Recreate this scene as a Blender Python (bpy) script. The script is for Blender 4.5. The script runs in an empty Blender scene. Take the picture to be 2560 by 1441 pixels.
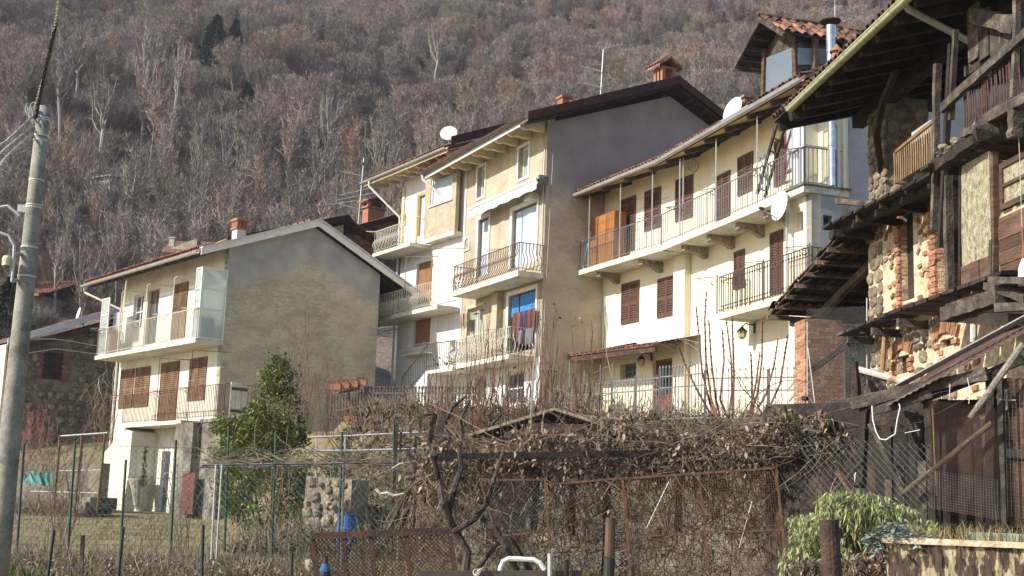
import bpy, math, random
from mathutils import Vector, Matrix
random.seed(7)
SC = bpy.context.scene
COL = SC.collection
# ------------------------------------------------------------------ camera
FP = 3200.0                      # focal length in photograph pixels
PITCH = math.atan(545/3200.0); ROLL = 0.034
_cp, _sp, _cr, _sr = math.cos(PITCH), math.sin(PITCH), math.cos(ROLL), math.sin(ROLL)
FW = Vector((0, _cp, _sp)); _U0 = Vector((0, -_sp, _cp)); _R0 = Vector((1, 0, 0))
RT = _R0*_cr + _U0*_sr; UP = _U0*_cr - _R0*_sr
cam_d = bpy.data.cameras.new('camera'); cam = bpy.data.objects.new('camera', cam_d); COL.objects.link(cam)
cam_d.sensor_width = 36; cam_d.lens = 36*FP/2560; cam_d.clip_start = .2; cam_d.clip_end = 3000
_m = Matrix((RT, UP, -FW)).transposed().to_4x4(); cam.matrix_world = _m
SC.camera = cam
# ------------------------------------------------------------------ light
SUN_AZ, SUN_EL = -113.0, 33.0
W = bpy.data.worlds.new('World'); SC.world = W; W.use_nodes = True
_nt = W.node_tree; _nt.nodes.clear()
_sky = _nt.nodes.new('ShaderNodeTexSky'); _sky.sky_type = 'NISHITA'; _sky.sun_disc = False
_sky.sun_elevation = math.radians(SUN_EL); _sky.sun_rotation = math.radians(SUN_AZ)
_bg = _nt.nodes.new('ShaderNodeBackground'); _bg.inputs[1].default_value = .13
_wo = _nt.nodes.new('ShaderNodeOutputWorld')
_nt.links.new(_sky.outputs[0], _bg.inputs[0]); _nt.links.new(_bg.outputs[0], _wo.inputs[0])
sun_d = bpy.data.lights.new('sun', 'SUN'); sun = bpy.data.objects.new('sun', sun_d); COL.objects.link(sun)
sun_d.energy = 4.9; sun_d.angle = math.radians(.53); sun_d.color = (1, .925, .82)
_a, _e = math.radians(SUN_AZ), math.radians(SUN_EL)
SUNV = Vector((math.sin(_a)*math.cos(_e), math.cos(_a)*math.cos(_e), math.sin(_e)))
sun.rotation_euler = SUNV.to_track_quat('Z', 'Y').to_euler(); sun.location = (-20, 0, 40)
SC.view_settings.view_transform = 'Standard'; SC.view_settings.look = 'None'
SC.view_settings.gamma = 1; SC.view_settings.use_curve_mapping = False
SC.view_settings.exposure = 0.54
SC.cycles.max_bounces = 6; SC.cycles.transparent_max_bounces = 16
# ------------------------------------------------------------------ measuring: pixel of the photograph -> point on a real plane
def ray(px, py): return FW + RT*((px-1280)/FP) + UP*((720.5-py)/FP)
def at(px, py, depth):
    d = ray(px, py); return d*(depth/d.y)
def gp(px, py, depth):           # the same on the ground
    p = at(px, py, depth); return Vector((p.x, p.y, ground(p.x, p.y)))
class Frame:
    """a vertical wall plane: x along the wall (to the right seen from outside), y inwards, z up"""
    def __init__(s, O, az):
        s.O = Vector((O[0], O[1], 0)); a = math.radians(az)
        s.u = Vector((-math.sin(a), -math.cos(a), 0)); s.v = Vector((-s.u.y, s.u.x, 0))
        s.ang = math.atan2(s.u.y, s.u.x)
    def loc(s, p):
        q = Vector(p)-s.O; return Vector((q.dot(s.u), q.dot(s.v), p[2]))
    def _h(s, px, py, i, c):
        d = ray(px, py); o = s.loc((0, 0, 0)); e = Vector((d.dot(s.u), d.dot(s.v), d.z)); return o+e*((c-o[i])/e[i])
    def hy(s, px, py, y=0): r = s._h(px, py, 1, y); return r.x, r.z
    def hx(s, px, py, x=0): r = s._h(px, py, 0, x); return r.y, r.z
    def hz(s, px, py, z=0): r = s._h(px, py, 2, z); return r.x, r.y
    def rect(s, x0, y0, x1, y1, y=0):   # left, top(at right), right, bottom(at left)
        m = (y0+y1)/2
        return s.hy(x0, m, y)[0], s.hy(x1, m, y)[0], s.hy(x0, y1, y)[1], s.hy(x1, y0, y)[1]
    def rectx(s, x0, y0, x1, y1, x=0):
        m = (y0+y1)/2
        return s.hx(x0, m, x)[0], s.hx(x1, m, x)[0], s.hx(x0, y1, x)[1], s.hx(x1, y0, x)[1]
    def W(s, x, y, z=0): return s.O+s.u*x+s.v*y+Vector((0, 0, z))
# ------------------------------------------------------------------ objects
def tag(o, label=None, cat=None, group=None, kind=None):
    if label: o['label'] = label
    if cat: o['category'] = cat
    if group: o['group'] = group
    if kind: o['kind'] = kind
    return o
def thing(name, label, cat, loc=(0, 0, 0), rot=0, group=None):
    o = bpy.data.objects.new(name, None); o.empty_display_size = .3; COL.objects.link(o)
    o.location = loc; o.rotation_euler = (0, 0, rot); return tag(o, label, cat, group)
def house(name, label, cat, fr, group=None): return thing(name, label, cat, fr.O, fr.ang, group)
def inst(me, name, parent, loc=(0, 0, 0), rot=(0, 0, 0), sc=None):
    o = bpy.data.objects.new(name, me); COL.objects.link(o); o.parent = parent
    o.location = loc; o.rotation_euler = rot
    if sc: o.scale = sc
    return o
def copy_tree(o, parent=None):
    c = o.copy(); COL.objects.link(c); c.parent = parent
    for ch in o.children: copy_tree(ch, c)
    return c
class MB:
    def __init__(s): s.v = []; s.f = []
    def pts(s, P):
        n = len(s.v); s.v.extend(tuple(p) for p in P); return n
    def poly(s, *P):
        n = s.pts(P); s.f.append(tuple(range(n, n+len(P)))); return s
    def hexa(s, P):                       # 8 points, bottom ring then top ring
        n = s.pts(P)
        for q in ((3, 2, 1, 0), (4, 5, 6, 7), (0, 1, 5, 4), (1, 2, 6, 5), (2, 3, 7, 6), (3, 0, 4, 7)):
            s.f.append(tuple(n+i for i in q))
        return s
    def box(s, x0, x1, y0, y1, z0, z1):
        if x0 > x1: x0, x1 = x1, x0
        if y0 > y1: y0, y1 = y1, y0
        if z0 > z1: z0, z1 = z1, z0
        return s.hexa([(x0, y0, z0), (x1, y0, z0), (x1, y1, z0), (x0, y1, z0), (x0, y0, z1), (x1, y0, z1), (x1, y1, z1), (x0, y1, z1)])
    def prism(s, P, ax, a, b):            # polygon in the plane across axis ax, from a to b
        def mk(p, c):
            l = list(p); l.insert(ax, c); return tuple(l)
        n = len(P); i = s.pts([mk(p, a) for p in P]+[mk(p, b) for p in P])
        s.f.append(tuple(i+k for k in range(n))); s.f.append(tuple(i+n+k for k in reversed(range(n))))
        for k in range(n):
            j = (k+1) % n; s.f.append((i+j, i+k, i+n+k, i+n+j))
        return s
    def bar(s, p, q, w, h=None, up=(0, 0, 1), w2=None):  # rectangular beam
        p = Vector(p); q = Vector(q); h = h or w; d = (q-p).normalized(); up = Vector(up)
        if abs(d.dot(up)) > .98: up = Vector((1, 0, 0))
        a = d.cross(up).normalized(); b = a.cross(d).normalized(); k = (w2/w if w2 else 1)
        P = [p+a*(-w/2)+b*(-h/2), p+a*(w/2)+b*(-h/2), p+a*(w/2)+b*(h/2), p+a*(-w/2)+b*(h/2)]
        Q = [q+a*(-w/2*k)+b*(-h/2*k), q+a*(w/2*k)+b*(-h/2*k), q+a*(w/2*k)+b*(h/2*k), q+a*(-w/2*k)+b*(h/2*k)]
        return s.hexa(P+Q)
    def log(s, p, q, w, h=None, n=6, wob=.04, up=(0, 0, 1)):   # weathered beam: several bent, uneven sections
        p = Vector(p); q = Vector(q); h = h or w; d = (q-p).normalized(); up = Vector(up)
        if abs(d.dot(up)) > .98: up = Vector((1, 0, 0))
        a = d.cross(up).normalized(); b = a.cross(d).normalized(); base = len(s.v)
        ox = oy = 0
        for i in range(n+1):
            c = p+(q-p)*(i/n)+a*ox+b*oy; ww = w*random.uniform(.86, 1.12); hh = h*random.uniform(.86, 1.12)
            s.pts([c+a*(-ww/2)+b*(-hh/2), c+a*(ww/2*.9)+b*(-hh/2), c+a*(ww/2)+b*(hh/2*.9), c+a*(-ww/2)+b*(hh/2)])
            ox += random.gauss(0, wob*w); oy += random.gauss(0, wob*h)
            if i:
                j = base+4*i
                for k in range(4):
                    m = (k+1) % 4; s.f.append((j-4+k, j-4+m, j+m, j+k))
        s.f.append((base+3, base+2, base+1, base)); j = base+4*n; s.f.append((j, j+1, j+2, j+3)); return s
    def tube(s, P, r, n=6, r2=None, cap=True):
        P = [Vector(p) for p in P]; m = len(P); base = len(s.v); a = None
        for i, p in enumerate(P):
            d = (P[min(i+1, m-1)]-P[max(i-1, 0)])
            d = d.normalized() if d.length > 1e-9 else Vector((0, 0, 1))
            if a is None:
                a = d.cross(Vector((0, 0, 1)) if abs(d.z) < .9 else Vector((1, 0, 0))).normalized()
            else:
                a = (a-d*a.dot(d)); a = a.normalized() if a.length > 1e-6 else d.orthogonal().normalized()
            b = d.cross(a); rr = r if r2 is None else r+(r2-r)*i/(m-1)
            s.pts([p+a*(rr*math.cos(t*2*math.pi/n))+b*(rr*math.sin(t*2*math.pi/n)) for t in range(n)])
            if i:
                j = base+n*i
                for k in range(n):
                    q = (k+1) % n; s.f.append((j-n+k, j-n+q, j+q, j+k))
        if cap and n > 2:
            s.f.append(tuple(base+k for k in reversed(range(n)))); s.f.append(tuple(base+n*(m-1)+k for k in range(n)))
        return s
    def lathe(s, c, prof, n=12, axis=(0, 0, 1)):
        ax = Vector(axis).normalized(); a = ax.orthogonal().normalized(); b = ax.cross(a); c = Vector(c); base = len(s.v)
        for (r, h) in prof: s.pts([c+ax*h+a*(r*math.cos(2*math.pi*t/n))+b*(r*math.sin(2*math.pi*t/n)) for t in range(n)])
        for i in range(1, len(prof)):
            for k in range(n):
                q = (k+1) % n; s.f.append((base+n*(i-1)+k, base+n*(i-1)+q, base+n*i+q, base+n*i+k))
        s.f.append(tuple(base+k for k in reversed(range(n)))); s.f.append(tuple(base+n*(len(prof)-1)+k for k in range(n)))
        return s
    def blob(s, c, r, seed=None, flat=1, cut=.12, sub=1, q=None):   # uneven stone / clod
        c = Vector(c); n0 = len(s.v)
        t = (1+5**.5)/2
        V = [Vector(p).normalized() for p in ((-1, t, 0), (1, t, 0), (-1, -t, 0), (1, -t, 0), (0, -1, t), (0, 1, t), (0, -1, -t), (0, 1, -t), (t, 0, -1), (t, 0, 1), (-t, 0, -1), (-t, 0, 1))]
        Fc = ((0, 11, 5), (0, 5, 1), (0, 1, 7), (0, 7, 10), (0, 10, 11), (1, 5, 9), (5, 11, 4), (11, 10, 2), (10, 7, 6), (7, 1, 8), (3, 9, 4), (3, 4, 2), (3, 2, 6), (3, 6, 8), (3, 8, 9), (4, 9, 5), (2, 4, 11), (6, 2, 10), (8, 6, 7), (9, 8, 1))
        rr = r if isinstance(r, (tuple, list)) else (r, r, r*flat)
        P = []
        for v in V:
            k = 1+random.uniform(-cut, cut); p = Vector((v.x*rr[0]*k, v.y*rr[1]*k, v.z*rr[2]*k))
            if q is not None: p = q @ p
            P.append(c+p)
        s.pts(P); s.f.extend(tuple(n0+i for i in f) for f in Fc); return s
    def mesh(s, name, mat, off=None, smooth=False):
        me = bpy.data.meshes.new(name)
        V = s.v if off is None else [(p[0]-off[0], p[1]-off[1], p[2]-off[2]) for p in s.v]
        me.from_pydata(V, [], s.f); me.materials.append(mat)
        if smooth: me.polygons.foreach_set('use_smooth', [True]*len(me.polygons))
        me.update(); return me
    def build(s, name, mat, parent=None, at=None, smooth=False, kind=None, label=None):
        off = at if parent is None else (parent.location if at == 'p' else at)
        o = bpy.data.objects.new(name, s.mesh(name, mat, off, smooth)); COL.objects.link(o)
        if parent is None:
            if at is not None: o.location = at
        else: o.parent = parent
        if kind: o['kind'] = kind
        if label: o['label'] = label
        return o
# ------------------------------------------------------------------ materials
def _rgb(c):
    return (c, c, c, 1) if isinstance(c, (int, float)) else (*c, 1)
def pm(name, cols, sc=3, st=(1, 1, 1), rough=.85, bump=.0, bsc=40, metal=0, rnd=0, det=6, pos=None, coord='Object', fine=.18, fsc=None, spec=None, world=False, dist=0, streak=0):
    m = bpy.data.materials.new(name); m.use_nodes = True; nt = m.node_tree; N = nt.nodes; L = nt.links
    b = N['Principled BSDF']; b.inputs['Roughness'].default_value = rough; b.inputs['Metallic'].default_value = metal
    if spec is not None: b.inputs['Specular IOR Level'].default_value = spec
    tc = N.new('ShaderNodeTexCoord'); mp = N.new('ShaderNodeMapping'); mp.inputs['Scale'].default_value = st
    L.new(tc.outputs[coord], mp.inputs[0])
    oi = N.new('ShaderNodeObjectInfo')
    if rnd:
        ad = N.new('ShaderNodeVectorMath'); ad.operation = 'ADD'; cm = N.new('ShaderNodeVectorMath'); cm.operation = 'SCALE'
        cm.inputs[0].default_value = (37, 91, 53); L.new(oi.outputs['Random'], cm.inputs['Scale'])
        L.new(mp.outputs[0], ad.inputs[0]); L.new(cm.outputs[0], ad.inputs[1]); vec = ad.outputs[0]
    else: vec = mp.outputs[0]
    nz = N.new('ShaderNodeTexNoise'); nz.inputs['Scale'].default_value = sc; nz.inputs['Detail'].default_value = det; nz.inputs['Distortion'].default_value = dist
    nz.inputs['Roughness'].default_value = .62
    L.new(vec, nz.inputs['Vector'])
    cr = N.new('ShaderNodeValToRGB'); L.new(nz.outputs['Fac'], cr.inputs[0]); e = cr.color_ramp.elements
    n = len(cols); pos = pos or [.32+.36*i/max(1, n-1) for i in range(n)]
    while len(e) < n: e.new(.5)
    for i in range(n): e[i].position = pos[i]; e[i].color = _rgb(cols[i])
    out = cr.outputs[0]
    f2 = N.new('ShaderNodeTexNoise'); f2.inputs['Scale'].default_value = fsc or sc*9; f2.inputs['Detail'].default_value = 4; L.new(vec, f2.inputs['Vector'])
    mr = N.new('ShaderNodeMapRange'); mr.inputs[1].default_value = .3; mr.inputs[2].default_value = .7
    mr.inputs[3].default_value = 1-fine; mr.inputs[4].default_value = 1+fine; L.new(f2.outputs['Fac'], mr.inputs[0])
    v = N.new('ShaderNodeVectorMath'); v.operation = 'SCALE'; L.new(out, v.inputs[0]); L.new(mr.outputs[0], v.inputs['Scale']); out = v.outputs[0]
    if rnd:
        r = N.new('ShaderNodeMapRange'); r.inputs[3].default_value = 1-rnd; r.inputs[4].default_value = 1+rnd; L.new(oi.outputs['Random'], r.inputs[0])
        v2 = N.new('ShaderNodeVectorMath'); v2.operation = 'SCALE'; L.new(out, v2.inputs[0]); L.new(r.outputs[0], v2.inputs['Scale']); out = v2.outputs[0]
    L.new(out, b.inputs['Base Color'])
    if streak:
        m3 = N.new('ShaderNodeMapping'); m3.inputs['Scale'].default_value = (2.6, 2.6, .16); L.new(tc.outputs[coord], m3.inputs[0])
        n3 = N.new('ShaderNodeTexNoise'); n3.inputs['Scale'].default_value = 1.6; n3.inputs['Detail'].default_value = 7; n3.inputs['Roughness'].default_value = .7; L.new(m3.outputs[0], n3.inputs['Vector'])
        r3 = N.new('ShaderNodeMapRange'); r3.inputs[1].default_value = .52; r3.inputs[2].default_value = .75; r3.inputs[3].default_value = 1; r3.inputs[4].default_value = 1-streak; L.new(n3.outputs['Fac'], r3.inputs[0])
        v3 = N.new('ShaderNodeVectorMath'); v3.operation = 'SCALE'; L.new(out, v3.inputs[0]); L.new(r3.outputs[0], v3.inputs['Scale']); out = v3.outputs[0]; L.new(out, b.inputs['Base Color'])
    if bump:
        b2 = N.new('ShaderNodeTexNoise'); b2.inputs['Scale'].default_value = bsc; b2.inputs['Detail'].default_value = 5; L.new(vec, b2.inputs['Vector'])
        bp = N.new('ShaderNodeBump'); bp.inputs['Strength'].default_value = min(1, bump); bp.inputs['Distance'].default_value = .02*max(1, bump)
        L.new(b2.outputs['Fac'], bp.inputs['Height']); L.new(bp.outputs[0], b.inputs['Normal'])
    return m
def island_var(m, amt=.35, hue=None):
    """every separate leaf / twig of a mesh gets its own shade"""
    nt = m.node_tree; N = nt.nodes; L = nt.links; b = N['Principled BSDF']
    src = b.inputs['Base Color'].links[0].from_socket
    g = N.new('ShaderNodeNewGeometry'); r = N.new('ShaderNodeMapRange'); r.inputs[3].default_value = 1-amt; r.inputs[4].default_value = 1+amt
    L.new(g.outputs['Random Per Island'], r.inputs[0])
    v = N.new('ShaderNodeVectorMath'); v.operation = 'SCALE'; L.new(src, v.inputs[0]); L.new(r.outputs[0], v.inputs['Scale'])
    out = v.outputs[0]
    if hue:
        w = N.new('ShaderNodeTexWhiteNoise'); w.noise_dimensions = '1D'; L.new(g.outputs['Random Per Island'], w.inputs['W'])
        mx = N.new('ShaderNodeMix'); mx.data_type = 'RGBA'
        ml = N.new('ShaderNodeMath'); ml.operation = 'GREATER_THAN'; ml.inputs[1].default_value = 1-hue[1]; L.new(w.outputs['Value'], ml.inputs[0])
        L.new(ml.outputs[0], mx.inputs['Factor']); L.new(out, mx.inputs[6]); mx.inputs[7].default_value = _rgb(hue[0]); out = mx.outputs[2]
    L.new(out, b.inputs['Base Color']); return m
def translucent(m, k=.3):
    nt = m.node_tree; N = nt.nodes; L = nt.links; b = N['Principled BSDF']; o = N['Material Output']
    t = N.new('ShaderNodeBsdfTranslucent'); src = b.inputs['Base Color'].links[0].from_socket; L.new(src, t.inputs[0])
    mx = N.new('ShaderNodeMixShader'); mx.inputs[0].default_value = k; L.new(b.outputs[0], mx.inputs[1]); L.new(t.outputs[0], mx.inputs[2]); L.new(mx.outputs[0], o.inputs[0]); return m
def glassy(name, col, alpha, rough=.1, dif=.3):
    m = bpy.data.materials.new(name); m.use_nodes = True; nt = m.node_tree; N = nt.nodes; L = nt.links; b = N['Principled BSDF']
    b.inputs['Base Color'].default_value = _rgb(col); b.inputs['Roughness'].default_value = rough
    t = N.new('ShaderNodeBsdfTransparent'); t.inputs[0].default_value = (.9, .95, .95, 1); mx = N.new('ShaderNodeMixShader')
    tl = N.new('ShaderNodeBsdfTranslucent'); tl.inputs[0].default_value = _rgb(col); m2 = N.new('ShaderNodeMixShader'); m2.inputs[0].default_value = dif
    L.new(b.outputs[0], m2.inputs[1]); L.new(tl.outputs[0], m2.inputs[2])
    mx.inputs[0].default_value = alpha; L.new(t.outputs[0], mx.inputs[1]); L.new(m2.outputs[0], mx.inputs[2]); L.new(mx.outputs[0], N['Material Output'].inputs[0]); return m
def clear_glass(name, col, alpha):
    m = bpy.data.materials.new(name); m.use_nodes = True; nt = m.node_tree; N = nt.nodes; L = nt.links; b = N['Principled BSDF']
    b.inputs['Base Color'].default_value = _rgb(col); b.inputs['Roughness'].default_value = .03
    t = N.new('ShaderNodeBsdfTransparent'); mx = N.new('ShaderNodeMixShader'); fr = N.new('ShaderNodeFresnel'); fr.inputs[0].default_value = 1.5
    ad = N.new('ShaderNodeMath'); ad.inputs[1].default_value = alpha; L.new(fr.outputs[0], ad.inputs[0])
    L.new(ad.outputs[0], mx.inputs[0]); L.new(t.outputs[0], mx.inputs[1]); L.new(b.outputs[0], mx.inputs[2]); L.new(mx.outputs[0], N['Material Output'].inputs[0]); return m
MAT = {}
def M(k): return MAT[k]
MAT['plasterA'] = pm('white_plaster', [(.55, .52, .43), (.70, .67, .57), (.76, .73, .64)], sc=.7, rough=.95, bump=.3, bsc=30, fine=.07, streak=.28)
MAT['plasterB'] = pm('bright_white_plaster', [(.62, .61, .58), (.76, .75, .73)], sc=.9, rough=.95, bump=.2, bsc=30, fine=.05, streak=.2)
MAT['plasterC'] = pm('beige_grey_plaster', [(.31, .265, .19), (.40, .345, .255), (.47, .41, .31)], sc=.9, rough=.95, bump=.35, bsc=25, fine=.1, streak=.35)
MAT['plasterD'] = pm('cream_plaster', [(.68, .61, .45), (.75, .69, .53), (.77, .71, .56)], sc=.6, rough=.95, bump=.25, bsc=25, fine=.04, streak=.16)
MAT['plasterDs'] = pm('shaded_side_plaster', [(.30, .30, .31), (.40, .40, .42)], sc=.8, rough=.95, bump=.3, bsc=20, fine=.08)  # grey copy of the cream plaster: the side walls' shade put into the colour
MAT['trimwhite'] = pm('white_trim', [(.66, .65, .6), (.78, .77, .73)], sc=3, rough=.7, fine=.04)
MAT['concrete'] = pm('concrete', [(.26, .245, .2), (.40, .38, .32), (.52, .5, .44)], sc=1.6, rough=.95, bump=.5, bsc=22, fine=.14)
MAT['slab'] = pm('painted_slab', [(.42, .39, .31), (.60, .57, .48), (.66, .64, .56)], sc=1.3, rough=.95, bump=.3, bsc=18, fine=.1, streak=.3)
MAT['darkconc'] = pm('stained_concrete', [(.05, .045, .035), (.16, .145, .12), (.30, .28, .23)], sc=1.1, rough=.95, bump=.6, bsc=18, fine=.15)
MAT['railwhite'] = pm('off_white_painted_iron', [(.45, .42, .34), (.62, .59, .5)], sc=8, rough=.6, fine=.1)
MAT['raildark'] = pm('dark_iron', [(.035, .03, .028), (.08, .06, .05)], sc=9, rough=.6, fine=.15)
MAT['railgrey'] = pm('grey_green_painted_iron', [(.11, .12, .12), (.19, .20, .20)], sc=9, rough=.55, fine=.15)
MAT['railrust'] = pm('rusty_iron', [(.06, .03, .02), (.13, .065, .04), (.2, .10, .06)], sc=9, rough=.8, fine=.2, bump=.3)
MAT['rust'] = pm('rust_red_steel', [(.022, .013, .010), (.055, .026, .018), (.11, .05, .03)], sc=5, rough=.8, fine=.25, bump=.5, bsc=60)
MAT['brownshutter'] = pm('dark_red_brown_shutter_paint', [(.075, .036, .027), (.12, .058, .042)], sc=5, rough=.55, fine=.12)
MAT['oldshutter'] = pm('weathered_brown_shutter', [(.07, .04, .02), (.16, .09, .045), (.24, .15, .08)], sc=3, rough=.8, fine=.2, st=(1, 1, .4))
MAT['tanshutter'] = pm('tan_roller_shutter', [(.26, .13, .055), (.33, .17, .08)], sc=3, rough=.6, fine=.06)
MAT['blueshutter'] = pm('pale_blue_roller_shutter', [(.42, .50, .60), (.50, .58, .68)], sc=3, rough=.5, fine=.04)
MAT['brightblue'] = pm('blue_roller_shutter', [(.04, .2, .55), (.07, .28, .65)], sc=3, rough=.5, fine=.05)
MAT['glass'] = pm('window_glass', [(.03, .04, .05), (.09, .11, .13)], sc=.8, rough=.06, fine=.1, spec=.9)
MAT['curtain'] = pm('pale_curtain', [(.30, .32, .33), (.45, .46, .46)], sc=3, st=(6, 1, .4), rough=.9, fine=.08)
MAT['frost'] = glassy('frosted_glass', (.62, .70, .68), .72, .35, .45)
MAT['clear'] = clear_glass('clear_glass', (.6, .65, .68), .10)
MAT['film'] = glassy('plastic_sheet', (.28, .34, .42), .8, .28, .35)
MAT['redtile'] = pm('terracotta_tile', [(.10, .045, .03), (.23, .10, .06), (.36, .18, .11)], sc=3, rough=.85, fine=.25, rnd=.4, bump=.5)
MAT['oldtile'] = pm('mossy_old_tile', [(.035, .027, .021), (.095, .055, .04), (.22, .10, .065)], sc=4, rough=.9, fine=.3, rnd=.45, bump=.5)
MAT['darksheet'] = pm('dark_brown_metal', [(.035, .014, .012), (.075, .028, .022)], sc=2.5, rough=.6, spec=.2, fine=.2)
MAT['bluesheet'] = pm('galvanised_flashing', [(.50, .53, .63), (.64, .67, .77)], sc=3, rough=.5, fine=.05)
MAT['gutter'] = pm('grey_gutter_metal', [(.36, .37, .37), (.52, .53, .52)], sc=2, rough=.4, fine=.08, metal=.2)
MAT['gutterbrown'] = pm('brown_gutter', [(.07, .05, .045), (.12, .09, .08)], sc=2, rough=.35, fine=.1)
MAT['pvc'] = pm('white_plastic_pipe', [(.55, .55, .52), (.66, .66, .64)], sc=2, rough=.45, fine=.05)
MAT['steel'] = pm('stainless_flue', [(.45, .47, .5), (.7, .72, .76)], sc=1.5, st=(1, 1, 3), rough=.22, fine=.05, metal=.85)
MAT['terracotta'] = pm('terracotta', [(.24, .10, .055), (.38, .17, .10)], sc=5, rough=.8, fine=.15, bump=.3)
MAT['brick'] = pm('red_brick', [(.26, .115, .065), (.44, .21, .12), (.58, .36, .24)], sc=4, rough=.95, fine=.25, rnd=.35, bump=.8, bsc=35)
MAT['brickdull'] = pm('dull_and_shaded_brick', [(.13, .06, .045), (.24, .12, .09), (.34, .24, .19)], sc=4, rough=.95, fine=.25, rnd=.35, bump=.8, bsc=35)
MAT['mortar'] = pm('lime_mortar', [(.28, .21, .135), (.54, .43, .29), (.68, .56, .41)], sc=3.2, rough=1, bump=1, bsc=26, fine=.38, fsc=11, pos=[.3, .46, .66])
MAT['mortargrey'] = pm('grey_mortar', [(.10, .085, .065), (.2, .17, .13), (.28, .24, .18)], sc=2.2, rough=1, bump=1, bsc=26, fine=.22)
MAT['stone'] = pm('field_stone', [(.10, .085, .06), (.21, .175, .125), (.34, .285, .20)], sc=2.5, rough=.95, fine=.25, rnd=.4, bump=.8, bsc=25)
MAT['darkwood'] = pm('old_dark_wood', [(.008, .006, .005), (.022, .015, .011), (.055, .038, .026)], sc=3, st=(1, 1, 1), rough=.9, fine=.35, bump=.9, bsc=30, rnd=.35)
MAT['greywood'] = pm('weathered_grey_wood', [(.022, .018, .015), (.065, .052, .042), (.15, .125, .10)], sc=4, rough=.95, fine=.3, bump=.9, bsc=30, rnd=.3)
MAT['brownwood'] = pm('brown_board', [(.045, .025, .016), (.095, .052, .033), (.17, .10, .065)], sc=2, st=(.5, .5, 5), rough=.8, fine=.25, bump=.6, bsc=20, rnd=.25)
MAT['orangewood'] = pm('varnished_orange_wood', [(.22, .085, .025), (.36, .16, .05)], sc=2, st=(3, 3, .5), rough=.45, fine=.12, rnd=.15)
MAT['redpaint'] = pm('red_brown_paint', [(.16, .045, .028), (.24, .075, .045)], sc=4, rough=.5, fine=.15)
MAT['creamwood'] = pm('cream_painted_soffit', [(.52, .44, .28), (.66, .57, .38)], sc=2, rough=.85, fine=.08)
MAT['ochrewood'] = pm('ochre_soffit_board', [(.36, .24, .10), (.50, .36, .17)], sc=2, st=(1, 1, 1), rough=.85, fine=.12)
MAT['rope'] = pm('grey_rope', [(.3, .29, .27), (.5, .48, .45)], sc=20, rough=.9)
MAT['black'] = pm('black_rubber', [(.012, .012, .012), (.03, .03, .03)], sc=5, rough=.7)
MAT['wire'] = pm('galvanised_wire', [(.09, .095, .09), (.18, .185, .18)], sc=9, rough=.5, fine=.1, metal=.3)
MAT['greenwire'] = pm('green_coated_wire', [(.03, .09, .075), (.06, .15, .12)], sc=9, rough=.5, fine=.1)
MAT['rustwire'] = pm('rusty_wire', [(.08, .045, .03), (.18, .10, .06)], sc=9, rough=.8, fine=.1)
MAT['dish'] = pm('dish_paint', [(.62, .57, .45), (.75, .72, .62)], sc=2, rough=.5, fine=.04)
MAT['dishwhite'] = pm('white_dish_paint', [(.72, .72, .69), (.8, .8, .78)], sc=2, rough=.45, fine=.03)
MAT['corbel'] = pm('carved_corbel_stone', [(.13, .11, .08), (.28, .24, .17), (.38, .33, .24)], sc=7, rough=.95, fine=.25, bump=1, bsc=18)
# ------------------------------------------------------------------ shared builders
def wall(name, mat, parent, x0, x1, z0, z1, y0=0, y1=.3, holes=(), ax='y', label=None):
    """wall in the plane y = y0 (outer face) with real openings and their reveals"""
    mb = MB(); hs = [(max(x0, a), min(x1, b), max(z0, c), min(z1, d)) for a, b, c, d in holes]
    xs = sorted({x0, x1, *[h[0] for h in hs], *[h[1] for h in hs]}); zs = sorted({z0, z1, *[h[2] for h in hs], *[h[3] for h in hs]})
    T = (lambda a, b, c: (a, b, c)) if ax == 'y' else (lambda a, b, c: (b, a, c))
    for i in range(len(xs)-1):
        for j in range(len(zs)-1):
            cx, cz = (xs[i]+xs[i+1])/2, (zs[j]+zs[j+1])/2
            if any(h[0] < cx < h[1] and h[2] < cz < h[3] for h in hs): continue
            mb.poly(T(xs[i], y0, zs[j]), T(xs[i+1], y0, zs[j]), T(xs[i+1], y0, zs[j+1]), T(xs[i], y0, zs[j+1]))
            mb.poly(T(xs[i], y1, zs[j]), T(xs[i], y1, zs[j+1]), T(xs[i+1], y1, zs[j+1]), T(xs[i+1], y1, zs[j]))
    for a, b, c, d in hs+[(x0, x1, z0, z1)]:
        for p, q in (((a, c), (b, c)), ((b, c), (b, d)), ((b, d), (a, d)), ((a, d), (a, c))):
            mb.poly(T(p[0], y0, p[1]), T(q[0], y0, q[1]), T(q[0], y1, q[1]), T(p[0], y1, p[1]))
    return mb.build(name, mat, parent, label=label)
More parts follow.
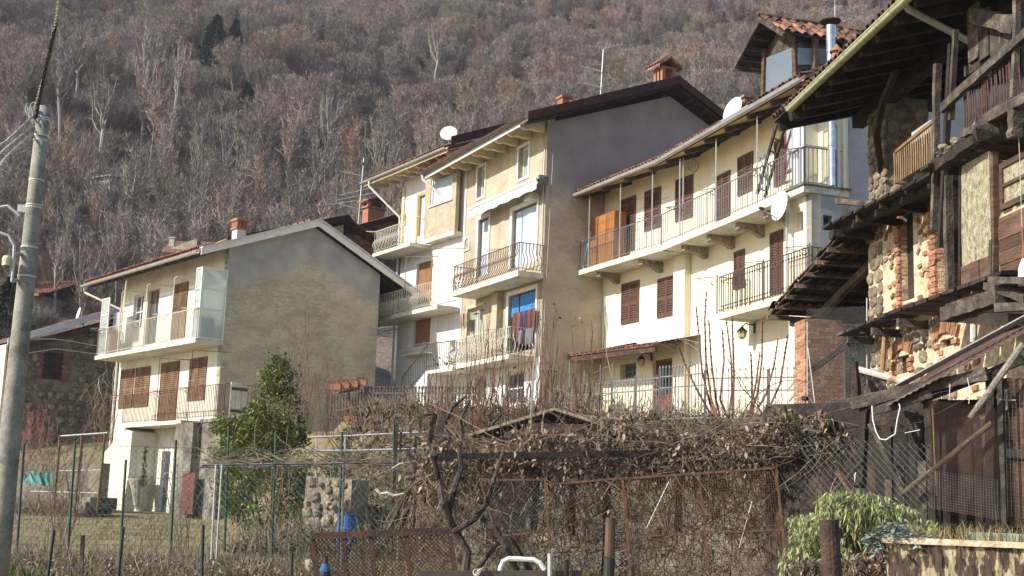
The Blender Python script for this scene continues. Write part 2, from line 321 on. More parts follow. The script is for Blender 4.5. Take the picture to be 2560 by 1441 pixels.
def shutter(parent, x0, x1, z0, z1, y, mat, leaves=2, pitch=.075, label=None, solid=.0, name='shutter'):
    w = (x1-x0)/leaves
    for i in range(leaves):
        a, b = x0+i*w+.008, x0+(i+1)*w-.008; fr = MB(); s = .055
        fr.box(a, a+s, y-.045, y, z0, z1); fr.box(b-s, b, y-.045, y, z0, z1)
        fr.box(a+s, b-s, y-.043, y, z0, z0+.1); fr.box(a+s, b-s, y-.043, y, z1-.08, z1); zm = z0+(z1-z0)*.47
        fr.box(a+s, b-s, y-.043, y, zm-.05, zm+.05); fr.box(a+s, b-s, y-.012, y-.004, z0+.1, z1-.08)
        if solid: fr.box(a+s, b-s, y-.035, y-.012, z0+.1, z0+solid)
        f = fr.build(name, mat, parent, label=label); sl = MB(); z = z0+.12+solid
        while z < z1-.12:
            if abs(z-zm) > .07:
                sl.hexa([(a+s, y-.046, z-.012), (b-s, y-.046, z-.012), (b-s, y-.04, z-.018), (a+s, y-.04, z-.018),
                         (a+s, y-.016, z+.042), (b-s, y-.016, z+.042), (b-s, y-.010, z+.036), (a+s, y-.010, z+.036)])
            z += pitch
        sl.build('slats', mat, f, kind='stuff')
def roller(parent, x0, x1, z0, z1, y, mat, pitch=.055, name='roller_shutter', label=None):
    mb = MB(); z = z0; n = max(1, int((z1-z0)/pitch))
    P = []
    for i in range(n):
        a = z0+(z1-z0)*i/n; b = z0+(z1-z0)*(i+1)/n; P += [(y-.002, a), (y-.016, a+(b-a)*.25), (y-.016, a+(b-a)*.8)]
    P += [(y-.002, z1), (y+.02, z1), (y+.02, z0)]
    mb.prism(P, 0, x0, x1); return mb.build(name, mat, parent, label=label)
def window(parent, x0, x1, z0, z1, y, fmat, gmat=None, bars=1, hb=0, fw=.05, name='window', label=None, sill=False):
    """frame set in an opening, panes as sub-parts"""
    mb = MB(); mb.box(x0, x0+fw, y, y+.06, z0, z1); mb.box(x1-fw, x1, y, y+.06, z0, z1)
    mb.box(x0+fw, x1-fw, y, y+.06, z0, z0+fw); mb.box(x0+fw, x1-fw, y, y+.06, z1-fw, z1)
    xs = [x0+fw+(x1-x0-2*fw)*i/(bars+1) for i in range(bars+2)]; zs = [z0+fw+(z1-z0-2*fw)*i/(hb+1) for i in range(hb+2)]
    for x in xs[1:-1]: mb.box(x-.03, x+.03, y-.004, y+.05, z0+fw, z1-fw)
    for z in zs[1:-1]: mb.box(x0+fw, x1-fw, y-.002, y+.048, z-.02, z+.02)
    f = mb.build(name, fmat, parent, label=label)
    for i in range(len(xs)-1):
        for j in range(len(zs)-1): MB().box(xs[i], xs[i+1], y+.025, y+.033, zs[j], zs[j+1]).build('pane', gmat or M('glass'), f)
    if sill: MB().box(x0-.08, x1+.08, y-.28, y, z0-.06, z0-.003).build('sill', M('slab'), f)
    return f
BALM = {}
def baluster_mesh(h, style, mat, r=.011):
    k = (round(h, 2), style, mat.name, r)
    if k not in BALM:
        mb = MB()
        if style == 'straight': mb.tube([(0, 0, 0), (0, 0, h)], r, 5)
        elif style == 'belly':
            P = [(0, 0, 0), (0, -.03, .06*h), (0, -.12, .2*h), (0, -.15, .32*h), (0, -.1, .46*h), (0, 0, .6*h), (0, .03, .7*h), (0, .0, .82*h), (0, 0, h)]
            mb.tube(P, r, 5)
        elif style == 'twist':
            mb.tube([(0, 0, 0), (0, 0, h)], r, 5); mb.lathe((0, 0, h*.86), [(r, -.03), (r*2.3, 0), (r, .03)], 6)
            mb.lathe((0, 0, h*.15), [(r, -.03), (r*2.3, 0), (r, .03)], 6)
        elif style == 'spear':
            mb.tube([(0, 0, 0), (0, 0, h)], r, 5); mb.lathe((0, 0, h), [(r, 0), (r*2, .03), (r*.5, .09)], 5)
        elif style == 'stick':
            mb.tube([(0, 0, 0), (.01, .0, h*.5), (0, 0, h)], r, 4)
        BALM[k] = mb.mesh('baluster', mat)
    return BALM[k]
def railing(parent, path, z0, z1, mat, spacing=.12, style='straight', r=.011, post=.02, name='railing', zf=None, jit=0, bal='baluster', label=None):
    """top and bottom rail along a path of (x, y), every bar an object of its own"""
    mb = MB(); zf = zf or (lambda t: 0); tot = sum((Vector(path[i+1])-Vector(path[i])).length for i in range(len(path)-1)); run = 0
    spots = []
    for i in range(len(path)-1):
        p, q = Vector(path[i]), Vector(path[i+1]); L = (q-p).length; d = (q-p)/L; n = max(1, round(L/spacing)); a = math.atan2(d.y, d.x)
        h0, h1 = zf(run/tot), zf((run+L)/tot)
        mb.bar((p.x, p.y, z1+h0), (q.x, q.y, z1+h1), .04, .018); mb.bar((p.x, p.y, z0+.08+h0), (q.x, q.y, z0+.08+h1), .022, .014)
        for e, hh in ((p, h0), (q, h1)): mb.box(e.x-post/2, e.x+post/2, e.y-post/2, e.y+post/2, z0+hh, z1+hh)
        for k in range(1, n):
            c = p+d*(L*k/n); spots.append((c.x, c.y, z0+.03+h0+(h1-h0)*k/n, a))
        run += L
    o = mb.build(name, mat, parent, label=label); me = baluster_mesh(z1-z0-.03, style, mat, r)
    for x, y, z, a in spots: inst(me, bal, o, (x, y, z), (random.gauss(0, jit), random.gauss(0, jit), a))
    return o
def scroll(parent, p, d, L=.55, h=.34, mat=None, r=.012, name='scroll_bracket', at=None):
    """wrought iron bracket for washing lines: arm, brace and spiral. p root point, d horizontal direction"""
    p = Vector(p); d = Vector(d).normalized(); mb = MB(); z = Vector((0, 0, 1))
    mb.tube([p, p+d*L], r, 5); mb.tube([p-z*h, p-z*(h*.75)+d*(L*.18), p-z*(h*.35)+d*(L*.45), p-z*.03+d*(L*.85)], r*.8, 5)
    c = p+d*(L*.2)-z*(h*.45); P = []
    for i in range(15):
        t = i/14*2.3*math.pi; R = .11*(1-i/19); P.append(c+d*(R*math.cos(t+1))+z*(R*math.sin(t+1)))
    mb.tube(P, r*.8, 5); P = []
    c = p+d*(L*.95)-z*.05
    for i in range(9):
        t = i/8*1.6*math.pi; P.append(c+d*(.05*math.cos(t))+z*(.05*math.sin(t)))
    mb.tube(P, r*.7, 5)
    return mb.build(name, mat or M('railwhite'), parent)
def tile_mesh(L=.42, w=.18, h=.07, mat=None, n=6):
    mb = MB(); A = []; B = []
    for i in range(n+1):
        t = math.pi*i/n; A.append((w/2*math.cos(t), 0, h*math.sin(t))); B.append((w/2*.82*math.cos(t), L, h*.85*math.sin(t)+.0))
    C = [(p[0]*.82, 0, p[2]*.8-.004) for p in A]; Dd = [(p[0]*.82, L, p[2]*.8-.004) for p in B]
    i0 = mb.pts(A+B+C+Dd); m = n+1
    for k in range(n):
        mb.f.append((i0+k, i0+k+1, i0+m+k+1, i0+m+k)); mb.f.append((i0+2*m+k+1, i0+2*m+k, i0+3*m+k, i0+3*m+k+1)); mb.f.append((i0+k+1, i0+k, i0+2*m+k, i0+2*m+k+1))
    return mb.mesh('tile', mat)
def tiles(parent, x0, x1, y0, z0, slope, rows, mat, pitch=.2, tm=None, jit=.02, step=.33, limit=300, dirs=1, both=True):
    """coppi roof tiles laid up the slope from the eave line (x0..x1, y0, z0): each tile is a part"""
    tm = tm or tile_mesh(mat=mat); n = max(1, int((x1-x0)/pitch)); a = math.atan(slope); cnt = 0
    for r in range(rows):
        for i in range(n):
            if cnt >= limit: return
            s = r*step; x = x0+(i+.5)*pitch
            inst(tm, 'tile', parent, (x+random.gauss(0, jit*.4), y0+dirs*s*math.cos(a), z0+s*math.sin(a)+.02*(r > -1)+random.gauss(0, .006)),
                 (a*dirs+random.gauss(0, jit) if dirs > 0 else a+random.gauss(0, jit), random.gauss(0, jit), (0 if dirs > 0 else math.pi)+random.gauss(0, jit*1.5))); cnt += 1
def chimney_box(parent, x, y, z0, z1, w, d, mat, capmat, name='chimney', label=None):
    o = MB().box(x-w/2, x+w/2, y-d/2, y+d/2, z0, z1).build(name, mat, parent, label=label)
    c = MB(); h = .38
    c.box(x-w/2-.06, x+w/2+.06, y-d/2-.06, y+d/2+.06, z1, z1+.07)
    for sx in (-1, -.33, .33, 1):
        for sy in (-1, 1): c.box(x+sx*w*.45-.04, x+sx*w*.45+.04, y+sy*d*.45-.04, y+sy*d*.45+.04, z1+.07, z1+h-.06)
    for sy in (-.33, .33):
        for sx in (-1, 1): c.box(x+sx*w*.45-.041, x+sx*w*.45+.041, y+sy*d*.45-.03, y+sy*d*.45+.03, z1+.071, z1+h-.061)
    c.box(x-w/2-.07, x+w/2+.07, y-d/2-.07, y+d/2+.07, z1+h-.06, z1+h+.03)
    c.box(x-w/2+.1, x+w/2-.1, y-d/2+.1, y+d/2-.1, z1+.07, z1+h-.06)
    c.build('chimney_cap', capmat, o); return o
def gutter(parent, x0, x1, y, z, mat, r=.075, drop=0):
    mb = MB(); n = 8; P = []
    for i in range(n+1):
        t = math.pi+math.pi*i/n; P.append((y+r*math.cos(t), z+r*math.sin(t)))
    P += [(y+(r-.012)*math.cos(math.pi*2-math.pi*i/n), z+(r-.012)*math.sin(math.pi*2-math.pi*i/n)) for i in range(n+1)]
    mb.prism(P, 0, x0, x1); mb.tube([(x0, y-r, z), (x1, y-r, z)], .014, 6); return mb.build('gutter', mat, parent)
def pipe(parent, P, mat, r=.045, name='downpipe', n=8): return MB().tube(P, r, n).build(name, mat, parent, smooth=False)
def flag_quads(mb, c, size, n, nrm=None):
    pass
def leaves(pts, size, mat, name, parent=None, at=None, aspect=.45, droop=None, kind='stuff', curl=.3, label=None):
    """a leaf-sized bent blade (two quads) at each point"""
    V = []; Fa = []; rg = random.random; ru = random.uniform
    ox, oy, oz = (0, 0, 0) if at is None else at
    for p in pts:
        L = size*ru(.6, 1.35); a = ru(0, 6.283); e = ru(-1.1, .9) if droop is None else -droop+ru(-.6, .6)
        dx, dy, dz = math.cos(a)*math.cos(e), math.sin(a)*math.cos(e), math.sin(e)
        b = a+math.pi/2+ru(-.5, .5); t = ru(-.8, .8); sx, sy, sz = math.cos(b)*math.cos(t), math.sin(b)*math.cos(t), math.sin(t)
        w = L*aspect*.5; i = len(V); x, y, z = p[0]-ox, p[1]-oy, p[2]-oz; c = -L*curl*rg()
        V += [(x, y, z), (x+dx*L*.45+sx*w, y+dy*L*.45+sy*w, z+dz*L*.45+sz*w), (x+dx*L*.45-sx*w, y+dy*L*.45-sy*w, z+dz*L*.45-sz*w), (x+dx*L, y+dy*L, z+dz*L+c)]
        Fa += [(i, i+1, i+2), (i+1, i+3, i+2)]
    me = bpy.data.meshes.new(name); me.from_pydata(V, [], Fa); me.materials.append(mat); me.update()
    o = bpy.data.objects.new(name, me); COL.objects.link(o)
    if parent: o.parent = parent
    elif at is not None: o.location = at
    if kind: o['kind'] = kind
    return o
def chainlink(p0, p1, h0, h1, sp, r, mat, name, parent=None, kind='stuff', diag=True, at=None, sag=.0):
    """woven wire: crossing diagonals (or a square grid) between two ground points; h0/h1 heights of bottom and top"""
    p0 = Vector(p0); p1 = Vector(p1); d = p1-p0; L = d.length; H = h1-h0; mb = MB()
    def pt(u, v):
        q = p0+d*(u/L); w = math.sin(u*1.3+v*.7)*sag; return (q.x-d.y/L*w, q.y+d.x/L*w, q.z+h0+v)
    if diag:
        n = int((L+H)/sp)+1
        for i in range(n):
            u0 = i*sp; a = (u0, 0) if u0 <= L else (L, u0-L); b = (u0-H, H) if u0-H >= 0 else (0, u0)
            if a[1] < H and abs(a[0]-b[0]) > .02:
                mb.tube([pt(*a), pt((a[0]+b[0])/2, (a[1]+b[1])/2), pt(*b)], r, 3, cap=False)
                mb.tube([pt(L-a[0], a[1]), pt(L-(a[0]+b[0])/2, (a[1]+b[1])/2), pt(L-b[0], b[1])], r, 3, cap=False)
    else:
        for i in range(int(L/sp)+1): mb.tube([pt(i*sp, 0), pt(i*sp, H)], r, 3, cap=False)
        for i in range(int(H/sp)+1): mb.tube([pt(0, i*sp), pt(L/2, i*sp), pt(L, i*sp)], r, 3, cap=False)
    return mb.build(name, mat, parent, at=at, kind=kind)
# ================================================================== ground and hill
def sstep(a, b, x):
    t = max(0, min(1, (x-a)/(b-a))); return t*t*(3-2*t)
def ground(x, y):
    base = -1.55+.02*max(0, y-5)
    if y < 12: base = -1.55
    base += -.25*(1-sstep(14, 24, y))*sstep(-9, -3, x)*0
    ter = 2.5*1.0
    k = sstep(27, 34, y)*sstep(-5.4, -3.4, x+max(0, y-34)*.33)      # bank up to the upper terrace
    k2 = sstep(50, 62, y)
    z = base*(1-max(k, k2))+max(k, 0)*(1-k2)*2.35+k2*3.0
    if y > 62: z += .30*(min(y, 74)-62)
    if y > 74: z += .55*(min(y, 240)-74)
    if y > 240: z += .62*(min(y, 330)-240)
    if y > 78:
        f = sstep(78, 110, y)
        z += f*(2.6*math.sin(x*.055+y*.021+1)+1.8*math.sin(x*.11-y*.05)+1.2*math.sin(x*.21+y*.13+2))
        gx = -12-(y-100)*.10                                     # a gully down the slope
        z -= f*4*(1-sstep(170, 215, y))*math.exp(-((x-gx)/9.0)**2)
    return z
def grid_sheet(name, mat, xs, ys, kind='structure', jit=0):
    mb = MB(); nx = len(xs)
    mb.pts([(x, y, ground(x, y)+random.uniform(-jit, jit)) for y in ys for x in xs])
    for j in range(len(ys)-1):
        for i in range(nx-1):
            a = j*nx+i; mb.f.append((a, a+1, a+nx+1, a+nx))
    return mb.build(name, mat, smooth=True, kind=kind)
MAT['grass'] = pm('dry_winter_grass', [(.055, .045, .022), (.15, .12, .06), (.24, .19, .10), (.14, .125, .055)], sc=1.1, rough=1, fine=.35, fsc=22, bump=1, bsc=30, pos=[.3, .45, .58, .72])
MAT['litter'] = pm('leaf_litter', [(.07, .055, .045), (.13, .10, .08), (.18, .14, .11)], sc=.25, rough=1, fine=.35, fsc=4, bump=1, bsc=6)
grid_sheet('ground', M('grass'), [-75+2.0*i for i in range(76)], [-4+1.0*i for i in range(74)], jit=.03)
_g = grid_sheet('hillside', M('litter'), [-190+6*i for i in range(66)], [69+5*i for i in range(60)])
# ================================================================== thin winter haze in the valley air
_hz = MB().box(-260, 260, -12, 420, -6, 230).build('haze', None if 0 else bpy.data.materials.new('valley_haze'), kind='stuff')
_hm = _hz.data.materials[0]; _hm.use_nodes = True; _n = _hm.node_tree.nodes; _n.clear(); _v = _n.new('ShaderNodeVolumePrincipled'); _v.inputs['Color'].default_value = (.86, .89, 1, 1); _v.inputs['Density'].default_value = .00034; _v.inputs['Anisotropy'].default_value = .2
_o = _n.new('ShaderNodeOutputMaterial'); _hm.node_tree.links.new(_v.outputs[0], _o.inputs['Volume'])
# ================================================================== house A: cement gable, iron galleries
def gable_mat(name, cg, ct, cd, ridge_y, ridge_z, slope, band, nsc=.9, amp=.8, dk=.42, soft=.1):
    m = pm(name, ct, sc=1.3, rough=.97, bump=.5, bsc=20, fine=.10, st=(1, .8, 1.3)); nt = m.node_tree; N = nt.nodes; L = nt.links; b = N['Principled BSDF']
    src = b.inputs['Base Color'].links[0].from_socket
    def mth(op, a, c=None):
        n = N.new('ShaderNodeMath'); n.operation = op
        for i, v in enumerate((a, c)):
            if v is None: continue
            if isinstance(v, (int, float)): n.inputs[i].default_value = v
            else: L.new(v, n.inputs[i])
        return n.outputs[0]
    def ns(sc, st=(1, 1, 1), det=6):
        mp = N.new('ShaderNodeMapping'); mp.inputs['Scale'].default_value = st; L.new(tc.outputs['Object'], mp.inputs[0])
        n = N.new('ShaderNodeTexNoise'); n.inputs['Scale'].default_value = sc; n.inputs['Detail'].default_value = det; L.new(mp.outputs[0], n.inputs['Vector']); return n.outputs['Fac']
    tc = N.new('ShaderNodeTexCoord'); sp = N.new('ShaderNodeSeparateXYZ'); L.new(tc.outputs['Object'], sp.inputs[0])
    zr = mth('SUBTRACT', ridge_z, mth('MULTIPLY', mth('ABSOLUTE', mth('SUBTRACT', sp.outputs[1], ridge_y)), slope))
    d = mth('SUBTRACT', zr, sp.outputs[2]); d = mth('ADD', d, mth('MULTIPLY', mth('SUBTRACT', ns(nsc), .5), amp*2)); d = mth('ADD', d, mth('MULTIPLY', mth('SUBTRACT', ns(6), .5), .5))
    mr = N.new('ShaderNodeMapRange'); mr.inputs[1].default_value = band-soft; mr.inputs[2].default_value = band+soft; L.new(d, mr.inputs[0])
    # dark streaky patches in the middle of the wall
    s = mth('MULTIPLY', ns(4.5, (1, .8, 2.4), 12), 1.0); s2 = ns(.45)
    mk = N.new('ShaderNodeMapRange'); mk.inputs[1].default_value = .50; mk.inputs[2].default_value = .60; L.new(mth('ADD', mth('MULTIPLY', s, .6), mth('MULTIPLY', s2, .45)), mk.inputs[0])
    m1 = N.new('ShaderNodeMix'); m1.data_type = 'RGBA'; L.new(mth('MULTIPLY', mk.outputs[0], dk), m1.inputs['Factor']); L.new(src, m1.inputs[6]); m1.inputs[7].default_value = _rgb(cd)
    g = N.new('ShaderNodeValToRGB'); L.new(ns(1.2), g.inputs[0]); g.color_ramp.elements[0].position = .35; g.color_ramp.elements[1].position = .68
    g.color_ramp.elements[0].color = _rgb(cg[0]); g.color_ramp.elements[1].color = _rgb(cg[1])
    m2 = N.new('ShaderNodeMix'); m2.data_type = 'RGBA'; L.new(mr.outputs[0], m2.inputs['Factor']); L.new(g.outputs[0], m2.inputs[6]); L.new(m1.outputs[2], m2.inputs[7])
    L.new(m2.outputs[2], b.inputs['Base Color']); return m
MAT['gableA'] = gable_mat('cement_gable_plaster', [(.29, .285, .27), (.41, .405, .38)], [(.36, .31, .23), (.47, .41, .31), (.55, .48, .37)], (.25, .235, .20), 3.5, 10.5, .46, 1.45, amp=.35)
A = Frame(at(556, 850, 46), -38.7)
hA = house('plastered_house', 'three storey house with big patchy cement gable wall, white front and two iron balconies', 'house', A)
def nb(x, y0, y1, z): pass
# openings on the upper floor front
upw = [A.rect(333, 735, 357, 823), A.rect(366, 722, 394, 863), A.rect(432, 705, 467, 850)]
gpo = [A.rect(328, 1095, 380, 1280), A.rect(400, 1128, 421, 1283)]
wall('front_wall', M('plasterA'), hA, -9.4, -.004, -1.6, 8.98, 0, .3, [(a, b, c, d) for a, b, c, d in upw[:2]]+[(gpo[1][0], gpo[1][1], gpo[1][2]-.1, gpo[1][3])])
MB().prism([(0, -1.6), (6.6, -1.6), (6.6, 8.9), (3.5, 10.32), (0, 9.0)], 0, -.3, 0).build('gable_wall', M('gableA'), hA)
MB().prism([(0.31, -1.6), (6.6, -1.6), (6.6, 8.9), (3.5, 10.32), (.31, 9.1)], 0, -9.4, -9.1).build('gable_wall', M('plasterA'), hA)
MB().box(-9.1, -.31, 6.3, 6.6, -1.6, 8.8).build('back_wall', M('plasterA'), hA)
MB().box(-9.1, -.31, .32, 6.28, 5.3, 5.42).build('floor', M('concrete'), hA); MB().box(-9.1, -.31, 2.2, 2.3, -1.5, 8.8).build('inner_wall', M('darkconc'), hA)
# door / window joinery
a, b, c, d = upw[0]; window(hA, a, b, c, d, .12, M('trimwhite'), bars=1, hb=1)
a, b, c, d = upw[1]; window(hA, a, b, c, d, .12, M('tanshutter'), bars=1, hb=1, label='pale wooden glazed door')
a, b, c, d = upw[2]; shutter(hA, a, b, c, d, -.003, M('oldshutter'))
for (p, q, r, s) in ((301, 922, 334, 1022), (338, 916, 374, 1019), (474, 892, 516, 1003)):
    a, b, c, d = A.rect(p, q, r, s); shutter(hA, a, b, c, d, -.003, M('oldshutter'), solid=.0)
a, b, c, d = A.rect(400, 903, 445, 1063); shutter(hA, a, b, c, d, -.003, M('oldshutter'), label='full height louvred door shutter')
# roof
sF, sB = .385, .46; rz = 10.46
rf = MB().prism([(-1.2, rz-sF*4.7), (3.5, rz), (3.5, rz+.1), (-1.2, rz-sF*4.7+.1)], 0, -11.0, .3).build('roof', M('oldtile'), hA)
rb = MB().prism([(3.5, rz), (8.3, rz-sB*4.8), (8.3, rz-sB*4.8+.1), (3.5, rz+.1)], 0, -11.0, .3).build('roof', M('oldtile'), hA)
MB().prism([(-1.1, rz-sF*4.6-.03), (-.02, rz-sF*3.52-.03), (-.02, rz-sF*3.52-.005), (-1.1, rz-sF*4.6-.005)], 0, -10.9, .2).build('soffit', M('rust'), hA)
for i in range(14):
    x = -10.6+i*.79; MB().bar((x, -1.12, rz-sF*4.62-.10), (x, .02, rz-sF*3.5-.10), .09, .12).build('rafter', M('brownwood'), hA)
for i in range(5):
    MB().bar((-.1+.0, 6.62+i*.0, 0), (0, 0, 0), .01) if 0 else None
for i in range(4):
    y = 6.75+i*.42; MB().bar((-1.8, y, rz-sB*(y-3.5)-.07), (.2, y, rz-sB*(y-3.5)-.07), .08, .10).build('rafter', M('darkwood'), hA)
for x in (-1.6, -.9, -.2): MB().bar((x, 6.5, rz-sB*3.0-.16), (x, 8.2, rz-sB*4.7-.16), .1, .12).build('rafter', M('darkwood'), hA)
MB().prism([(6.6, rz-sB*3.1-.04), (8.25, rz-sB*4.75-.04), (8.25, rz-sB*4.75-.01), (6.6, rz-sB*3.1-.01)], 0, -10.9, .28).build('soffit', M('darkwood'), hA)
for (ya, za, yb, zb) in ((-1.22, rz-sF*4.72+.10, 3.5, rz+.10), (3.5, rz+.10, 8.34, rz-sB*4.84+.10)):
    MB().prism([(ya, za), (yb, zb), (yb, zb+.04), (ya, za+.04)], 0, .16, .44).build('verge_flashing', M('bluesheet'), hA)
    MB().prism([(ya, za-.26), (yb, zb-.26), (yb, zb-.003), (ya, za-.003)], 0, .30, .34).build('verge_board', M('trimwhite'), hA)
gutter(hA, -11.1, .1, -1.26, rz-sF*4.7-.02, M('gutter'))
tm = tile_mesh(mat=M('redtile')); tiles(rf, -11.0, .1, -1.22, rz-sF*4.7+.12, sF, 2, None, tm=tm)
for i in range(22): MB().box(-11+.5*i, -10.62+.5*i, 3.35, 3.65, rz+.08, rz+.19).build('ridge_tile', M('redtile'), rf)
chimney_box(rf, A.hy(592, 560, .8)[0]+.35, .75, 9.1, A.hy(590, 574, .8)[1]-.1, .40, .38, M('plasterA'), M('terracotta'))
# gallery
sl = MB().box(-9.35, .12, -1.1, -.003, 5.36, 5.52).build('balcony_slab', M('slab'), hA)
railing(hA, [(-9.3, -.02), (-9.3, -1.04), (.05, -1.04), (.05, -.02)], 5.53, 6.62, M('railwhite'), spacing=.118, r=.010)
for px, yt in ((307, 722), (370, 702), (438, 684)):
    x = A.hy(px, yt, -1.04)[0]; MB().tube([(x, -1.04, 5.5), (x, -1.04, 7.95), (x+.06, -.98, 8.02), (x+.1, -.01, 8.05)], .022, 6).build('post', M('railwhite'), hA)
for px, py in ((262, 822), (352, 800), (422, 785), (495, 772)):
    x = A.hy(px, py, -1.05)[0]; scroll(hA, (x, -1.06, 6.62), (-.75, -.65, 0), L=.62, mat=M('railwhite') if px > 300 else M('railgrey'))
for z in (6.9, 7.3):
    MB().tube([(-9.2, -1.0, z-.1), (-4, -1.03, z-.16), (.0, -1.02, z)], .006, 3).build('washing_line', M('wire'), hA)
def glazed(parent, x0, x1, y0, y1, z0, z1, zs, gm, fm, name='glass_screen'):
    f = MB(); w = .045; d = Vector((x1-x0, y1-y0)); 
    def B(p, q): f.bar((p[0], p[1], p[2]), (q[0], q[1], q[2]), w, w, up=(.01, .02, 1) if abs(p[2]-q[2]) < .1 else (1, 0, 0))
    B((x0, y0, z0), (x0, y0, z1)); B((x1, y1, z0), (x1, y1, z1))
    for z in (z0+w/2, *zs, z1-w/2): B((x0, y0, z), (x1, y1, z))
    o = f.build(name, fm, parent); L = [z0, *zs, z1]; n = Vector((-(y1-y0), x1-x0)).normalized()*.004
    for i in range(len(L)-1):
        m = MB(); P = [(x0+n.x, y0+n.y, L[i]), (x1+n.x, y1+n.y, L[i]), (x1-n.x, y1-n.y, L[i]), (x0-n.x, y0-n.y, L[i])]
        m.hexa(P+[(p[0], p[1], L[i+1]) for p in P]); m.build('pane', gm, o)
    return o
x5 = A.hy(488, 740, -1.0)[0]
glazed(hA, x5, .06, -.985, -.985, 5.54, 8.12, (6.6, 7.35), M('frost'), M('trimwhite'))
glazed(hA, .065, .065, -.95, -.03, 5.54, 8.12, (6.6, 7.35), M('frost'), M('trimwhite'))
glazed(hA, -9.28, -8.5, -.985, -.985, 5.54, 7.9, (6.5, 7.2), M('frost'), M('trimwhite'))
MB().box(-.75, -.1, -.75, -.3, 5.53, 6.05).box(-.7, -.2, -.7, -.35, 6.06, 6.5).build('storage_box', M('trimwhite'), None, at=(0, 0, 0)) if 0 else None
def hangthing(name, label, cat, mb, mat, fr, group=None):
    o = mb.build(name, mat); o.location = fr.O; o.rotation_euler = (0, 0, fr.ang); return tag(o, label, cat, group)
hangthing('storage_box', 'pale crate stored behind the frosted glass screen of the left house gallery', 'box', MB().box(-.85, -.12, -.8, -.3, 5.53, 6.35), M('slab'), A)
b0 = MB(); x = A.hy(275, 830, -.5)[0]
for i in range(7): b0.box(x+i*.16, x+i*.16+.14, -.55, -.5, 5.53, 6.5)
hangthing('slatted_screen', 'tan slatted wooden panel leaning inside the left end of the gallery railing', 'screen', b0, M('tanshutter'), A)
cl = MB(); x = A.hy(285, 780, -.7)[0]
for i in range(9): cl.hexa([(x+i*.1, -.7+.03*(i % 2), 6.6-.05*(i % 3)), (x+i*.1+.1, -.7+.03*((i+1) % 2), 6.6), (x+i*.1+.1, -.68, 6.6), (x+i*.1, -.66, 6.6), (x+i*.1, -.7, 7.3), (x+i*.1+.1, -.7, 7.3), (x+i*.1+.1, -.68, 7.3), (x+i*.1, -.67, 7.3)])
hangthing('hanging_laundry', 'pale patterned cloth hung inside the left end of the upper gallery', 'laundry', cl, M('curtain'), A)
# lower balcony on concrete porch
MB().box(-5.9, -.45, -1.15, -.003, 2.48, 2.62).build('balcony_slab', M('slab'), hA)
xr = A.hy(512, 977, -1.1)[0]
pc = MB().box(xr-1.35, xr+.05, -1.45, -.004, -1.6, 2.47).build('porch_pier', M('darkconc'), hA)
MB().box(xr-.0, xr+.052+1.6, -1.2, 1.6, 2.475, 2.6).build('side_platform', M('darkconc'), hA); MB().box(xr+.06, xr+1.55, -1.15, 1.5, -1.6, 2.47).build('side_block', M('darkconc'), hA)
a, b, c, d = A.rect(455, 1182, 487, 1285, -1.46); MB().box(a, b-.05, -1.48, -1.453, c, d).build('red_panel', pm('dark_red_sheet', [(.09, .025, .022), (.14, .04, .035)], sc=3, rough=.7), hA)
railing(hA, [(A.hy(289, 1002, -1.05)[0]+.9, -1.08), (xr, -1.08), (xr+1.55, -1.1), (xr+1.55, 1.5)], 2.63, 3.76, M('railrust'), spacing=.125, r=.012)
for px, zt in ((400, 5.0), (480, 5.1)):
    x = A.hy(px, 900, -1.05)[0]; MB().tube([(x, -1.05, 2.6), (x, -1.05, zt), (x+.9, -.02, zt-.04)], .018, 5).build('post', M('railrust'), hA)
for px, py in ((300, 1000), (400, 990), (475, 982), (512, 977)):
    x = A.hy(px, py, -1.09)[0]; scroll(hA, (x, -1.1, 3.76), (-.85, -.5, 0), L=.6, h=.3, mat=M('railrust'))
bd = MB().box(xr+1.0, xr+1.05, 0, 1, 2.6, 3.8) if 0 else None
y0, z0 = A.hx(571, 1055, xr+1.6); y1, z1 = A.hx(617, 985, xr+1.6)
bw = thing('wooden_board', 'pale planked board standing against the end of the lower balcony railing', 'board', A.O, A.ang)
for i in range(3): MB().box(xr+1.58, xr+1.62, y0+(y1-y0)*i/3, y0+(y1-y0)*(i+1)/3-.02, 2.62, 3.83-.02*i).build('plank', M('slab'), bw)
MB().box(xr+1.621, xr+1.65, y0+.02, y1, 3.55, 3.65).box(xr+1.621, xr+1.65, y0+.02, y1, 2.8, 2.9).build('batten', M('greywood'), bw)
# slanting buttress at the left, porch furniture
P = [A.hy(p[0], p[1], -1.0) for p in ((225, 1283), (230, 1225), (262, 1130), (315, 1070), (330, 1080), (322, 1180), (305, 1283))]
MB().prism([(p[0], p[1]) for p in P], 1, -1.0, -.004).build('buttress', M('plasterA'), hA)
a, b, c, d = gpo[0]
cu = MB(); n = 22
for i in range(n):
    w = (b-a)/n; cu.box(a+i*w, a+(i+1)*w-.004, -.03-.03*(i % 2), -.004, c+1.2, d)
cu.build('door_curtain', pm('striped_curtain', [(.16, .2, .18), (.42, .42, .36)], sc=2.2, st=(.2, .2, 3), fine=.1), hA)
a, b, c, d = gpo[1]; window(hA, a, b, c-.1, d, .1, M('bluesheet'), bars=0, hb=2, name='door', label='white door with iron grille over the glass')
gr = MB(); n = 6
for i in range(n+1): gr.tube([(a+.08+(b-a-.16)*i/n, .05, c+1.0), (a+.08+(b-a-.16)*i/n, .05, d-.1)], .012, 4)
for z in (c+1.0, (c+d)/2+.6, d-.1): gr.tube([(a+.06, .05, z), (b-.06, .05, z)], .012, 4)
gr.build('door_grille', M('railgrey'), hA)
lp = thing('porch_lamp', 'small dark cone lamp hanging under the porch slab of the left house', 'lamp', A.W(A.hy(447, 1090, -.6)[0], -.6, 2.2))
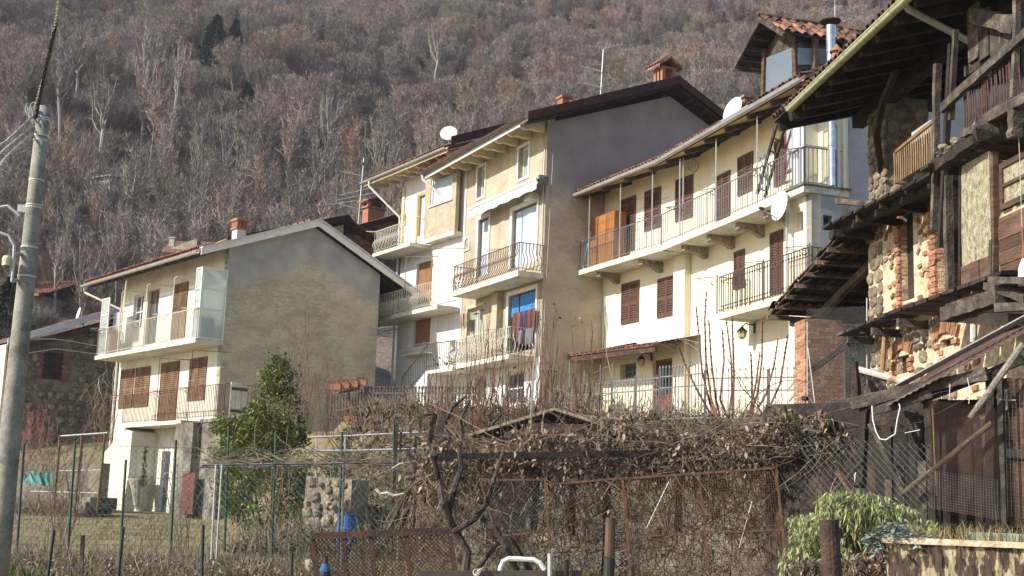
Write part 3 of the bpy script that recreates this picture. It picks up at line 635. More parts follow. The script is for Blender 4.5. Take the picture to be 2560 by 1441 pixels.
MB().lathe((0, 0, -.02), [(.16, 0), (.03, .13), (.03, .22)], 10).build('lamp_shade', M('railgrey'), lp); MB().tube([(0, 0, .2), (0, 0, .3)], .01, 5).build('hook', M('railgrey'), lp)
pt = thing('big_planter', 'tapered brown planter on a white stand under the left house porch', 'plant pot', A.W(A.hy(347, 1230, -.7)[0], -.7, -.9))
MB().lathe((0, 0, .35), [(.12, 0), (.3, .75), (.42, 1.05), (.42, 1.1), (.34, 1.1), (.3, .95)], 14).build('pot', M('concrete'), pt)
MB().lathe((0, 0, 0), [(.24, 0), (.2, .1), (.1, .3), (.12, .36)], 10).build('stand', M('trimwhite'), pt)
for (px, yb, yt, wd) in ((325, 1210, 1130, .18), (357, 1215, 1120, .12)):
    x, z = A.hy(px, yb, -.75); zt = A.hy(px, yt, -.75)[1]; mm = []
    base = A.W(x, -.75, z)
    for i in range(260):
        t = random.random(); r = wd*(1-t*.8)*random.random(); an = random.uniform(0, 6.28); mm.append((base.x+r*math.cos(an), base.y+r*math.sin(an), z+(zt-z)*t))
    MAT.setdefault('conifer', island_var(pm('dark_conifer_green', [(.012, .022, .010), (.03, .05, .02)], sc=3, rough=.9, fine=.3), .5))
    o = leaves(mm, .12, M('conifer'), 'potted_cypress', at=tuple(base), kind=None); tag(o, 'slim dark potted cypress left of the planter' if px == 325 else 'slim dark cypress rising above the planter centre', 'plant')
pipe(hA, [A.W(0, 0, 0)*0+Vector((-11.0, -1.2, 8.6)), (-11.0, -1.15, 8.35), (-9.5, -.1, 7.6), (-9.46, -.08, 5.4), (-9.46, -.08, -.9)], M('slab'), r=.05)
# hillside steps + red pipe frame beside the house
# ================================================================== house B: bright white, dish on its roof
B = Frame(at(1110, 800, 49), -32.9)
hB = house('white_house', 'bright white house with wavy railings between the cement gable house and the tall beige house', 'house', B)
dB = [B.rect(1046, 486, 1064, 592), B.rect(1041, 650, 1081, 762), B.rect(1033, 794, 1076, 868)]
wall('front_wall', M('plasterB'), hB, -3.8, 1.3, 2, 13.25, 0, .3, [(a, b, c, d) for a, b, c, d in dB])
MB().box(-3.8, -3.55, .31, 7.5, 2, 13.2).build('side_wall', M('plasterB'), hB); MB().box(-3.5, 1.3, 7.2, 7.5, 2, 13.1).build('back_wall', M('plasterB'), hB)
BY = -.35; sx = B.hy(1138, 500, BY)[0]
bx = B.rect(1062, 430, 1138, 597, BY)
bw_ = B.rect(1077, 430, 1130, 516, BY); BZ = B.hy(1100, 588, BY)[1]
wall('bay_front', M('plasterC'), hB, bx[0], sx+.05, BZ, 13.3, BY, BY+.15, [bw_])
MB().box(bx[0], bx[0]+.15, BY+.151, -.004, BZ, 13.1).build('bay_side', M('plasterC'), hB)
a, b, c, d = bw_; roller(hB, a+.08, b-.08, c+.04, d-.04, BY+.1, M('blueshutter'), pitch=.07); w = MB(); w.box(a, a+.08, BY+.04, BY+.13, c, d); w.box(b-.08, b, BY+.04, BY+.13, c, d); w.box(a-.1, b+.1, BY-.06, BY+.13, c-.06, c-.003); w.build('window_frame', M('trimwhite'), hB)
a, b, c, d = dB[0]; roller(hB, a+.06, b-.05, c, d-.05, .1, M('blueshutter'), pitch=.06)
tf = MB(); tf.box(a-.14, a-.002, -.03, -.003, c-.3, d+.12); tf.box(a-.002, b+.1, -.03, -.003, d, d+.12); tf.box(a, a+.05, 0, .1, c, d-.003); tf.build('door_surround', M('ochrewood'), hB)
for k in (1, 2):
    a, b, c, d = dB[k]; roller(hB, a+.05, (a+b)/2-.01, c, d-.04, .1, M('tanshutter')); roller(hB, (a+b)/2+.01, b-.05, c, d-.04, .1, M('tanshutter'))
    w = MB(); w.box(a-.05, a-.003, -.02, .05, c, d+.05); w.box(b+.003, b+.05, -.02, .05, c, d+.05); w.box(a-.0, b+.0, -.02, .05, d+.003, d+.05); w.build('window_surround', M('trimwhite'), hB)
def arch(parent, x0, x1, z0, z1, y, mat, dm, t=.07, name='niche'):
    r = (x1-x0)/2; cx = (x0+x1)/2; n = 10; O = [(x0, z0), (x0, z1-r)]+[(cx-r*math.cos(math.pi*i/n), z1-r+r*math.sin(math.pi*i/n)) for i in range(1, n)]+[(x1, z1-r), (x1, z0)]
    ri = r-t; I = [(x0+t, z0+t), (x0+t, z1-r)]+[(cx-ri*math.cos(math.pi*i/n), z1-r+ri*math.sin(math.pi*i/n)) for i in range(1, n)]+[(x1-t, z1-r), (x1-t, z0+t)]
    mb = MB(); m = len(O)
    for i in range(m):
        j = (i+1) % m; mb.hexa([(O[i][0], y, O[i][1]), (O[j][0], y, O[j][1]), (I[j][0], y, I[j][1]), (I[i][0], y, I[i][1]), (O[i][0], y-.05, O[i][1]), (O[j][0], y-.05, O[j][1]), (I[j][0], y-.05, I[j][1]), (I[i][0], y-.05, I[i][1])])
    o = mb.build(name, mat, parent); q = MB(); q.prism([(p[0], p[1]) for p in I], 1, y-.006, y-.003); q.build('niche_back', dm, o); return o
a, b, c, d = B.rect(1002, 528, 1016, 567); arch(hB, a, b, c, d, -.003, M('ochrewood'), M('tanshutter'))
MB().box(-4.45, bx[0]+.1, -1.0, -.003, 9.98, 10.13).build('balcony_slab', M('slab'), hB); MB().box(bx[0]+.102, sx+.05, BY-.02, -.003, BZ-.16, BZ-.003).build('bay_soffit', M('slab'), hB)
MB().box(-4.45, sx+.1, -1.0, -.003, 7.2, 7.36).build('balcony_slab', M('slab'), hB)
railing(hB, [(-4.4, -.02), (-4.4, -.95), (bx[0]-.02, -.95)], 10.15, 11.05, M('railwhite'), spacing=.14, style='belly', r=.015)
railing(hB, [(-4.4, -.02), (-4.4, -.95), (sx+.05, -.95)], 7.38, 8.3, M('railwhite'), spacing=.14, style='belly', r=.015)
for px, py in ((941, 573), (1048, 545)):
    x, z = B.hy(px, py, -.98); MB().tube([(x, -.95, 11.05), (x-.5, -1.2, 11.1), (x-.5, -.95+.5, 11.1)], .012, 5).build('line_bracket', M('railwhite'), hB)
for px in (1014, 1078): x = B.hy(px, 680, -.95)[0]; MB().tube([(x, -.95, 7.4), (x, -.95, 9.6), (x+.9, -.02, 9.6)], .02, 6).build('post', M('corbel'), hB)
# roof
rz = 13.34
rB = MB().prism([(-1.0, rz), (4.2, rz+2.1), (9, rz+.1), (9, rz+.2), (4.2, rz+2.2), (-1.0, rz+.1)], 0, -5.6, 1.5).build('roof', M('oldtile'), hB)
MB().prism([(-.95, rz-.02), (.0, rz+.36), (.0, rz+.34), (-.95, rz-.05)], 0, -5.55, 1.5).build('soffit', M('creamwood'), hB)
for i in range(9):
    x = -5.3+i*.8; P = [(-.92, rz-.06), (-.92, rz-.13), (-.75, rz-.17), (-.6, rz-.12), (-.4, rz-.13), (-.01, rz-.05), (-.01, rz+.3)]
    MB().prism(P, 0, x, x+.14).build('rafter', M('creamwood'), hB)
MB().box(-5.6, 1.45, -1.02, -.97, rz-.13, rz+.05).build('fascia', M('creamwood'), hB)
gutter(hB, -5.7, 1.5, -1.1, rz+.03, M('gutter'))
tiles(rB, -5.6, 1.5, -1.04, rz+.13, .4, 2, None, tm=tm)
MB().prism([(-.9, rz+.16), (4.2, rz+2.26), (4.2, rz+2.6), (-.9, rz+.5)], 0, 1.5, 1.56).build('verge_board', M('darksheet'), hB)
pipe(hB, [(-4.9, -1.1, rz-.05), (-4.9, -1.1, rz-.25), (-3.92, -.1, rz-1.6), (-3.92, -.08, rz-1.75), (-3.92, -.08, 3)], M('pvc'))
ch = thing('orange_chimney_post', 'x', 'x') if 0 else None
MB().box(-3.85, -3.65, -.06, -.003, 10.2, 13).build('corner_strip', M('creamwood'), hB)
# flower rail and stair
a, b, c, d = B.rect(1010, 866, 1070, 890, -.3)
MB().box(a, b, -.45, -.003, B.hy(1040, 882, -.45)[1]-.06, B.hy(1040, 882, -.45)[1]).build('window_shelf', M('slab'), hB)
zz = B.hy(1040, 882, -.45)[1]; railing(hB, [(a, -.02), (a, -.42), (b, -.42), (b, -.02)], zz, zz+.34, M('railwhite'), spacing=.13, style='belly', r=.009)
st = thing('outside_stair', 'white outside stair with dark iron handrail rising against the white house', 'stair', B.O, B.ang)
x0, z0 = B.hy(1003, 985, -1.2); x1, z1 = B.hy(1066, 905, -1.2); n = 12
for i in range(n):
    xa = x0+(x1-x0)*i/n; xb = x0+(x1-x0)*(i+1)/n; MB().box(xa, xb, -1.15, -.1, 2.2, z0+(z1-z0)*(i+1)/n-.35).build('step', M('plasterB'), st)
MB().box(x1+.002, x1+2.6, -1.15, -.1, z1-.45, z1-.33).build('landing', M('plasterB'), st)
railing(st, [(x0, -1.2), (x1, -1.2)], z0-.3, z0+.62, M('raildark'), spacing=.13, zf=lambda t: (z1-z0)*t)
railing(st, [(x1+.02, -1.2), (x1+2.0, -1.2)], z1-.28, z1+.64, M('raildark'), spacing=.13)
dsh = None
def dish(name, label, p, r, az, el, mat, arm=True, mast=None):
    t = thing(name, label, 'satellite dish', p); a, e = math.radians(az), math.radians(el); ax = Vector((math.sin(a)*math.cos(e), math.cos(a)*math.cos(e), math.sin(e)))
    prof = [(r*k, -.25*r*(1-k*k)) for k in (.02, .3, .6, .85, 1)]
    MB().lathe((0, 0, 0), prof+[(r*1.0, .02), (r*.985, .02), (r*.84, -.25*r*.28+.02), (r*.3, -.2*r)][:1], 28, ax).build('reflector', mat, t, smooth=False)
    sd = Vector((0, 0, -1))-ax*Vector((0, 0, -1)).dot(ax); sd.normalize()
    if arm:
        MB().bar(sd*r*.9, sd*r*.55+ax*r*1.25, .03).build('arm', M('gutter'), t); MB().lathe(tuple(sd*r*.5+ax*r*1.25), [(.03, -.08), (.05, 0), (.04, .06)], 8, -ax).build('receiver', M('raildark'), t)
    if mast: MB().tube([-ax*(.22*r), -ax*.2+Vector((0, 0, -.1)), Vector(mast)-ax*.2], .028, 6).build('mast', M('gutter'), t)
    return t
p = B.W(B.hy(1121, 350, .9)[0], .9, B.hy(1121, 350, .9)[1]); p.z += .28; dish('satellite_dish', 'stained cream satellite dish standing on the white house roof', p, .36, 188, 22, M('dish'), False, (0, 0, -.6))
# ================================================================== house C: tall beige house
MAT['gableC'] = gable_mat('dark_brown_cement', [(.26, .22, .20), (.33, .285, .26)], [(.38, .32, .235), (.47, .40, .30), (.53, .455, .34)], (.30, .275, .225), 0.0, 10.9, .5, 0, amp=.5, dk=.25, soft=.55)
C = Frame(at(1352, 890, 42), -26)
hC = house('tall_beige_house', 'tall narrow beige rendered house with dark brown gable, striped awning and wavy iron railings', 'house', C)
wC = [C.rect(1194, 412, 1213, 497), C.rect(1297, 360, 1322, 450), C.rect(1196, 541, 1222, 694), C.rect(1281, 503, 1343, 672), C.rect(1169, 764, 1206, 840), C.rect(1272, 722, 1340, 885),
      C.rect(1264, 928, 1308, 1012), C.rect(1186, 940, 1215, 1010), C.rect(1128, 955, 1150, 1008)]
XL = -8.7
wall('front_wall', M('plasterC'), hC, XL, -.004, 4.9, 13.1, 0, .3, wC[:6])
wall('ground_floor_wall', M('plasterB'), hC, XL, -.004, 1.8, 4.897, .0, .3, wC[6:])
MB().prism([(0, 1.8), (9.8, 1.8), (9.8, 12.4), (4.9, 14.7), (.0, 12.9)], 0, -.3, 0).build('gable_wall', M('gableC'), hC)
MB().prism([(.31, 1.8), (9.8, 1.8), (9.8, 12.4), (4.9, 14.7), (.31, 13.0)], 0, XL, XL+.3).build('gable_wall', M('plasterC'), hC)
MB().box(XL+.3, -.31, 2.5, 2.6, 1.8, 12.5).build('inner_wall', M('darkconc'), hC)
for z in (4.8, 7.6): MB().box(XL+.3, -.31, .31, 2.49, z, z+.15).build('floor', M('concrete'), hC)
for k in (0, 1):
    a, b, c, d = wC[k]; window(hC, a+.02, b-.01, c, d, .16, M('trimwhite'), M('frost'), bars=0, name='attic_window')
    w = MB(); w.box(a-.09, a-.0, -.035, -.003, c-.09, d+.09); w.box(b+.0, b+.08, -.035, -.003, c-.09, d+.09); w.box(a, b, -.035, -.003, d, d+.09); w.box(a, b, -.035, -.003, c-.09, c); w.build('window_surround', M('trimwhite'), hC)
for k, mt in ((2, 'blueshutter'), (3, 'blueshutter'), (5, 'brightblue')):
    a, b, c, d = wC[k]; 
    if k == 2: roller(hC, a+.06, b-.06, c, d-.05, .12, M(mt), pitch=.06)
    elif k == 3: roller(hC, a+.06, a+(b-a)*.27, c, d-.05, .12, M(mt), pitch=.06); roller(hC, a+(b-a)*.27+.05, b-.06, c, d-.05, .12, M(mt), pitch=.06)
    else:
        zm = d-(d-c)*.42; roller(hC, a+.06, a+(b-a)*.32, zm+.1, d-.05, .08, M(mt), pitch=.06, label='half lowered bright blue roller shutter'); roller(hC, a+(b-a)*.32+.05, b-.06, zm, d-.05, .08, M(mt), pitch=.06)
        MB().box(a+(b-a)*.3, a+(b-a)*.3+.05, .05, .12, c, d).build('door_post', M('brownshutter'), hC)
    w = MB(); w.box(a-.16, a-.0, -.05, -.003, c, d+.14); w.box(b+.0, b+.1, -.05, -.003, c, d+.14); w.box(a, b, -.05, -.003, d, d+.14); w.build('door_surround', M('trimwhite'), hC)
a, b, c, d = wC[4]; window(hC, a, b, c, d, .12, M('creamwood'), M('frost'), bars=1, hb=0); w = MB(); w.box(a-.1, b+.1, -.03, -.003, d, d+.12); w.box(a-.1, a-.003, -.03, -.003, c, d-.003); w.build('window_surround', M('creamwood'), hC)
for k in (6, 7, 8):
    a, b, c, d = wC[k]; window(hC, a, b, c, d, .12, M('trimwhite'), bars=1 if k < 8 else 0, hb=1)
    w = MB(); 
    for i in range(1, 5): w.tube([(a+(b-a)*i/5, .04, c), (a+(b-a)*i/5, .04, d)], .012, 4)
    w.build('window_grille', M('railgrey'), hC)
for r_ in ((1162, 589, 1176, 630), (1140, 802, 1149, 842)):
    a, b, c, d = C.rect(*r_); arch(hC, a, b, c, d, -.003, M('trimwhite'), M('corbel'))
a, b, c, d = C.rect(1245, 730, 1258, 812); MB().box(a, b, -.25, -.004, 4.95, 7.44).build('pilaster', M('plasterC'), hC)
xl, xr_ = C.hy(1130, 725, -1)[0], .12
MB().box(xl, xr_, -1.0, -.06, 7.48, 7.66).build('balcony_slab', M('slab'), hC)
MB().box(xl-.1, -.35, -1.0, -.06, 4.78, 4.93).build('balcony_slab', M('slab'), hC)
railing(hC, [(xl+.02, -.05), (xl+.02, -.95), (.06, -.95), (.06, -.05)], 7.68, 8.62, M('railrust'), spacing=.135, style='belly', r=.014)
railing(hC, [(xl-.08, -.05), (xl-.08, -.95), (-.4, -.95), (-.4, -.05)], 4.95, 5.85, M('railwhite'), spacing=.135, style='belly', r=.019)
pn = MB().box(xl+2.2, -.75, -.93, -.9, 4.96, 5.28) if 0 else None
for (x, z) in ((xl, 8.62), (-1.2, 8.62), (xl-.1, 5.85), (-1.2, 5.85)): MB().tube([(x, -.95, z), (x-.75, -1.2, z+.02)], .014, 5).build('line_bracket', M('railgrey'), hC)
# roof of C
rzF = 12.78; sl_ = .395; ry = 4.9; rzR = rzF+sl_*(ry+1)
rC = MB().prism([(-1.0, rzF), (ry, rzR), (ry, rzR+.12), (-1.0, rzF+.12)], 0, -8.6, .55).build('roof', M('oldtile'), hC)
rC2 = MB().prism([(ry, rzR), (10.6, rzR-.5*5.7), (10.6, rzR-.5*5.7+.12), (ry, rzR+.12)], 0, -8.6, .55).build('roof', M('oldtile'), hC)
for (ya, za, yb, zb) in ((-1.05, rzF+.1, ry, rzR+.1), (ry, rzR+.1, 10.6, rzR-.5*5.7+.1)):
    MB().prism([(ya, za-.22), (yb, zb-.22), (yb, zb+.08), (ya, za+.08)], 0, .56, .62).build('verge_board', M('darksheet'), hC)
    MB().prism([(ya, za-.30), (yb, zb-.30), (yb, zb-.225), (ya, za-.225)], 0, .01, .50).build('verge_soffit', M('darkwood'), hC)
for i in range(7):
    y = ry+.6+i*.62; MB().bar((-.02, y, rzR-.5*(y-ry)-.32), (.5, y, rzR-.5*(y-ry)-.32), .1, .1).build('rafter', M('darkwood'), hC)
MB().prism([(-.98, rzF-.03), (-.01, rzF+.35), (-.01, rzF+.38), (-.98, rzF-.0)], 0, -8.55, .0).build('soffit', M('creamwood'), hC)
for i in range(9):
    x = -8.3+i*1.0; P = [(-.96, rzF-.03), (-.96, rzF-.12), (-.75, rzF-.2), (-.55, rzF-.14), (-.3, rzF-.18), (-.01, rzF-.16), (-.01, rzF+.32)]
    MB().prism(P, 0, x, x+.16).build('rafter', M('creamwood'), hC)
MB().box(-8.6, .5, -1.02, -.985, rzF-.16, rzF+.06).build('fascia', M('trimwhite'), hC)
gutter(hC, -8.68, .5, -1.12, rzF+.06, M('gutterbrown'), r=.09); tiles(rC, -8.6, -3.6, -1.06, rzF+.15, .395, 1, None, tm=tm)
pipe(hC, [(-8.45, -1.12, rzF), (-8.45, -1.1, rzF-.2), (-7.72, -.12, rzF-1.2), (-7.72, -.1, rzF-1.4), (-7.72, -.1, 5.2), (-7.72, -.1, 2.4)], M('pvc'), r=.055)
MB().tube([(.02, .25, 12.6), (.03, .12, 8), (.03, -.02, 2.5)], .01, 4).build('cable', M('rope'), hC)
x, z = C.hy(1411, 262, 1.6); chimney_box(rC, x, 1.6, z-.9, z-.12, .32, .32, M('terracotta'), M('terracotta'), label='small terracotta chimney pot')
# big chimney with its own tiled hat
x, z = C.hy(1662, 210, 5.3); ctop = rC
cb = MB().box(x-.3, x+.3, 5.0, 5.6, z-.9, z).build('chimney', M('concrete'), rC, label='large chimney with a small tiled gable hat')
cc = MB()
for sx_ in (-.23, 0, .23):
    for sy in (5.07, 5.53): cc.box(x+sx_-.07, x+sx_+.07, sy-.07, sy+.07, z+.001, z+.5)
cc.box(x-.31, x+.31, 4.98, 5.62, z+.5, z+.56); cc.build('chimney_pillars', M('terracotta'), cb)
hat = MB().prism([(4.8, z+.52), (5.3, z+.85), (5.8, z+.52), (5.8, z+.6), (5.3, z+.95), (4.8, z+.6)], 0, x-.42, x+.42).build('chimney_hat', M('redtile'), cb)
for i in range(5):
    inst(tm, 'tile', hat, (x-.36+i*.18, 4.77, z+.6), (math.radians(38), 0, 0), (1, 1.5, 1))
an = thing('tv_antenna', 'tall thin television antenna with two comb arrays on the tall beige house roof', 'antenna', C.W(C.hy(1500, 250, 2.5)[0], 2.5, C.hy(1500, 250, 2.5)[1]))
def yagi(mb, o, d, L, n, w):
    d = Vector(d).normalized(); s = d.cross(Vector((0, 0, 1))).normalized(); o = Vector(o); mb.tube([o, o+d*L], .018, 4)
    for i in range(n): q = o+d*(L*i/(n-1)); mb.tube([q-s*w/2, q+s*w/2], .013, 3)
MB().tube([(0, 0, -.4), (.08, .02, 1.9)], .022, 6).build('mast', M('gutter'), an)
for z in (.45, 1.05): m = MB(); yagi(m, (.02, 0, z), (-.8, .5, .35), .75, 9, .3); m.build('yagi_array', M('gutter'), an)
m = MB(); yagi(m, (.08, 0, 1.9), (.9, -.4, .14), .75, 6, .3); m.build('yagi_array', M('gutter'), an)
MB().tube([(0, 0, -.03), (-1.1, .2, -.02)], .012, 4).build('stay', M('gutter'), an)
# awning
aw = thing('striped_awning', 'green and white striped awning folded out over the tall beige house balcony', 'awning', C.O, C.ang)
AY = -.55; a, b, c, d = C.rect(1172, 447, 1340, 540, AY); zt = C.hy(1172, 524, AY)[1]; zt2 = C.hy(1340, 450, AY)[1]
smat = pm('awning_white', [(.72, .74, .73), (.78, .79, .78)], sc=3, rough=.8, fine=.04); gmat = pm('awning_green_grey', [(.36, .44, .43), (.42, .50, .49)], sc=3, rough=.8, fine=.06)
n = 44; zt = (zt+zt2)/2
for i in range(n):
    xa, xb = a+(b-a)*i/n, a+(b-a)*(i+1)/n; mt = smat if i % 2 else gmat; m = MB(); dy = .012*math.sin(i*1.3)
    m.poly((xa, AY, zt), (xb, AY, zt), (xb, -.1, zt+.16), (xa, -.1, zt+.16)); m.poly((xa, AY, zt-.004), (xa, -.1, zt+.156), (xb, -.1, zt+.156), (xb, AY, zt-.004))
    zb = zt-.34-.02*math.sin(i*.8)
    m.hexa([(xa, AY-.01+dy, zb), (xb, AY-.01-dy, zb), (xb, AY-.005-dy, zb), (xa, AY-.005+dy, zb), (xa, AY-.01, zt-.01), (xb, AY-.01, zt-.01), (xb, AY-.005, zt-.01), (xa, AY-.005, zt-.01)])
    m.build('stripe', mt, aw)
MB().box(a, b, AY-.04, AY+.01, zt-.02, zt+.05).build('front_bar', M('trimwhite'), aw); MB().box(b-.2, b-.1, -.4, -.04, zt-.1, zt+.2).build('winding_box', M('railgrey'), aw)
MB().tube([(a+.6, AY, zt-.05), (a+1.6, -.3, zt), (a+.9, -.05, zt+.05)], .02, 5).tube([(b-.3, AY, zt-.05), (b-1.4, -.3, zt), (b-.3, -.05, zt+.05)], .02, 5).build('folding_arm', M('gutter'), aw)
pipe(hC, [(-.12, -.03, 12.0), (-.12, -.03, 7.6)], M('pvc'), r=.02, name='cable_duct')
x, z = C.hy(1335, 492, -.15); MB().box(x-.45, x+.1, -.32, -.003, z-.1, z+.12).build('shutter_box', M('slab'), hC)
# laundry and things on balconies
def cloths(name, label, fr, px0, px1, py, y, h, mats, n, wv=.04):
    x0, z = fr.hy(px0, py, y); x1 = fr.hy(px1, py, y)[0]; t = thing(name, label, 'laundry', fr.O, fr.ang); w = (x1-x0)/n
    for i in range(n):
        m = MB(); hh = h*random.uniform(.6, 1.1); k = 5
        for j in range(k):
            xa = x0+i*w+w*j/k; xb = xa+w/k; ya, yb = y+wv*math.sin(i*5+j*1.9), y+wv*math.sin(i*5+(j+1)*1.9)
            m.hexa([(xa, ya, z-hh-.05*math.sin(j+i)), (xb, yb, z-hh-.05*math.sin(j+1+i)), (xb, yb+.012, z-hh), (xa, ya+.012, z-hh), (xa, y, z), (xb, y, z), (xb, y+.012, z), (xa, y+.012, z)])
        m.build('garment', mats[i % len(mats)], t)
    return t
gm = [pm('cloth_%s' % n, [c, tuple(min(1, v*1.5) for v in c)], sc=5, rough=.95, fine=.15) for n, c in (('brown', (.10, .04, .025)), ('rust', (.14, .06, .04)), ('navy', (.02, .025, .08)), ('grey', (.12, .125, .14)), ('black', (.02, .02, .022)), ('dark_red', (.085, .025, .025)))]
cloths('hanging_laundry', 'row of dark brown, rust and navy clothes hung in the doorway with the blue shutter', C, 1282, 1338, 785, -.15, .95, [gm[0], gm[5], gm[1], gm[2], gm[0], gm[2]], 9)
cloths('hanging_laundry', 'grey and black cloths draped on the corner of the lower wavy railing', C, 1296, 1333, 828, -1.05, .5, [gm[3], gm[4], gm[3]], 4)
cloths('hanging_laundry', 'brown bundle of cloth hanging left of the small loggia window', C, 1157, 1167, 785, -.2, .55, [gm[0], M('corbel')], 2)
# ================================================================== house D: long cream house with two bends
_y = C.hx(1505, 850, 0)[0]
D = Frame(at(1505, 850, C.W(0, _y).y), -26)
BX = 5.3
D2 = Frame(D.W(BX, 0), -18)
hD = house('cream_house', 'long cream house with bending front, brown louvred shutters and red tiled eave', 'house', D)
_o2 = D.loc(D2.W(0, 0)); _r2 = D2.ang-D.ang
class Sub:      # builds D2-frame geometry as parts of the same house
    pass
def b2(mb, name, mat, **k): o = mb.build(name, mat, hD, **k); o.location = (_o2.x, _o2.y, 0); o.rotation_euler = (0, 0, _r2); return o
hD2 = hD
XE = D2.hy(2006, 447, -1)[0]
zS, zG = 7.93, 10.5
# D segment
wD = [D.rect(1594, 868+32, 1622, 948), D.rect(1631, 893, 1684, 1060)]
wall('front_wall', M('plasterD'), hD, -.2, BX, 1.8, 10.9, 0, .3, [D.rect(1550, 905, 1590, 950), (D.rect(1631, 893, 1684, 1060)[0], D.rect(1631, 893, 1684, 1060)[1], 2.4, D.rect(1631, 893, 1684, 1060)[3])])
a, b, c, d = D.rect(1550, 905, 1590, 950); window(hD, a, b, c, d, .2, M('railgrey'), bars=1, hb=1)
a, b, c, d = D.rect(1631, 893, 1684, 1060); c = 2.4; window(hD, a, b, c, d, .12, M('redpaint'), M('glass'), bars=1, hb=1, fw=.09, name='door', label='red brown double door with glazed upper halves'); MB().box(a+.05, b-.05, .1, .118, c, c+1.1).build('door_panel', M('redpaint'), hD)
def o2(fn, *ar, **k):
    """run a builder whose parts belong to the second, turned stretch of the front"""
    before = set(o.name for o in hD.children); r = fn(hD, *ar, **k)
    for o in hD.children:
        if o.name not in before: o.location = (_o2.x, _o2.y, 0); o.rotation_euler = (0, 0, _r2)
    return r
sm = D2.rect(1817, 898, 1832, 950)
_before = set(o.name for o in hD.children)
wall('front_wall', M('plasterD'), hD, .004, XE, 1.8, 10.75, .0, .3, [])
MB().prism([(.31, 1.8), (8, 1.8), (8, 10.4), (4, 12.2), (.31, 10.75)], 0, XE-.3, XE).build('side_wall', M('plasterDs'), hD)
vf = -.75; xv0 = D2.hy(1971, 470, vf)[0]; zl = 5.34
wv = D2.rect(1990, 527, 2008, 583, vf)
wall('annex_front', M('plasterD'), hD, xv0, XE, zl-3.2, zS-.16, vf, vf+.25, [wv])
yv = [D2.hx(p, 550, XE)[0] for p in (2058, 2081)]; zv = [D2.hx(2070, q, XE)[1] for q in (566, 539)]
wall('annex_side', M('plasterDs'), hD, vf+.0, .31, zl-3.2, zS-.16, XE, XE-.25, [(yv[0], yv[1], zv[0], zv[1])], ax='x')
MB().box(XE-.24, XE-.2, yv[0], yv[1], zv[0], zv[1]).build('pane', M('glass'), hD)
a, b, c, d = wv; window(hD, a, b, c, d, vf+.12, M('trimwhite'), bars=1)
for r_ in ((1837, 622, 1863, 726), (1927, 573, 1959, 741)):
    a, b, c, d = D2.rect(*r_); shutter(hD, a, b, c, d, -.003, M('brownshutter'))
for r_ in ((1790, 425, 1827, 562), (1846, 402-25, 1884, 492), (1938, 335, 1978, 470)):
    a, b, c, d = D2.rect(*r_); shutter(hD, a, b, c, d, -.003, M('brownshutter'))
a, b, c, d = D2.rect(2012, 300, 2060, 400); 
MB().box(XE-1.9, XE-.9, -.35, -.004, 8.55, 10.0).build('bay_box', M('plasterD'), hD); rw = window(hD, XE-1.85, XE-.95, 8.75, 9.95, -.41, M('redpaint'), M('curtain'), bars=1)
sl = MB().hexa([(.15-.25, -1.0, zS-.17), (XE, -1.0, zS-.17), (XE, .3, zS-.17), (0, -.003, zS-.17), (.15-.25, -1.0, zS), (XE, -1.0, zS), (XE, .3, zS), (0, -.003, zS)]) if 0 else MB().box(-.0, XE+.05, -1.0, -.004, zS-.17, zS)
sl.build('balcony_slab', M('slab'), hD)
MB().box(XE-.9, XE+.12, -1.05, .32, zS+.004, zS+.03).build('slate_edge', M('darkconc'), hD)
xl0 = D2.hy(1793, 787, -1)[0]
MB().box(xl0, XE+.02, -1.0, vf-.003 if 0 else -.004, zl-.16, zl).build('balcony_slab', M('slab'), hD)
xr2 = D2.hy(2025, 608, -1.0)[0]
railing(hD, [(xl0+.03, -.02), (xl0+.03, -.96), (xr2, -.96)], zl+.02, zl+1.02, M('raildark'), spacing=.13, style='twist', r=.014)
railing(hD, [(xr2+.01, -.94), (xr2+.01, .3)], zl+.02, zl+1.0, M('raildark'), spacing=.16, style='twist', r=.014)
for px in (1794, 1909, 2025):
    x = D2.hy(px, 650, -.96)[0]; scroll(hD, (x, -.97, zl+1.05), (-.8, -.6, 0), L=.62, h=.32, mat=M('raildark'))
    MB().tube([(x, -.97, zl-.0), (x, -.97, zl+1.1)], .022, 6).build('post', M('raildark'), hD)
# upper rail of the second stretch
railing(hD, [(-.1, -.96), (XE, -.96), (XE, .2)], zS+.02, zS+.98, M('railgrey'), spacing=.135, r=.012)
for px in (1700, 1790, 1893, 2000):
    x = D2.hy(px, 420, -.96)[0]
    if x > 0: MB().tube([(x, -.96, zS), (x, -.96, 10.35)], .018, 5).build('post', M('gutter'), hD); scroll(hD, (x, -.97, zS+1.0), (-.85, -.5, 0), L=.5, h=.25, mat=M('raildark'))
xg = D2.hy(1982, 350, -.93)[0]; glazed(hD, xg, XE-.02, -.93, -.93, zS+.04, 10.2, (8.95,), M('clear'), M('gutter')); glazed(hD, XE-.02, XE-.02, -.92, -.12, zS+.04, 10.2, (8.95,), M('clear'), M('gutter'))
pipe(hD, [(XE+.0, -.04, zS-.0), (XE, -.04, 11.0)], M('steel'), r=.085, name='flue', n=14) if 0 else None
pipe(hD, [(XE+.02, .0, zS), (XE+.02, .0, 9.5), (XE+.02, -.4, 9.85), (XE+.02, -.95, 10.4)], M('pvc'), r=.055)
MB().tube([(XE+.03, .17, zS), (XE+.03, .17, 11)], .05, 8).build('corner_strip', M('plasterD'), hD)
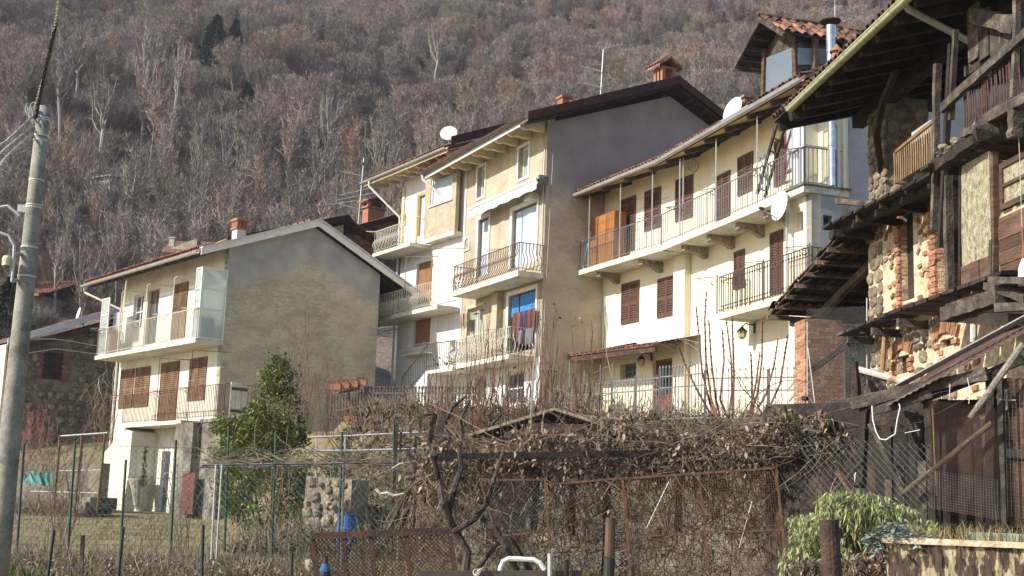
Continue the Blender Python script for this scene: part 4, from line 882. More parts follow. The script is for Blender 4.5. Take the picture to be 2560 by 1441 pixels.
# corbels under the slab
def corbel(x):
    P = [(-.004, zS-.50), (-.12, zS-.50), (-.25, zS-.42), (-.45, zS-.36), (-.62, zS-.34), (-.72, zS-.34), (-.78, zS-.28), (-.78, zS-.172), (-.004, zS-.172)]
    mb = MB().prism(P, 0, x-.1, x+.1); mb.prism([(-.79, zS-.34), (-.70, zS-.38), (-.70, zS-.2), (-.79, zS-.2)], 0, x-.115, x+.115)
    for k in range(3): mb.blob((x+.1, -.25-k*.17, zS-.3+k*.02), (.03, .06, .05)); mb.blob((x, -.79, zS-.22-k*.05), (.05, .03, .03))
    return mb.build('corbel', M('corbel'), hD)
for px, py in ((1725, 620), (1790, 590), (1863, 560), (1935, 505)):
    x = D2.hy(px+4, py, -.5)[0]; corbel(x)
# roof of the second stretch
sD = .40
def roofpart(x0, x1): return MB().prism([(-1.15, zG), (4.2, zG+sD*5.35), (9, zG+.2), (9, zG+.3), (4.2, zG+sD*5.35+.1), (-1.15, zG+.1)], 0, x0, x1).build('roof', M('oldtile'), hD)
r2 = roofpart(-.35, XE+.4)
MB().prism([(-1.1, zG-.03), (-.01, zG+.41), (-.01, zG+.38), (-1.1, zG-.06)], 0, -.1, XE+.35).build('soffit', M('ochrewood'), hD)
for i in range(7): x = .5+i*1.25; MB().log((x, -1.08, zG-.12), (x, -.0, zG+.28), .13, .14).build('rafter', M('greywood'), hD)
gutter(hD, -.12, XE+.35, -1.22, zG+.02, M('gutter'), r=.09)
tiles(r2, -.3, 4.2, -1.17, zG+.10, sD, 3, None, tm=tm, jit=.05); tmo = tile_mesh(mat=M('oldtile'), h=.08); tiles(r2, 5.6, 8.4, -1.17, zG+.12, sD, 4, None, tm=tmo, jit=.12)
MB().box(4.3, 5.5, -1.18, -.2, zG+.16, zG+.19).build('roof_flashing', M('gutter'), hD) if 0 else MB().prism([(-1.2, zG+.12), (-.1, zG+.56), (-.1, zG+.585), (-1.2, zG+.145)], 0, 4.2, 5.7).build('roof_flashing', M('gutter'), hD)
for o in hD.children:
    if o.name not in _before: o.location = (_o2.x, _o2.y, 0); o.rotation_euler = (0, 0, _r2)
# first stretch details
for r_ in ((1555, 700, 1599, 813), (1645, 687, 1693, 797)):
    a, b, c, d = D.rect(*r_); shutter(hD, a, b, c, d, -.003, M('brownshutter'))
for r_ in ((1549, 488, 1590, 636), (1613, 466, 1653, 580), (1690, 435, 1735, 556)):
    a, b, c, d = D.rect(*r_); shutter(hD, a, b, c, d, -.003, M('brownshutter'))
a, b, c, d = D.rect(1697, 612, 1726, 1000); MB().box(a, b, -.22, -.004, 1.8, zS-.18).build('pilaster', M('plasterD'), hD)
MB().box(.0-.0, BX-.0, -1.0, -.004, zS-.17, zS-.002).build('balcony_slab', M('slab'), hD)
pr = D.loc(D2.W(-.1, -.96))
railing(hD, [(.06, -.02), (.06, -.96), (pr.x, -.96)], zS+.02, zS+.98, M('railgrey'), spacing=.135, r=.012)
for px in (1473, 1550, 1630, 1707): x = D.hy(px, 560, -.96)[0]; MB().tube([(x, -.96, zS), (x, -.96, 10.4)], .018, 5).build('post', M('gutter'), hD); scroll(hD, (x, -.97, zS+1.0), (-.85, -.5, 0), L=.5, h=.25, mat=M('raildark'))
def corbelD(x):
    o = corbel(x); return o
for px in (1515, 1620): corbelD(D.hy(px, 660, -.5)[0])
r1 = roofpart(-.2, BX+.3)
MB().prism([(-1.1, zG-.03), (-.01, zG+.41), (-.01, zG+.38), (-1.1, zG-.06)], 0, -.15, BX).build('soffit', M('ochrewood'), hD)
for i in range(4): x = .25+i*1.45; MB().log((x, -1.08, zG-.12), (x, -.0, zG+.28), .13, .14).build('rafter', M('greywood'), hD)
gutter(hD, -.15, BX-.05, -1.22, zG+.02, M('gutter'), r=.09); tiles(r1, .0, BX-.1, -1.17, zG+.10, sD, 3, None, tm=tm, jit=.05)
for z in (9.4, 9.75): MB().tube([(0, -.9, z-.05), (2.8, -.9, z-.1), (BX+.1, -.9, z)], .006, 3).build('washing_line', M('wire'), hD)
# side wardrobe, lamp, meter boxes
cb = thing('wooden_cupboard', 'orange varnished cupboard standing at the left end of the cream house balcony', 'cupboard', D.O, D.ang)
a, b, c, d = D.rect(1478, 525, 1540, 655, -.55)
MB().box(a, b, -.6, -.15, zS+.02, d-.02).build('carcass', M('orangewood'), cb)
for i in range(3): xx = a+(b-a)*i/3; MB().box(xx+.01, xx+(b-a)/3-.01, -.625, -.603, zS+.06, d-.06).build('door', M('orangewood'), cb)
bl = thing('broom', 'pale broom handles leaning against the orange cupboard', 'broom', D.O, D.ang)
MB().tube([(a-.1, -.85, zS+.03), (a+.15, -.64, zS+1.35)], .014, 5).tube([(a+.02, -.85, zS+.03), (a-.1, -.64, zS+1.2)], .014, 5).build('handle', M('trimwhite'), bl)
for p_ in ((1733, 415),):
    t = thing('wire_basket', 'round wire basket hanging under the cream house eave', 'basket', D.W(D.hy(*p_, -.7)[0], -.7, D.hy(*p_, -.7)[1])); m = MB()
    for k in range(5):
        a_ = k*math.pi/5; m.tube([(math.cos(a_)*.17*math.cos(u), math.sin(a_)*.17*math.cos(u), .2*math.sin(u)) for u in [i*math.pi/6 for i in range(13)]], .007, 3)
    m.build('basket_frame', M('railgrey'), t); MB().tube([(0, 0, .2), (0, 0, .5)], .008, 3).build('hook', M('railgrey'), t)
def lantern(name, label, fr, px, py, y, s=.24):
    x, z = fr.hy(px, py, y); t = thing(name, label, 'lantern', fr.W(x, y, z)); n = -fr.v
    m = MB(); m.tube([Vector((0, 0, s*.8)), Vector((0, 0, s*1.2))-n*.1, Vector((0, 0, s*1.1))-n*(abs(y)-.02)], .02, 5); m.tube([Vector((0, 0, s*.2))-n*(abs(y)-.02), Vector((0, 0, s*1.4))-n*(abs(y)-.02)], .035, 5); m.build('bracket', M('raildark'), t)
    m = MB(); m.lathe((0, 0, -s*.6), [(s*.2, 0), (s*.45, s*.2), (s*.52, s*.9)], 6); m.build('glass_body', pm('amber_glass', [(.3, .24, .12), (.5, .42, .25)], sc=6, rough=.3), t)
    m = MB(); m.lathe((0, 0, s*.3), [(s*.62, 0), (s*.3, s*.3), (.03, s*.5)], 6)
    for k in range(6): a_ = k*math.pi/3; m.tube([(s*.2*math.cos(a_), s*.2*math.sin(a_), -s*.6), (s*.55*math.cos(a_), s*.55*math.sin(a_), s*.3)], .012, 4)
    m.build('lantern_frame', M('raildark'), t)
lantern('wall_lantern', 'ornate iron wall lantern on the sunlit wall below the lower cream house balcony', D2, 1855, 835, -.4)
lantern('wall_lantern', 'iron wall lantern in the porch beside the red brown door', D, 1603, 905, -.4)
# satellite dishes
p = D2.W(D2.hy(1949, 515, -1.15)[0], -1.15, D2.hy(1949, 515, -1.15)[1]); dish('satellite_dish', 'white satellite dish on a pole in front of the cream house annex', p, .38, -108, 8, M('dishwhite'), True, (0, 0, -2.4))
p = D2.W(D2.hy(1832, 278, .3)[0], .3, D2.hy(1832, 278, .3)[1]+.02); dish('satellite_dish', 'white satellite dish standing on the cream house roof edge', p, .42, -118, 14, M('dishwhite'), False, (0, 0, -.6))
# ladder and netting
x0, z0 = D2.hy(1898, 490, -.8); x1, z1 = D2.hy(1962, 262, -.8); ld = thing('wooden_ladder', 'dark wooden ladder leaning from the cream house balcony to the roof edge', 'ladder', D2.O, D2.ang)
dv = Vector((x1-x0, 0, z1-z0)); sd = Vector((.16, -.25, 0))
for s_ in (-1, 1): MB().bar(Vector((x0, -.75, z0))+sd*s_*.7, Vector((x1, -.75, z1))+sd*s_*.7, .05, .09).build('rail', M('darkwood'), ld)
for i in range(7): c_ = Vector((x0, -.75, z0))+dv*((i+.5)/7.2); MB().bar(c_-sd*.7, c_+sd*.7, .03, .03).build('rung', M('greywood'), ld)
x0, z0 = D2.hy(1893, 478, -1.1); x1, z1 = D2.hy(1912, 385, -1.1); m = MB()
for i in range(13):
    a_ = x0+random.uniform(0, .45); m.tube([(a_+random.gauss(0, .05), -1.05+random.gauss(0, .04), z0+(z1-z0)*(k/5)) for k in range(6)], .009, 4, r2=.006)
    if i < 0: break
hangthing('bundled_net', 'blue green net bundled over the cream house railing beside the ladder', 'net', m, pm('teal_net', [(.06, .10, .11), (.16, .22, .24)], sc=9, fine=.3), D2)
# dormer on the roof
dm = thing('roof_dormer', 'rickety wooden roof hut with tiled hat and hazy plastic sheets on the cream house roof', 'dormer', D2.O, D2.ang)
yd = -.45; xa, zb = D2.hy(1912, 248, yd); xb, zt = D2.hy(1990, 105, yd); zt1 = D2.hy(1908, 140, yd)[1]; zr_ = D2.hy(1938, 72, yd)[1]
for x, zz, w_ in ((xa, zt1, .16), (xb, zt, .18)): MB().log((x, yd, zb-.35), (x+.03, yd, zz+.12), w_, w_).build('post', M('brownwood'), dm)
MB().log((xb+.28, yd+.4, zb+.25), (xb+.3, yd+.4, zt+.05), .14, .14).build('post', M('brownwood'), dm)
for x_ in (xa, xb+.2): MB().log((x_, 3.2, zb), (x_, 3.2, zt1+.1), .16, .16).build('post', M('brownwood'), dm)
m = MB(); m.poly((xa+.08, yd-.02, zb-.2), (xb-.08, yd-.02, zb+.02), (xb-.08, yd-.02, zt-.12), (xa+.08, yd-.02, zt1-.12)); m.build('plastic_sheet', M('film'), dm)
m = MB(); m.poly((xb+.1, yd, zb+.3), (xb+.1, 3.1, zb+.5), (xb+.1, 3.1, zt+.1), (xb+.1, yd, zt)); m.build('plastic_sheet', pm('dark_plastic', [(.04, .04, .04), (.09, .085, .08)], sc=1.5, rough=.2), dm)
m = MB(); m.poly((xb+.24, yd-.1, zb+.35), (xb+.24, 2.2, zb+.75), (xb+.24, 2.2, zb+1.1), (xb+.24, yd-.1, zb+.8)); m.build('plastic_sheet', M('film'), dm)
xm = (xa+xb)/2; MB().box(xa, xb, yd+.02, yd+.06, zt1-.15, zr_).build('gable_board', M('greywood'), dm) if 0 else MB().prism([(xa, zt1-.15), (xb, zt-.15), (xb, zt+.05), (xm+.1, zr_), (xa, zt1+.1)], 1, yd+.02, yd+.06).build('gable_board', M('greywood'), dm)
xL, zL = D2.hy(1842, 165, yd-.5); xR = xb+.35; zR = zt+.02; zrr = zr_+.12; xr_m = xm-.05
dl = MB().prism([(xL, zL), (xr_m, zrr), (xr_m, zrr+.06), (xL, zL+.06)], 1, yd-.55, 3.4).build('roof', M('darkwood'), dm)
dr = MB().prism([(xr_m, zrr), (xR, zR), (xR, zR+.06), (xr_m, zrr+.06)], 1, yd-.55, 3.4).build('roof', M('darkwood'), dm)
for k in range(5):
    t_ = k/4.5; MB().log((xL+(xr_m-xL)*t_, yd-.5, zL+(zrr-zL)*t_-.07), (xL+(xr_m-xL)*t_, yd+.5, zL+(zrr-zL)*t_-.07), .09, .1).build('rafter', M('greywood'), dl)
MB().log((xL-.02, yd-.56, zL-.03), (xr_m, yd-.56, zrr-.03), .06, .12).log((xr_m, yd-.56, zrr-.03), (xR, yd-.56, zR-.03), .06, .12).build('barge_board', M('greywood'), dm)
def tilerow(parent, x0, z0, x1, z1, y0, y1, tms, rows, n, jit=.08):
    """coppi running down a slope that falls along x, laid side by side along y"""
    a_ = math.atan2(z0-z1, abs(x1-x0)); s_ = 1 if x0 > x1 else -1
    for r in range(rows):
        t_ = (r+.0)/rows
        for i in range(n):
            y = y0+(y1-y0)*(i+.5)/n; x = x1+(x0-x1)*t_; z = z1+(z0-z1)*t_
            q = Matrix.Rotation(-math.pi/2 if x0 > x1 else math.pi/2, 4, 'Z') @ Matrix.Rotation(a_+random.gauss(0, jit*.4), 4, 'X')
            o = inst(random.choice(tms), 'tile', parent, (x, y+random.gauss(0, .01), z+.07+random.gauss(0, .012)), (q.to_euler().x, q.to_euler().y, q.to_euler().z+random.gauss(0, jit)))
tilerow(dl, xr_m, zrr, xL, zL, yd-.6, 2.2, [tmo], 4, 11); tilerow(dr, xr_m, zrr, xR, zR, yd-.6, 3.3, [tm, tmo, tmo], 4, 16)
for i in range(9): inst(random.choice([tm, tmo]), 'tile', dr, (xr_m, yd-.6+i*.36, zrr+.09), (0, 0, random.gauss(0, .05)), (1.1, 1, 1.1))
# flue, clay pot, antenna
p = D2.W(*[(lambda q: (q[0], -.1))(D2.hy(2073, 150, -.1))][0], 0); x, z = D2.hy(2077, 165, .2); zt_ = D2.hy(2073, 62, .2)[1]
fl = thing('steel_flue', 'shiny steel chimney flue with rusty round cap on the cream house roof', 'flue', D2.W(x, .2, z-.6)); h_ = zt_-z+.6
MB().lathe((0, 0, -.6), [(.105, 0), (.105, h_*.9), (.12, h_*.9+.01), (.12, h_+.55)], 16).build('flue_pipe', M('steel'), fl); MB().lathe((0, 0, h_+.06), [(.27, 0), (.26, .03), (.05, .09)], 18).build('flue_cap', M('rust'), fl)
MB().tube([(.06, 0, h_-.1), (.06, 0, h_+.06)], .015, 4).tube([(-.06, 0, h_-.1), (-.06, 0, h_+.06)], .015, 4).build('cap_strut', M('rust'), fl)
x, z = D2.hy(2092, 150, .05); cp = thing('clay_chimney_pot', 'orange clay chimney pot with pointed hat beside the steel flue', 'chimney pot', D2.W(x, .05, z-.3))
MB().lathe((0, 0, 0), [(.13, -.3), (.12, .35), (.12, .5)], 14).build('pot', M('terracotta'), cp); MB().lathe((0, 0, .5), [(.19, 0), (.1, .1), (.01, .22)], 14).build('hat', M('terracotta'), cp)
MB().box(-.03, .03, -.125, -.115, .3, .42).build('smoke_hole', M('black'), cp)
x, z = D2.hy(2088, 90, .6); an = thing('tv_antenna', 'thin television antenna rising behind the steel flue', 'antenna', D2.W(x, .6, z-1)); MB().tube([(0, 0, -.5), (0, 0, 2.4)], .02, 5).build('mast', M('gutter'), an)
for zz, dd in ((2.2, (1, -.2, .1)), (1.95, (1, -.2, .05)), (1.3, (.9, .2, .45))): m = MB(); yagi(m, (-.35 if dd[2] < .3 else 0, 0, zz), dd, .7, 5, .25); m.build('yagi_array', M('gutter'), an)
x, z = D2.hy(1872, 262, .9); chd = MB().box(-.3, .3, -.3, .3, -.5, .1)
ck = thing('brick_chimney', 'low dark brick chimney behind the dish on the cream house roof', 'chimney', D2.W(x, .9, z), D2.ang); chd.build('stack', M('brickdull'), ck)
MB().box(-.36, .36, -.36, .36, .103, .17).build('cap_slab', M('darkconc'), ck)
# flue beside the glass corner
fp = thing('steel_flue', 'tall steel flue pipe running up the right end of the cream house balcony', 'flue', D2.W(XE+.07, -.22, 0)); MB().lathe((0, 0, zS+.05), [(.085, 0), (.085, 1.0), (.095, 1.01), (.095, 1.06), (.085, 1.07), (.085, 3.2)], 16).build('flue_pipe', M('steel'), fp)
# porch roof left of the door, canopy over the door
pr_ = thing('porch_roof', 'low lean-to porch roof with rusty beam in front of the cream house ground floor', 'porch', D.O, D.ang)
xA, zA = D.hy(1347, 893, -1.6); xB, zB = D.hy(1640, 878, -1.0)
xa_ = -2.6; m = MB(); m.hexa([(xa_, -2.2, 5.05), (3.0, -1.3, 5.25), (3.0, -.01, 5.6), (xa_, -.1, 5.6), (xa_, -2.2, 5.13), (3.0, -1.3, 5.33), (3.0, -.01, 5.68), (xa_, -.1, 5.68)])
zp = D.hy(1500, 905, -1.2)[1]
PX = [(1347, 908), (1480, 893), (1640, 873)]
pts = [D.hy(p[0], p[1], -1.2) for p in PX]
for i in range(2):
    MB().bar((pts[i][0], -1.2, pts[i][1]), (pts[i+1][0], -1.2, pts[i+1][1]), .1, .16).build('beam', M('rust'), pr_)
m = MB().hexa([(pts[0][0], -1.3, pts[0][1]+.09), (pts[2][0], -1.3, pts[2][1]+.09), (pts[2][0], -.01, pts[2][1]+.35), (pts[0][0], -.01, pts[0][1]+.35), (pts[0][0], -1.3, pts[0][1]+.14), (pts[2][0], -1.3, pts[2][1]+.14), (pts[2][0], -.01, pts[2][1]+.4), (pts[0][0], -.01, pts[0][1]+.4)]); ro = m.build('roof', M('oldtile'), pr_)
n_ = 26
for i in range(n_):
    t_ = (i+.5)/n_; k = 0 if t_ < .5 else 1; u_ = t_*2-k; x = pts[k][0]+(pts[k+1][0]-pts[k][0])*u_; z = pts[k][1]+(pts[k+1][1]-pts[k][1])*u_
    inst(tm, 'tile', ro, (x, -1.33, z+.13), (.2, 0, random.gauss(0, .03)))
a, b, c, d = D.rect(1372, 918, 1398, 1010, -1.15); MB().box(a, b, -1.2, -.95, 2.2, pts[0][1]-.02).build('post', M('plasterD'), pr_)
for i in range(5): x = pts[0][0]+.5+i*1.0; MB().bar((x, -1.15, pts[0][1]-.02+i*.02), (x, -.02, pts[0][1]+.26+i*.02), .08, .09).build('rafter', M('darkwood'), pr_)
cy = thing('door_canopy', 'grey corrugated door canopy on scrolled iron brackets over the red brown door', 'canopy', D.O, D.ang)
xc0, zc0 = D.hy(1560, 862, -1.0); xc1, zc1 = D.hy(1695, 846, -.9); m = MB(); k = 24
for i in range(k):
    xa, xb = xc0+(xc1-xc0)*i/k, xc0+(xc1-xc0)*(i+1)/k; h = .02*(i % 2)
    m.hexa([(xa, -1.05, zc1-.05+h), (xb, -1.05, zc1-.03-h), (xb, -.01, zc1+.22-h), (xa, -.01, zc1+.2+h), (xa, -1.05, zc1-.04+h), (xb, -1.05, zc1-.02-h), (xb, -.01, zc1+.23-h), (xa, -.01, zc1+.21+h)])
m.build('corrugated_sheet', M('gutter'), cy)
for x in (xc0+.1, (xc0+xc1)/2+.3, xc1-.05): scroll(cy, (x, -.02, zc1-.08), (0, -1, .12), L=1.0, h=.3, mat=M('gutter'))
MB().tube([(pts[2][0]-.0, -.1, zc1-.6), (pts[2][0], -.1, zc1+.1)], .05, 4).build('strut', M('trimwhite'), cy) if 0 else None
# ================================================================== the old stone and timber barn at the right
Eb = Frame(at(2172, 700, 22), -5.8)
hE = house('old_stone_barn', 'crumbling stone and brick barn with dark timber galleries and deep roof overhang', 'barn', Eb)
def ep(px, py, y): x, z = Eb.hy(px, py, y); return Vector((x, y, z))
slit = Eb.rect(2254, 520, 2284, 757); op = (Eb.hy(2343, 600)[0], Eb.hy(2386, 600)[0], 3.3, 5.1)
lw1 = Eb.rect(2242, 885, 2273, 938); lw2 = Eb.rect(2350, 842, 2385, 872)
zT = 5.05
wall('stone_wall', M('mortar'), hE, 0, 7.5, -1.6, zT, 0, .5, [slit, op, lw1, lw2])
MB().box(0, .5, .51, 7, -1.6, zT).build('side_wall', M('mortargrey'), hE)
MB().box(.5, 7.4, 3.0, 3.1, -1.6, 7.0).build('inner_wall', M('darkwood'), hE)
MB().box(.5, 7.4, .51, 2.99, 4.95, 5.05).build('loft_floor', M('darkwood'), hE)
# corner pier of rough stone rising into the loft
pier = MB(); zP = Eb.hy(2210, 250, 0)[1]
pier.box(.02, .75, .02, .8, zT+.003, 7.2).build('stone_pier', M('mortargrey'), hE)
def stone_mesh(seed):
    random.seed(seed); m = MB(); n = 9; A_ = []; B_ = []; C_ = []
    for i in range(n):
        a = 2*math.pi*i/n+random.uniform(-.15, .15); ca, sa = math.cos(a), math.sin(a); k = 1/(abs(ca)**3+abs(sa)**3)**(1/3)*random.uniform(.82, 1.02)
        A_.append((.5*k*ca, .1, .5*k*sa)); B_.append((.48*k*ca, -.17+random.uniform(-.03, .03), .48*k*sa)); C_.append((.39*k*ca, -.27+random.uniform(-.05, .05), .39*k*sa))
    i0 = m.pts(A_+B_+C_+[(random.uniform(-.1, .1), -.30, random.uniform(-.1, .1))])
    for i in range(n):
        j = (i+1) % n; m.f += [(i0+i, i0+j, i0+n+j, i0+n+i), (i0+n+i, i0+n+j, i0+2*n+j, i0+2*n+i), (i0+2*n+i, i0+2*n+j, i0+3*n)]
    return m.mesh('stone', M('stone'))
sms = [stone_mesh(100+k) for k in range(16)]
random.seed(11)
cnt = [0]
def stones(x0, x1, z0, z1, hmin, hmax, prob=1, y=0, holes=(), parent=None, ax='y', lim=298, asp=(1.0, 2.2), cap=None):
    """rubble courses: stones of uneven width and height set close together"""
    z = z0; k = 0
    while z < z1-hmin*.6:
        h = random.uniform(hmin, hmax); x = x0+random.uniform(-.05, .08)
        while x < x1-.05:
            w = min(h*random.uniform(*asp), x1-x+.04); cx, cz = x+w/2, z+h/2+random.gauss(0, h*.08)
            if w > .06 and random.random() < prob and not any(a-.17-w*.3 < cx < b+.17+w*.3 and c-.1 < cz < d+.2 for a, b, c, d in holes):
                if cnt[0] >= lim or (cap and k >= cap): return
                cnt[0] += 1; k += 1; loc = (cx, y, cz) if ax == 'y' else (y, cx, cz)
                inst(random.choice(sms), 'stone', parent or hE, loc, (0, random.gauss(0, .07), 0 if ax == 'y' else math.pi/2), (w*.97, random.uniform(.10, .18), h*random.uniform(.95, 1.1)))
            x += w*1.03
        z += h*1.0
H_ = [slit, op, lw1, lw2]
stones(0, .62, 1.5, 5.0, .13, .26, holes=H_); stones(0, .78, 5.08, 7.0, .13, .24, y=.02); stones(.05, .8, 5.08, 6.9, .15, .26, y=.75, ax='x')
stones(.62, 3.3, 1.5, 3.05, .11, .22, prob=1, holes=H_, cap=150); stones(.62, 2.9, 3.15, 4.95, .07, .15, prob=.14, holes=H_)
# brick surrounds
bm = [MB().box(-.5, .5, -.5, .5, -.5, .5).mesh('brick', M('brick'))]
for k in range(4):
    random.seed(50+k); m = MB(); m.box(-.5, .5, -.5, .5, -.5, .5); m.v = [(x+random.gauss(0, .025), y+random.gauss(0, .03), z+random.gauss(0, .045)) for x, y, z in m.v]; bm.append(m.mesh('brick', M('brick')))
bm2 = []
for k in range(4):
    random.seed(70+k); m = MB(); m.box(-.5, .5, -.5, .5, -.5, .5); m.v = [(x+random.gauss(0, .03), y+random.gauss(0, .03), z+random.gauss(0, .04)) for x, y, z in m.v]; bm2.append(m.mesh('brick', M('brickdull')))
random.seed(12)
def brick(parent, c, s, rot=(0, 0, 0), ms=None): return inst(random.choice(ms or bm), 'brick', parent, c, rot, s)
def jamb(parent, x, z0, z1, w=.13, h=.075, y=-.0, side=1):
    z = z0+h/2; k = 0
    while z < z1:
        ww = w*(1.0 if k % 2 else 1.35); brick(parent, (x+side*ww/2, y+.05+random.gauss(0, .006), z), (ww, .2, h*.82), (0, random.gauss(0, .03), 0)); z += h; k += 1
def flat_arch(parent, x0, x1, z, h=.2, rise=.08, n=None, y=.0, w=.065):
    n = n or max(4, int((x1-x0+.2)/w)); cx = (x0+x1)/2; W_ = (x1-x0)/2+.1
    for i in range(n):
        t = -1+2*(i+.5)/n; a = t*.55; brick(parent, (cx+W_*t, y+.05, z+h/2+rise*(1-t*t)), (w*.8, .2, h*random.uniform(.85, 1.1)), (0, a, 0))
jamb(hE, slit[1]+.0, slit[2], slit[3], .1, side=1) if 0 else None
jamb(hE, slit[0], slit[2]-.05, slit[3], side=-1); flat_arch(hE, slit[0]-.05, slit[1]+.05, slit[3]-.02)
jamb(hE, op[0], 3.35, 4.75, side=-1, w=.2, h=.085); flat_arch(hE, op[0]-.15, op[1]+.1, 4.72, h=.3)
for wv_ in (lw1, lw2): jamb(hE, wv_[0], wv_[2], wv_[3]-.05, side=-1, w=.15); jamb(hE, wv_[1], wv_[2], wv_[3]-.05, side=1, w=.15); flat_arch(hE, wv_[0]-.1, wv_[1]+.1, wv_[3]-.05, rise=.14)
jamb(hE, op[1]+.0, 3.3, 4.9, side=1, w=.22, h=.085)
for i in range(18): brick(hE, (random.choice((random.uniform(.8, 1.2), random.uniform(2.05, 2.5))), .03, random.uniform(3.3, 4.8)), (.12, .12, .06), (0, random.gauss(0, .3), 0))
for z0 in (1.3, 2.0): 
    for i in range(8): brick(hE, (2.6+random.uniform(0, 1.5), .03, z0+random.uniform(0, .6)), (.16, .12, .07), (0, random.gauss(0, .1), 0))
for wv_ in (slit, lw1, lw2): MB().box(wv_[0]+.003, wv_[1]-.003, .10, .15, wv_[2], wv_[3]).build('opening_shade_sheet', M('darkwood'), hE)  # dark sheets added to stand in for the shade inside the openings
# roof: boards, rafters, gutter
zE = 7.02; sE = .27; x0E, x1E = -.75, 8.2
def zr(y): return zE+sE*(y+1.4)
rfE = MB().prism([(-1.45, zr(-1.45)+.07), (3.2, zr(3.2)+.07), (3.2, zr(3.2)+.13), (-1.45, zr(-1.45)+.13)], 0, x0E, x1E).build('roof', M('darkwood'), hE)
for i in range(15):
    y = -1.35+i*.31; MB().box(x0E+.05, x1E, y-.13, y+.13, zr(y)+.045, zr(y)+.063).build('roof_board', M('darkwood'), hE) if i < 15 else None
for i in range(12):
    x = x0E+.15+i*.66; MB().log((x, -1.42, zr(-1.42)-.05), (x+.04, 3.0, zr(3.0)-.05), .13, .15, n=7).build('rafter', M('darkwood'), hE)
for y, w in ((.1, .22), (1.5, .2)): MB().log((x0E+.05, y, zr(y)-.24), (x1E, y, zr(y)-.24), w, w, n=8).build('purlin', M('darkwood'), hE)
# curved brace under the roof
q0 = ep(2180, 420, .9); 
m = MB(); P = [Vector((.6, -.0, 5.9)), Vector((1.3, -.35, 6.35)), Vector((2.2, -.6, 6.6)), Vector((3.2, -.8, 6.75))]; m.tube(P, .06, 6); m.build('brace', M('darkwood'), hE)
gutter(hE, .25, x1E, -1.5, zE+.02, MAT.setdefault('mossgutter', pm('mossy_pale_gutter', [(.22, .25, .12), (.46, .48, .30), (.52, .54, .38)], sc=5, st=(2.5, 1, 1), rough=.6, fine=.15)), r=.075)
tiles(rfE, x0E, x1E, -1.5, zE+.1, sE, 1, None, tm=tmo, pitch=.19, jit=.06)
pipe(hE, [ep(2256, 5, -1.45), ep(2272, 24, -1.35), ep(2425, 105, .0)], M('pvc'), r=.05)
# galleries: posts and beams (all real timbers on their own planes)
def timber(name, p, q, w, h=None, mat='darkwood', parent=None, label=None, n=6): return MB().log(p, q, w, h, n=n).build(name, M(mat), parent or hE, label=label)
timber('post', ep(2335, 575, -.75), ep(2345, 160, -.75), .09, mat='greywood')
timber('post', ep(2352, 620, -.85), ep(2378, 110, -.85), .08, mat='darkwood')
timber('post', ep(2378, 300, -1.0), ep(2388, 75, -1.0), .07, mat='greywood')
timber('post', ep(2376, 750, -.8), ep(2370, 440, -.8), .1, mat='greywood')
timber('post', ep(2392, 740, -.6), ep(2385, 440, -.6), .07)
timber('post', ep(2535, 245, -1.05), ep(2543, -40, -1.05), .075, mat='greywood'); timber('post', ep(2556, 245, -.95), ep(2560, -40, -.95), .07, mat='greywood')
timber('post', ep(2458, 305, -.95), ep(2470, 180, -.95), .07, mat='greywood')
# boarded panel of wide planks
for i in range(4):
    a_, b_ = 2424+i*28, 2450+i*28; p0 = ep(a_, 160-i*4, -.6); p1 = ep(b_, 160, -.6); zt_ = ep(a_, 22+i*12, -.6).z
    MB().box(p0.x, p1.x, -.62-.012*(i % 2), -.58, p0.z, zt_).build('plank', M('greywood'), hE)
timber('beam', ep(2430, 35, -.72), ep(2540, 70, -.72), .1, .22, mat='greywood')
# dark railing of the high gallery
r0, r1, r2_ = ep(2355, 272, -1.08), ep(2470, 178, -1.08), ep(2580, 78, -1.08)
rb = timber('hand_rail', r0, r2_, .07, .12, mat='greywood', n=10)
timber('hand_rail', ep(2415, 180, -.55), ep(2560, 95, -.55), .06, .14, mat='greywood')
d0, d1, d2 = ep(2345, 415, -1.08), ep(2440, 350, -1.08), ep(2580, 235, -1.08)
timber('gallery_beam', d0, d1, .1, .14, mat='darkwood'); timber('gallery_beam', ep(2410, 335, -1.0), ep(2460, 312, -1.0), .08, .1, mat='greywood'); timber('gallery_beam', ep(2465, 300, -1.08), d2, .1, .13, mat='greywood')
bs = baluster_mesh(1.0, 'stick', M('rust'), .012)
for i in range(26):
    px = 2412+i*5.6; top = ep(px+6, 238-(px-2412)*.78-4, -1.02); bot = ep(px, 338-(px-2412)*.62, -1.02)
    inst(bs, 'baluster', rb, (bot.x, -1.02, bot.z), (0, random.gauss(0, .04), 0), (1, 1, max(.2, (top.z-bot.z)*random.uniform(.9, 1.08))))
for k in range(10): x = 4.6+k*.36; timber('gallery_board', (x, -1.0, 4.86+k*.012), (x, -.02, 4.86+k*.012), .3, .05)
big = MB().blob((0, 0, 0), (.22, .3, .16), cut=.2); o = big.build('beam_end', M('greywood'), hE); o.location = ep(2478, 328, -1.0)
timber('beam', ep(2478, 328, -1.0), Vector((6.3, .3, 5.05)), .22, .2, mat='greywood')
timber('beam_end', ep(2538, 345, -1.05), ep(2538, 275, -1.05), .14, mat='greywood')
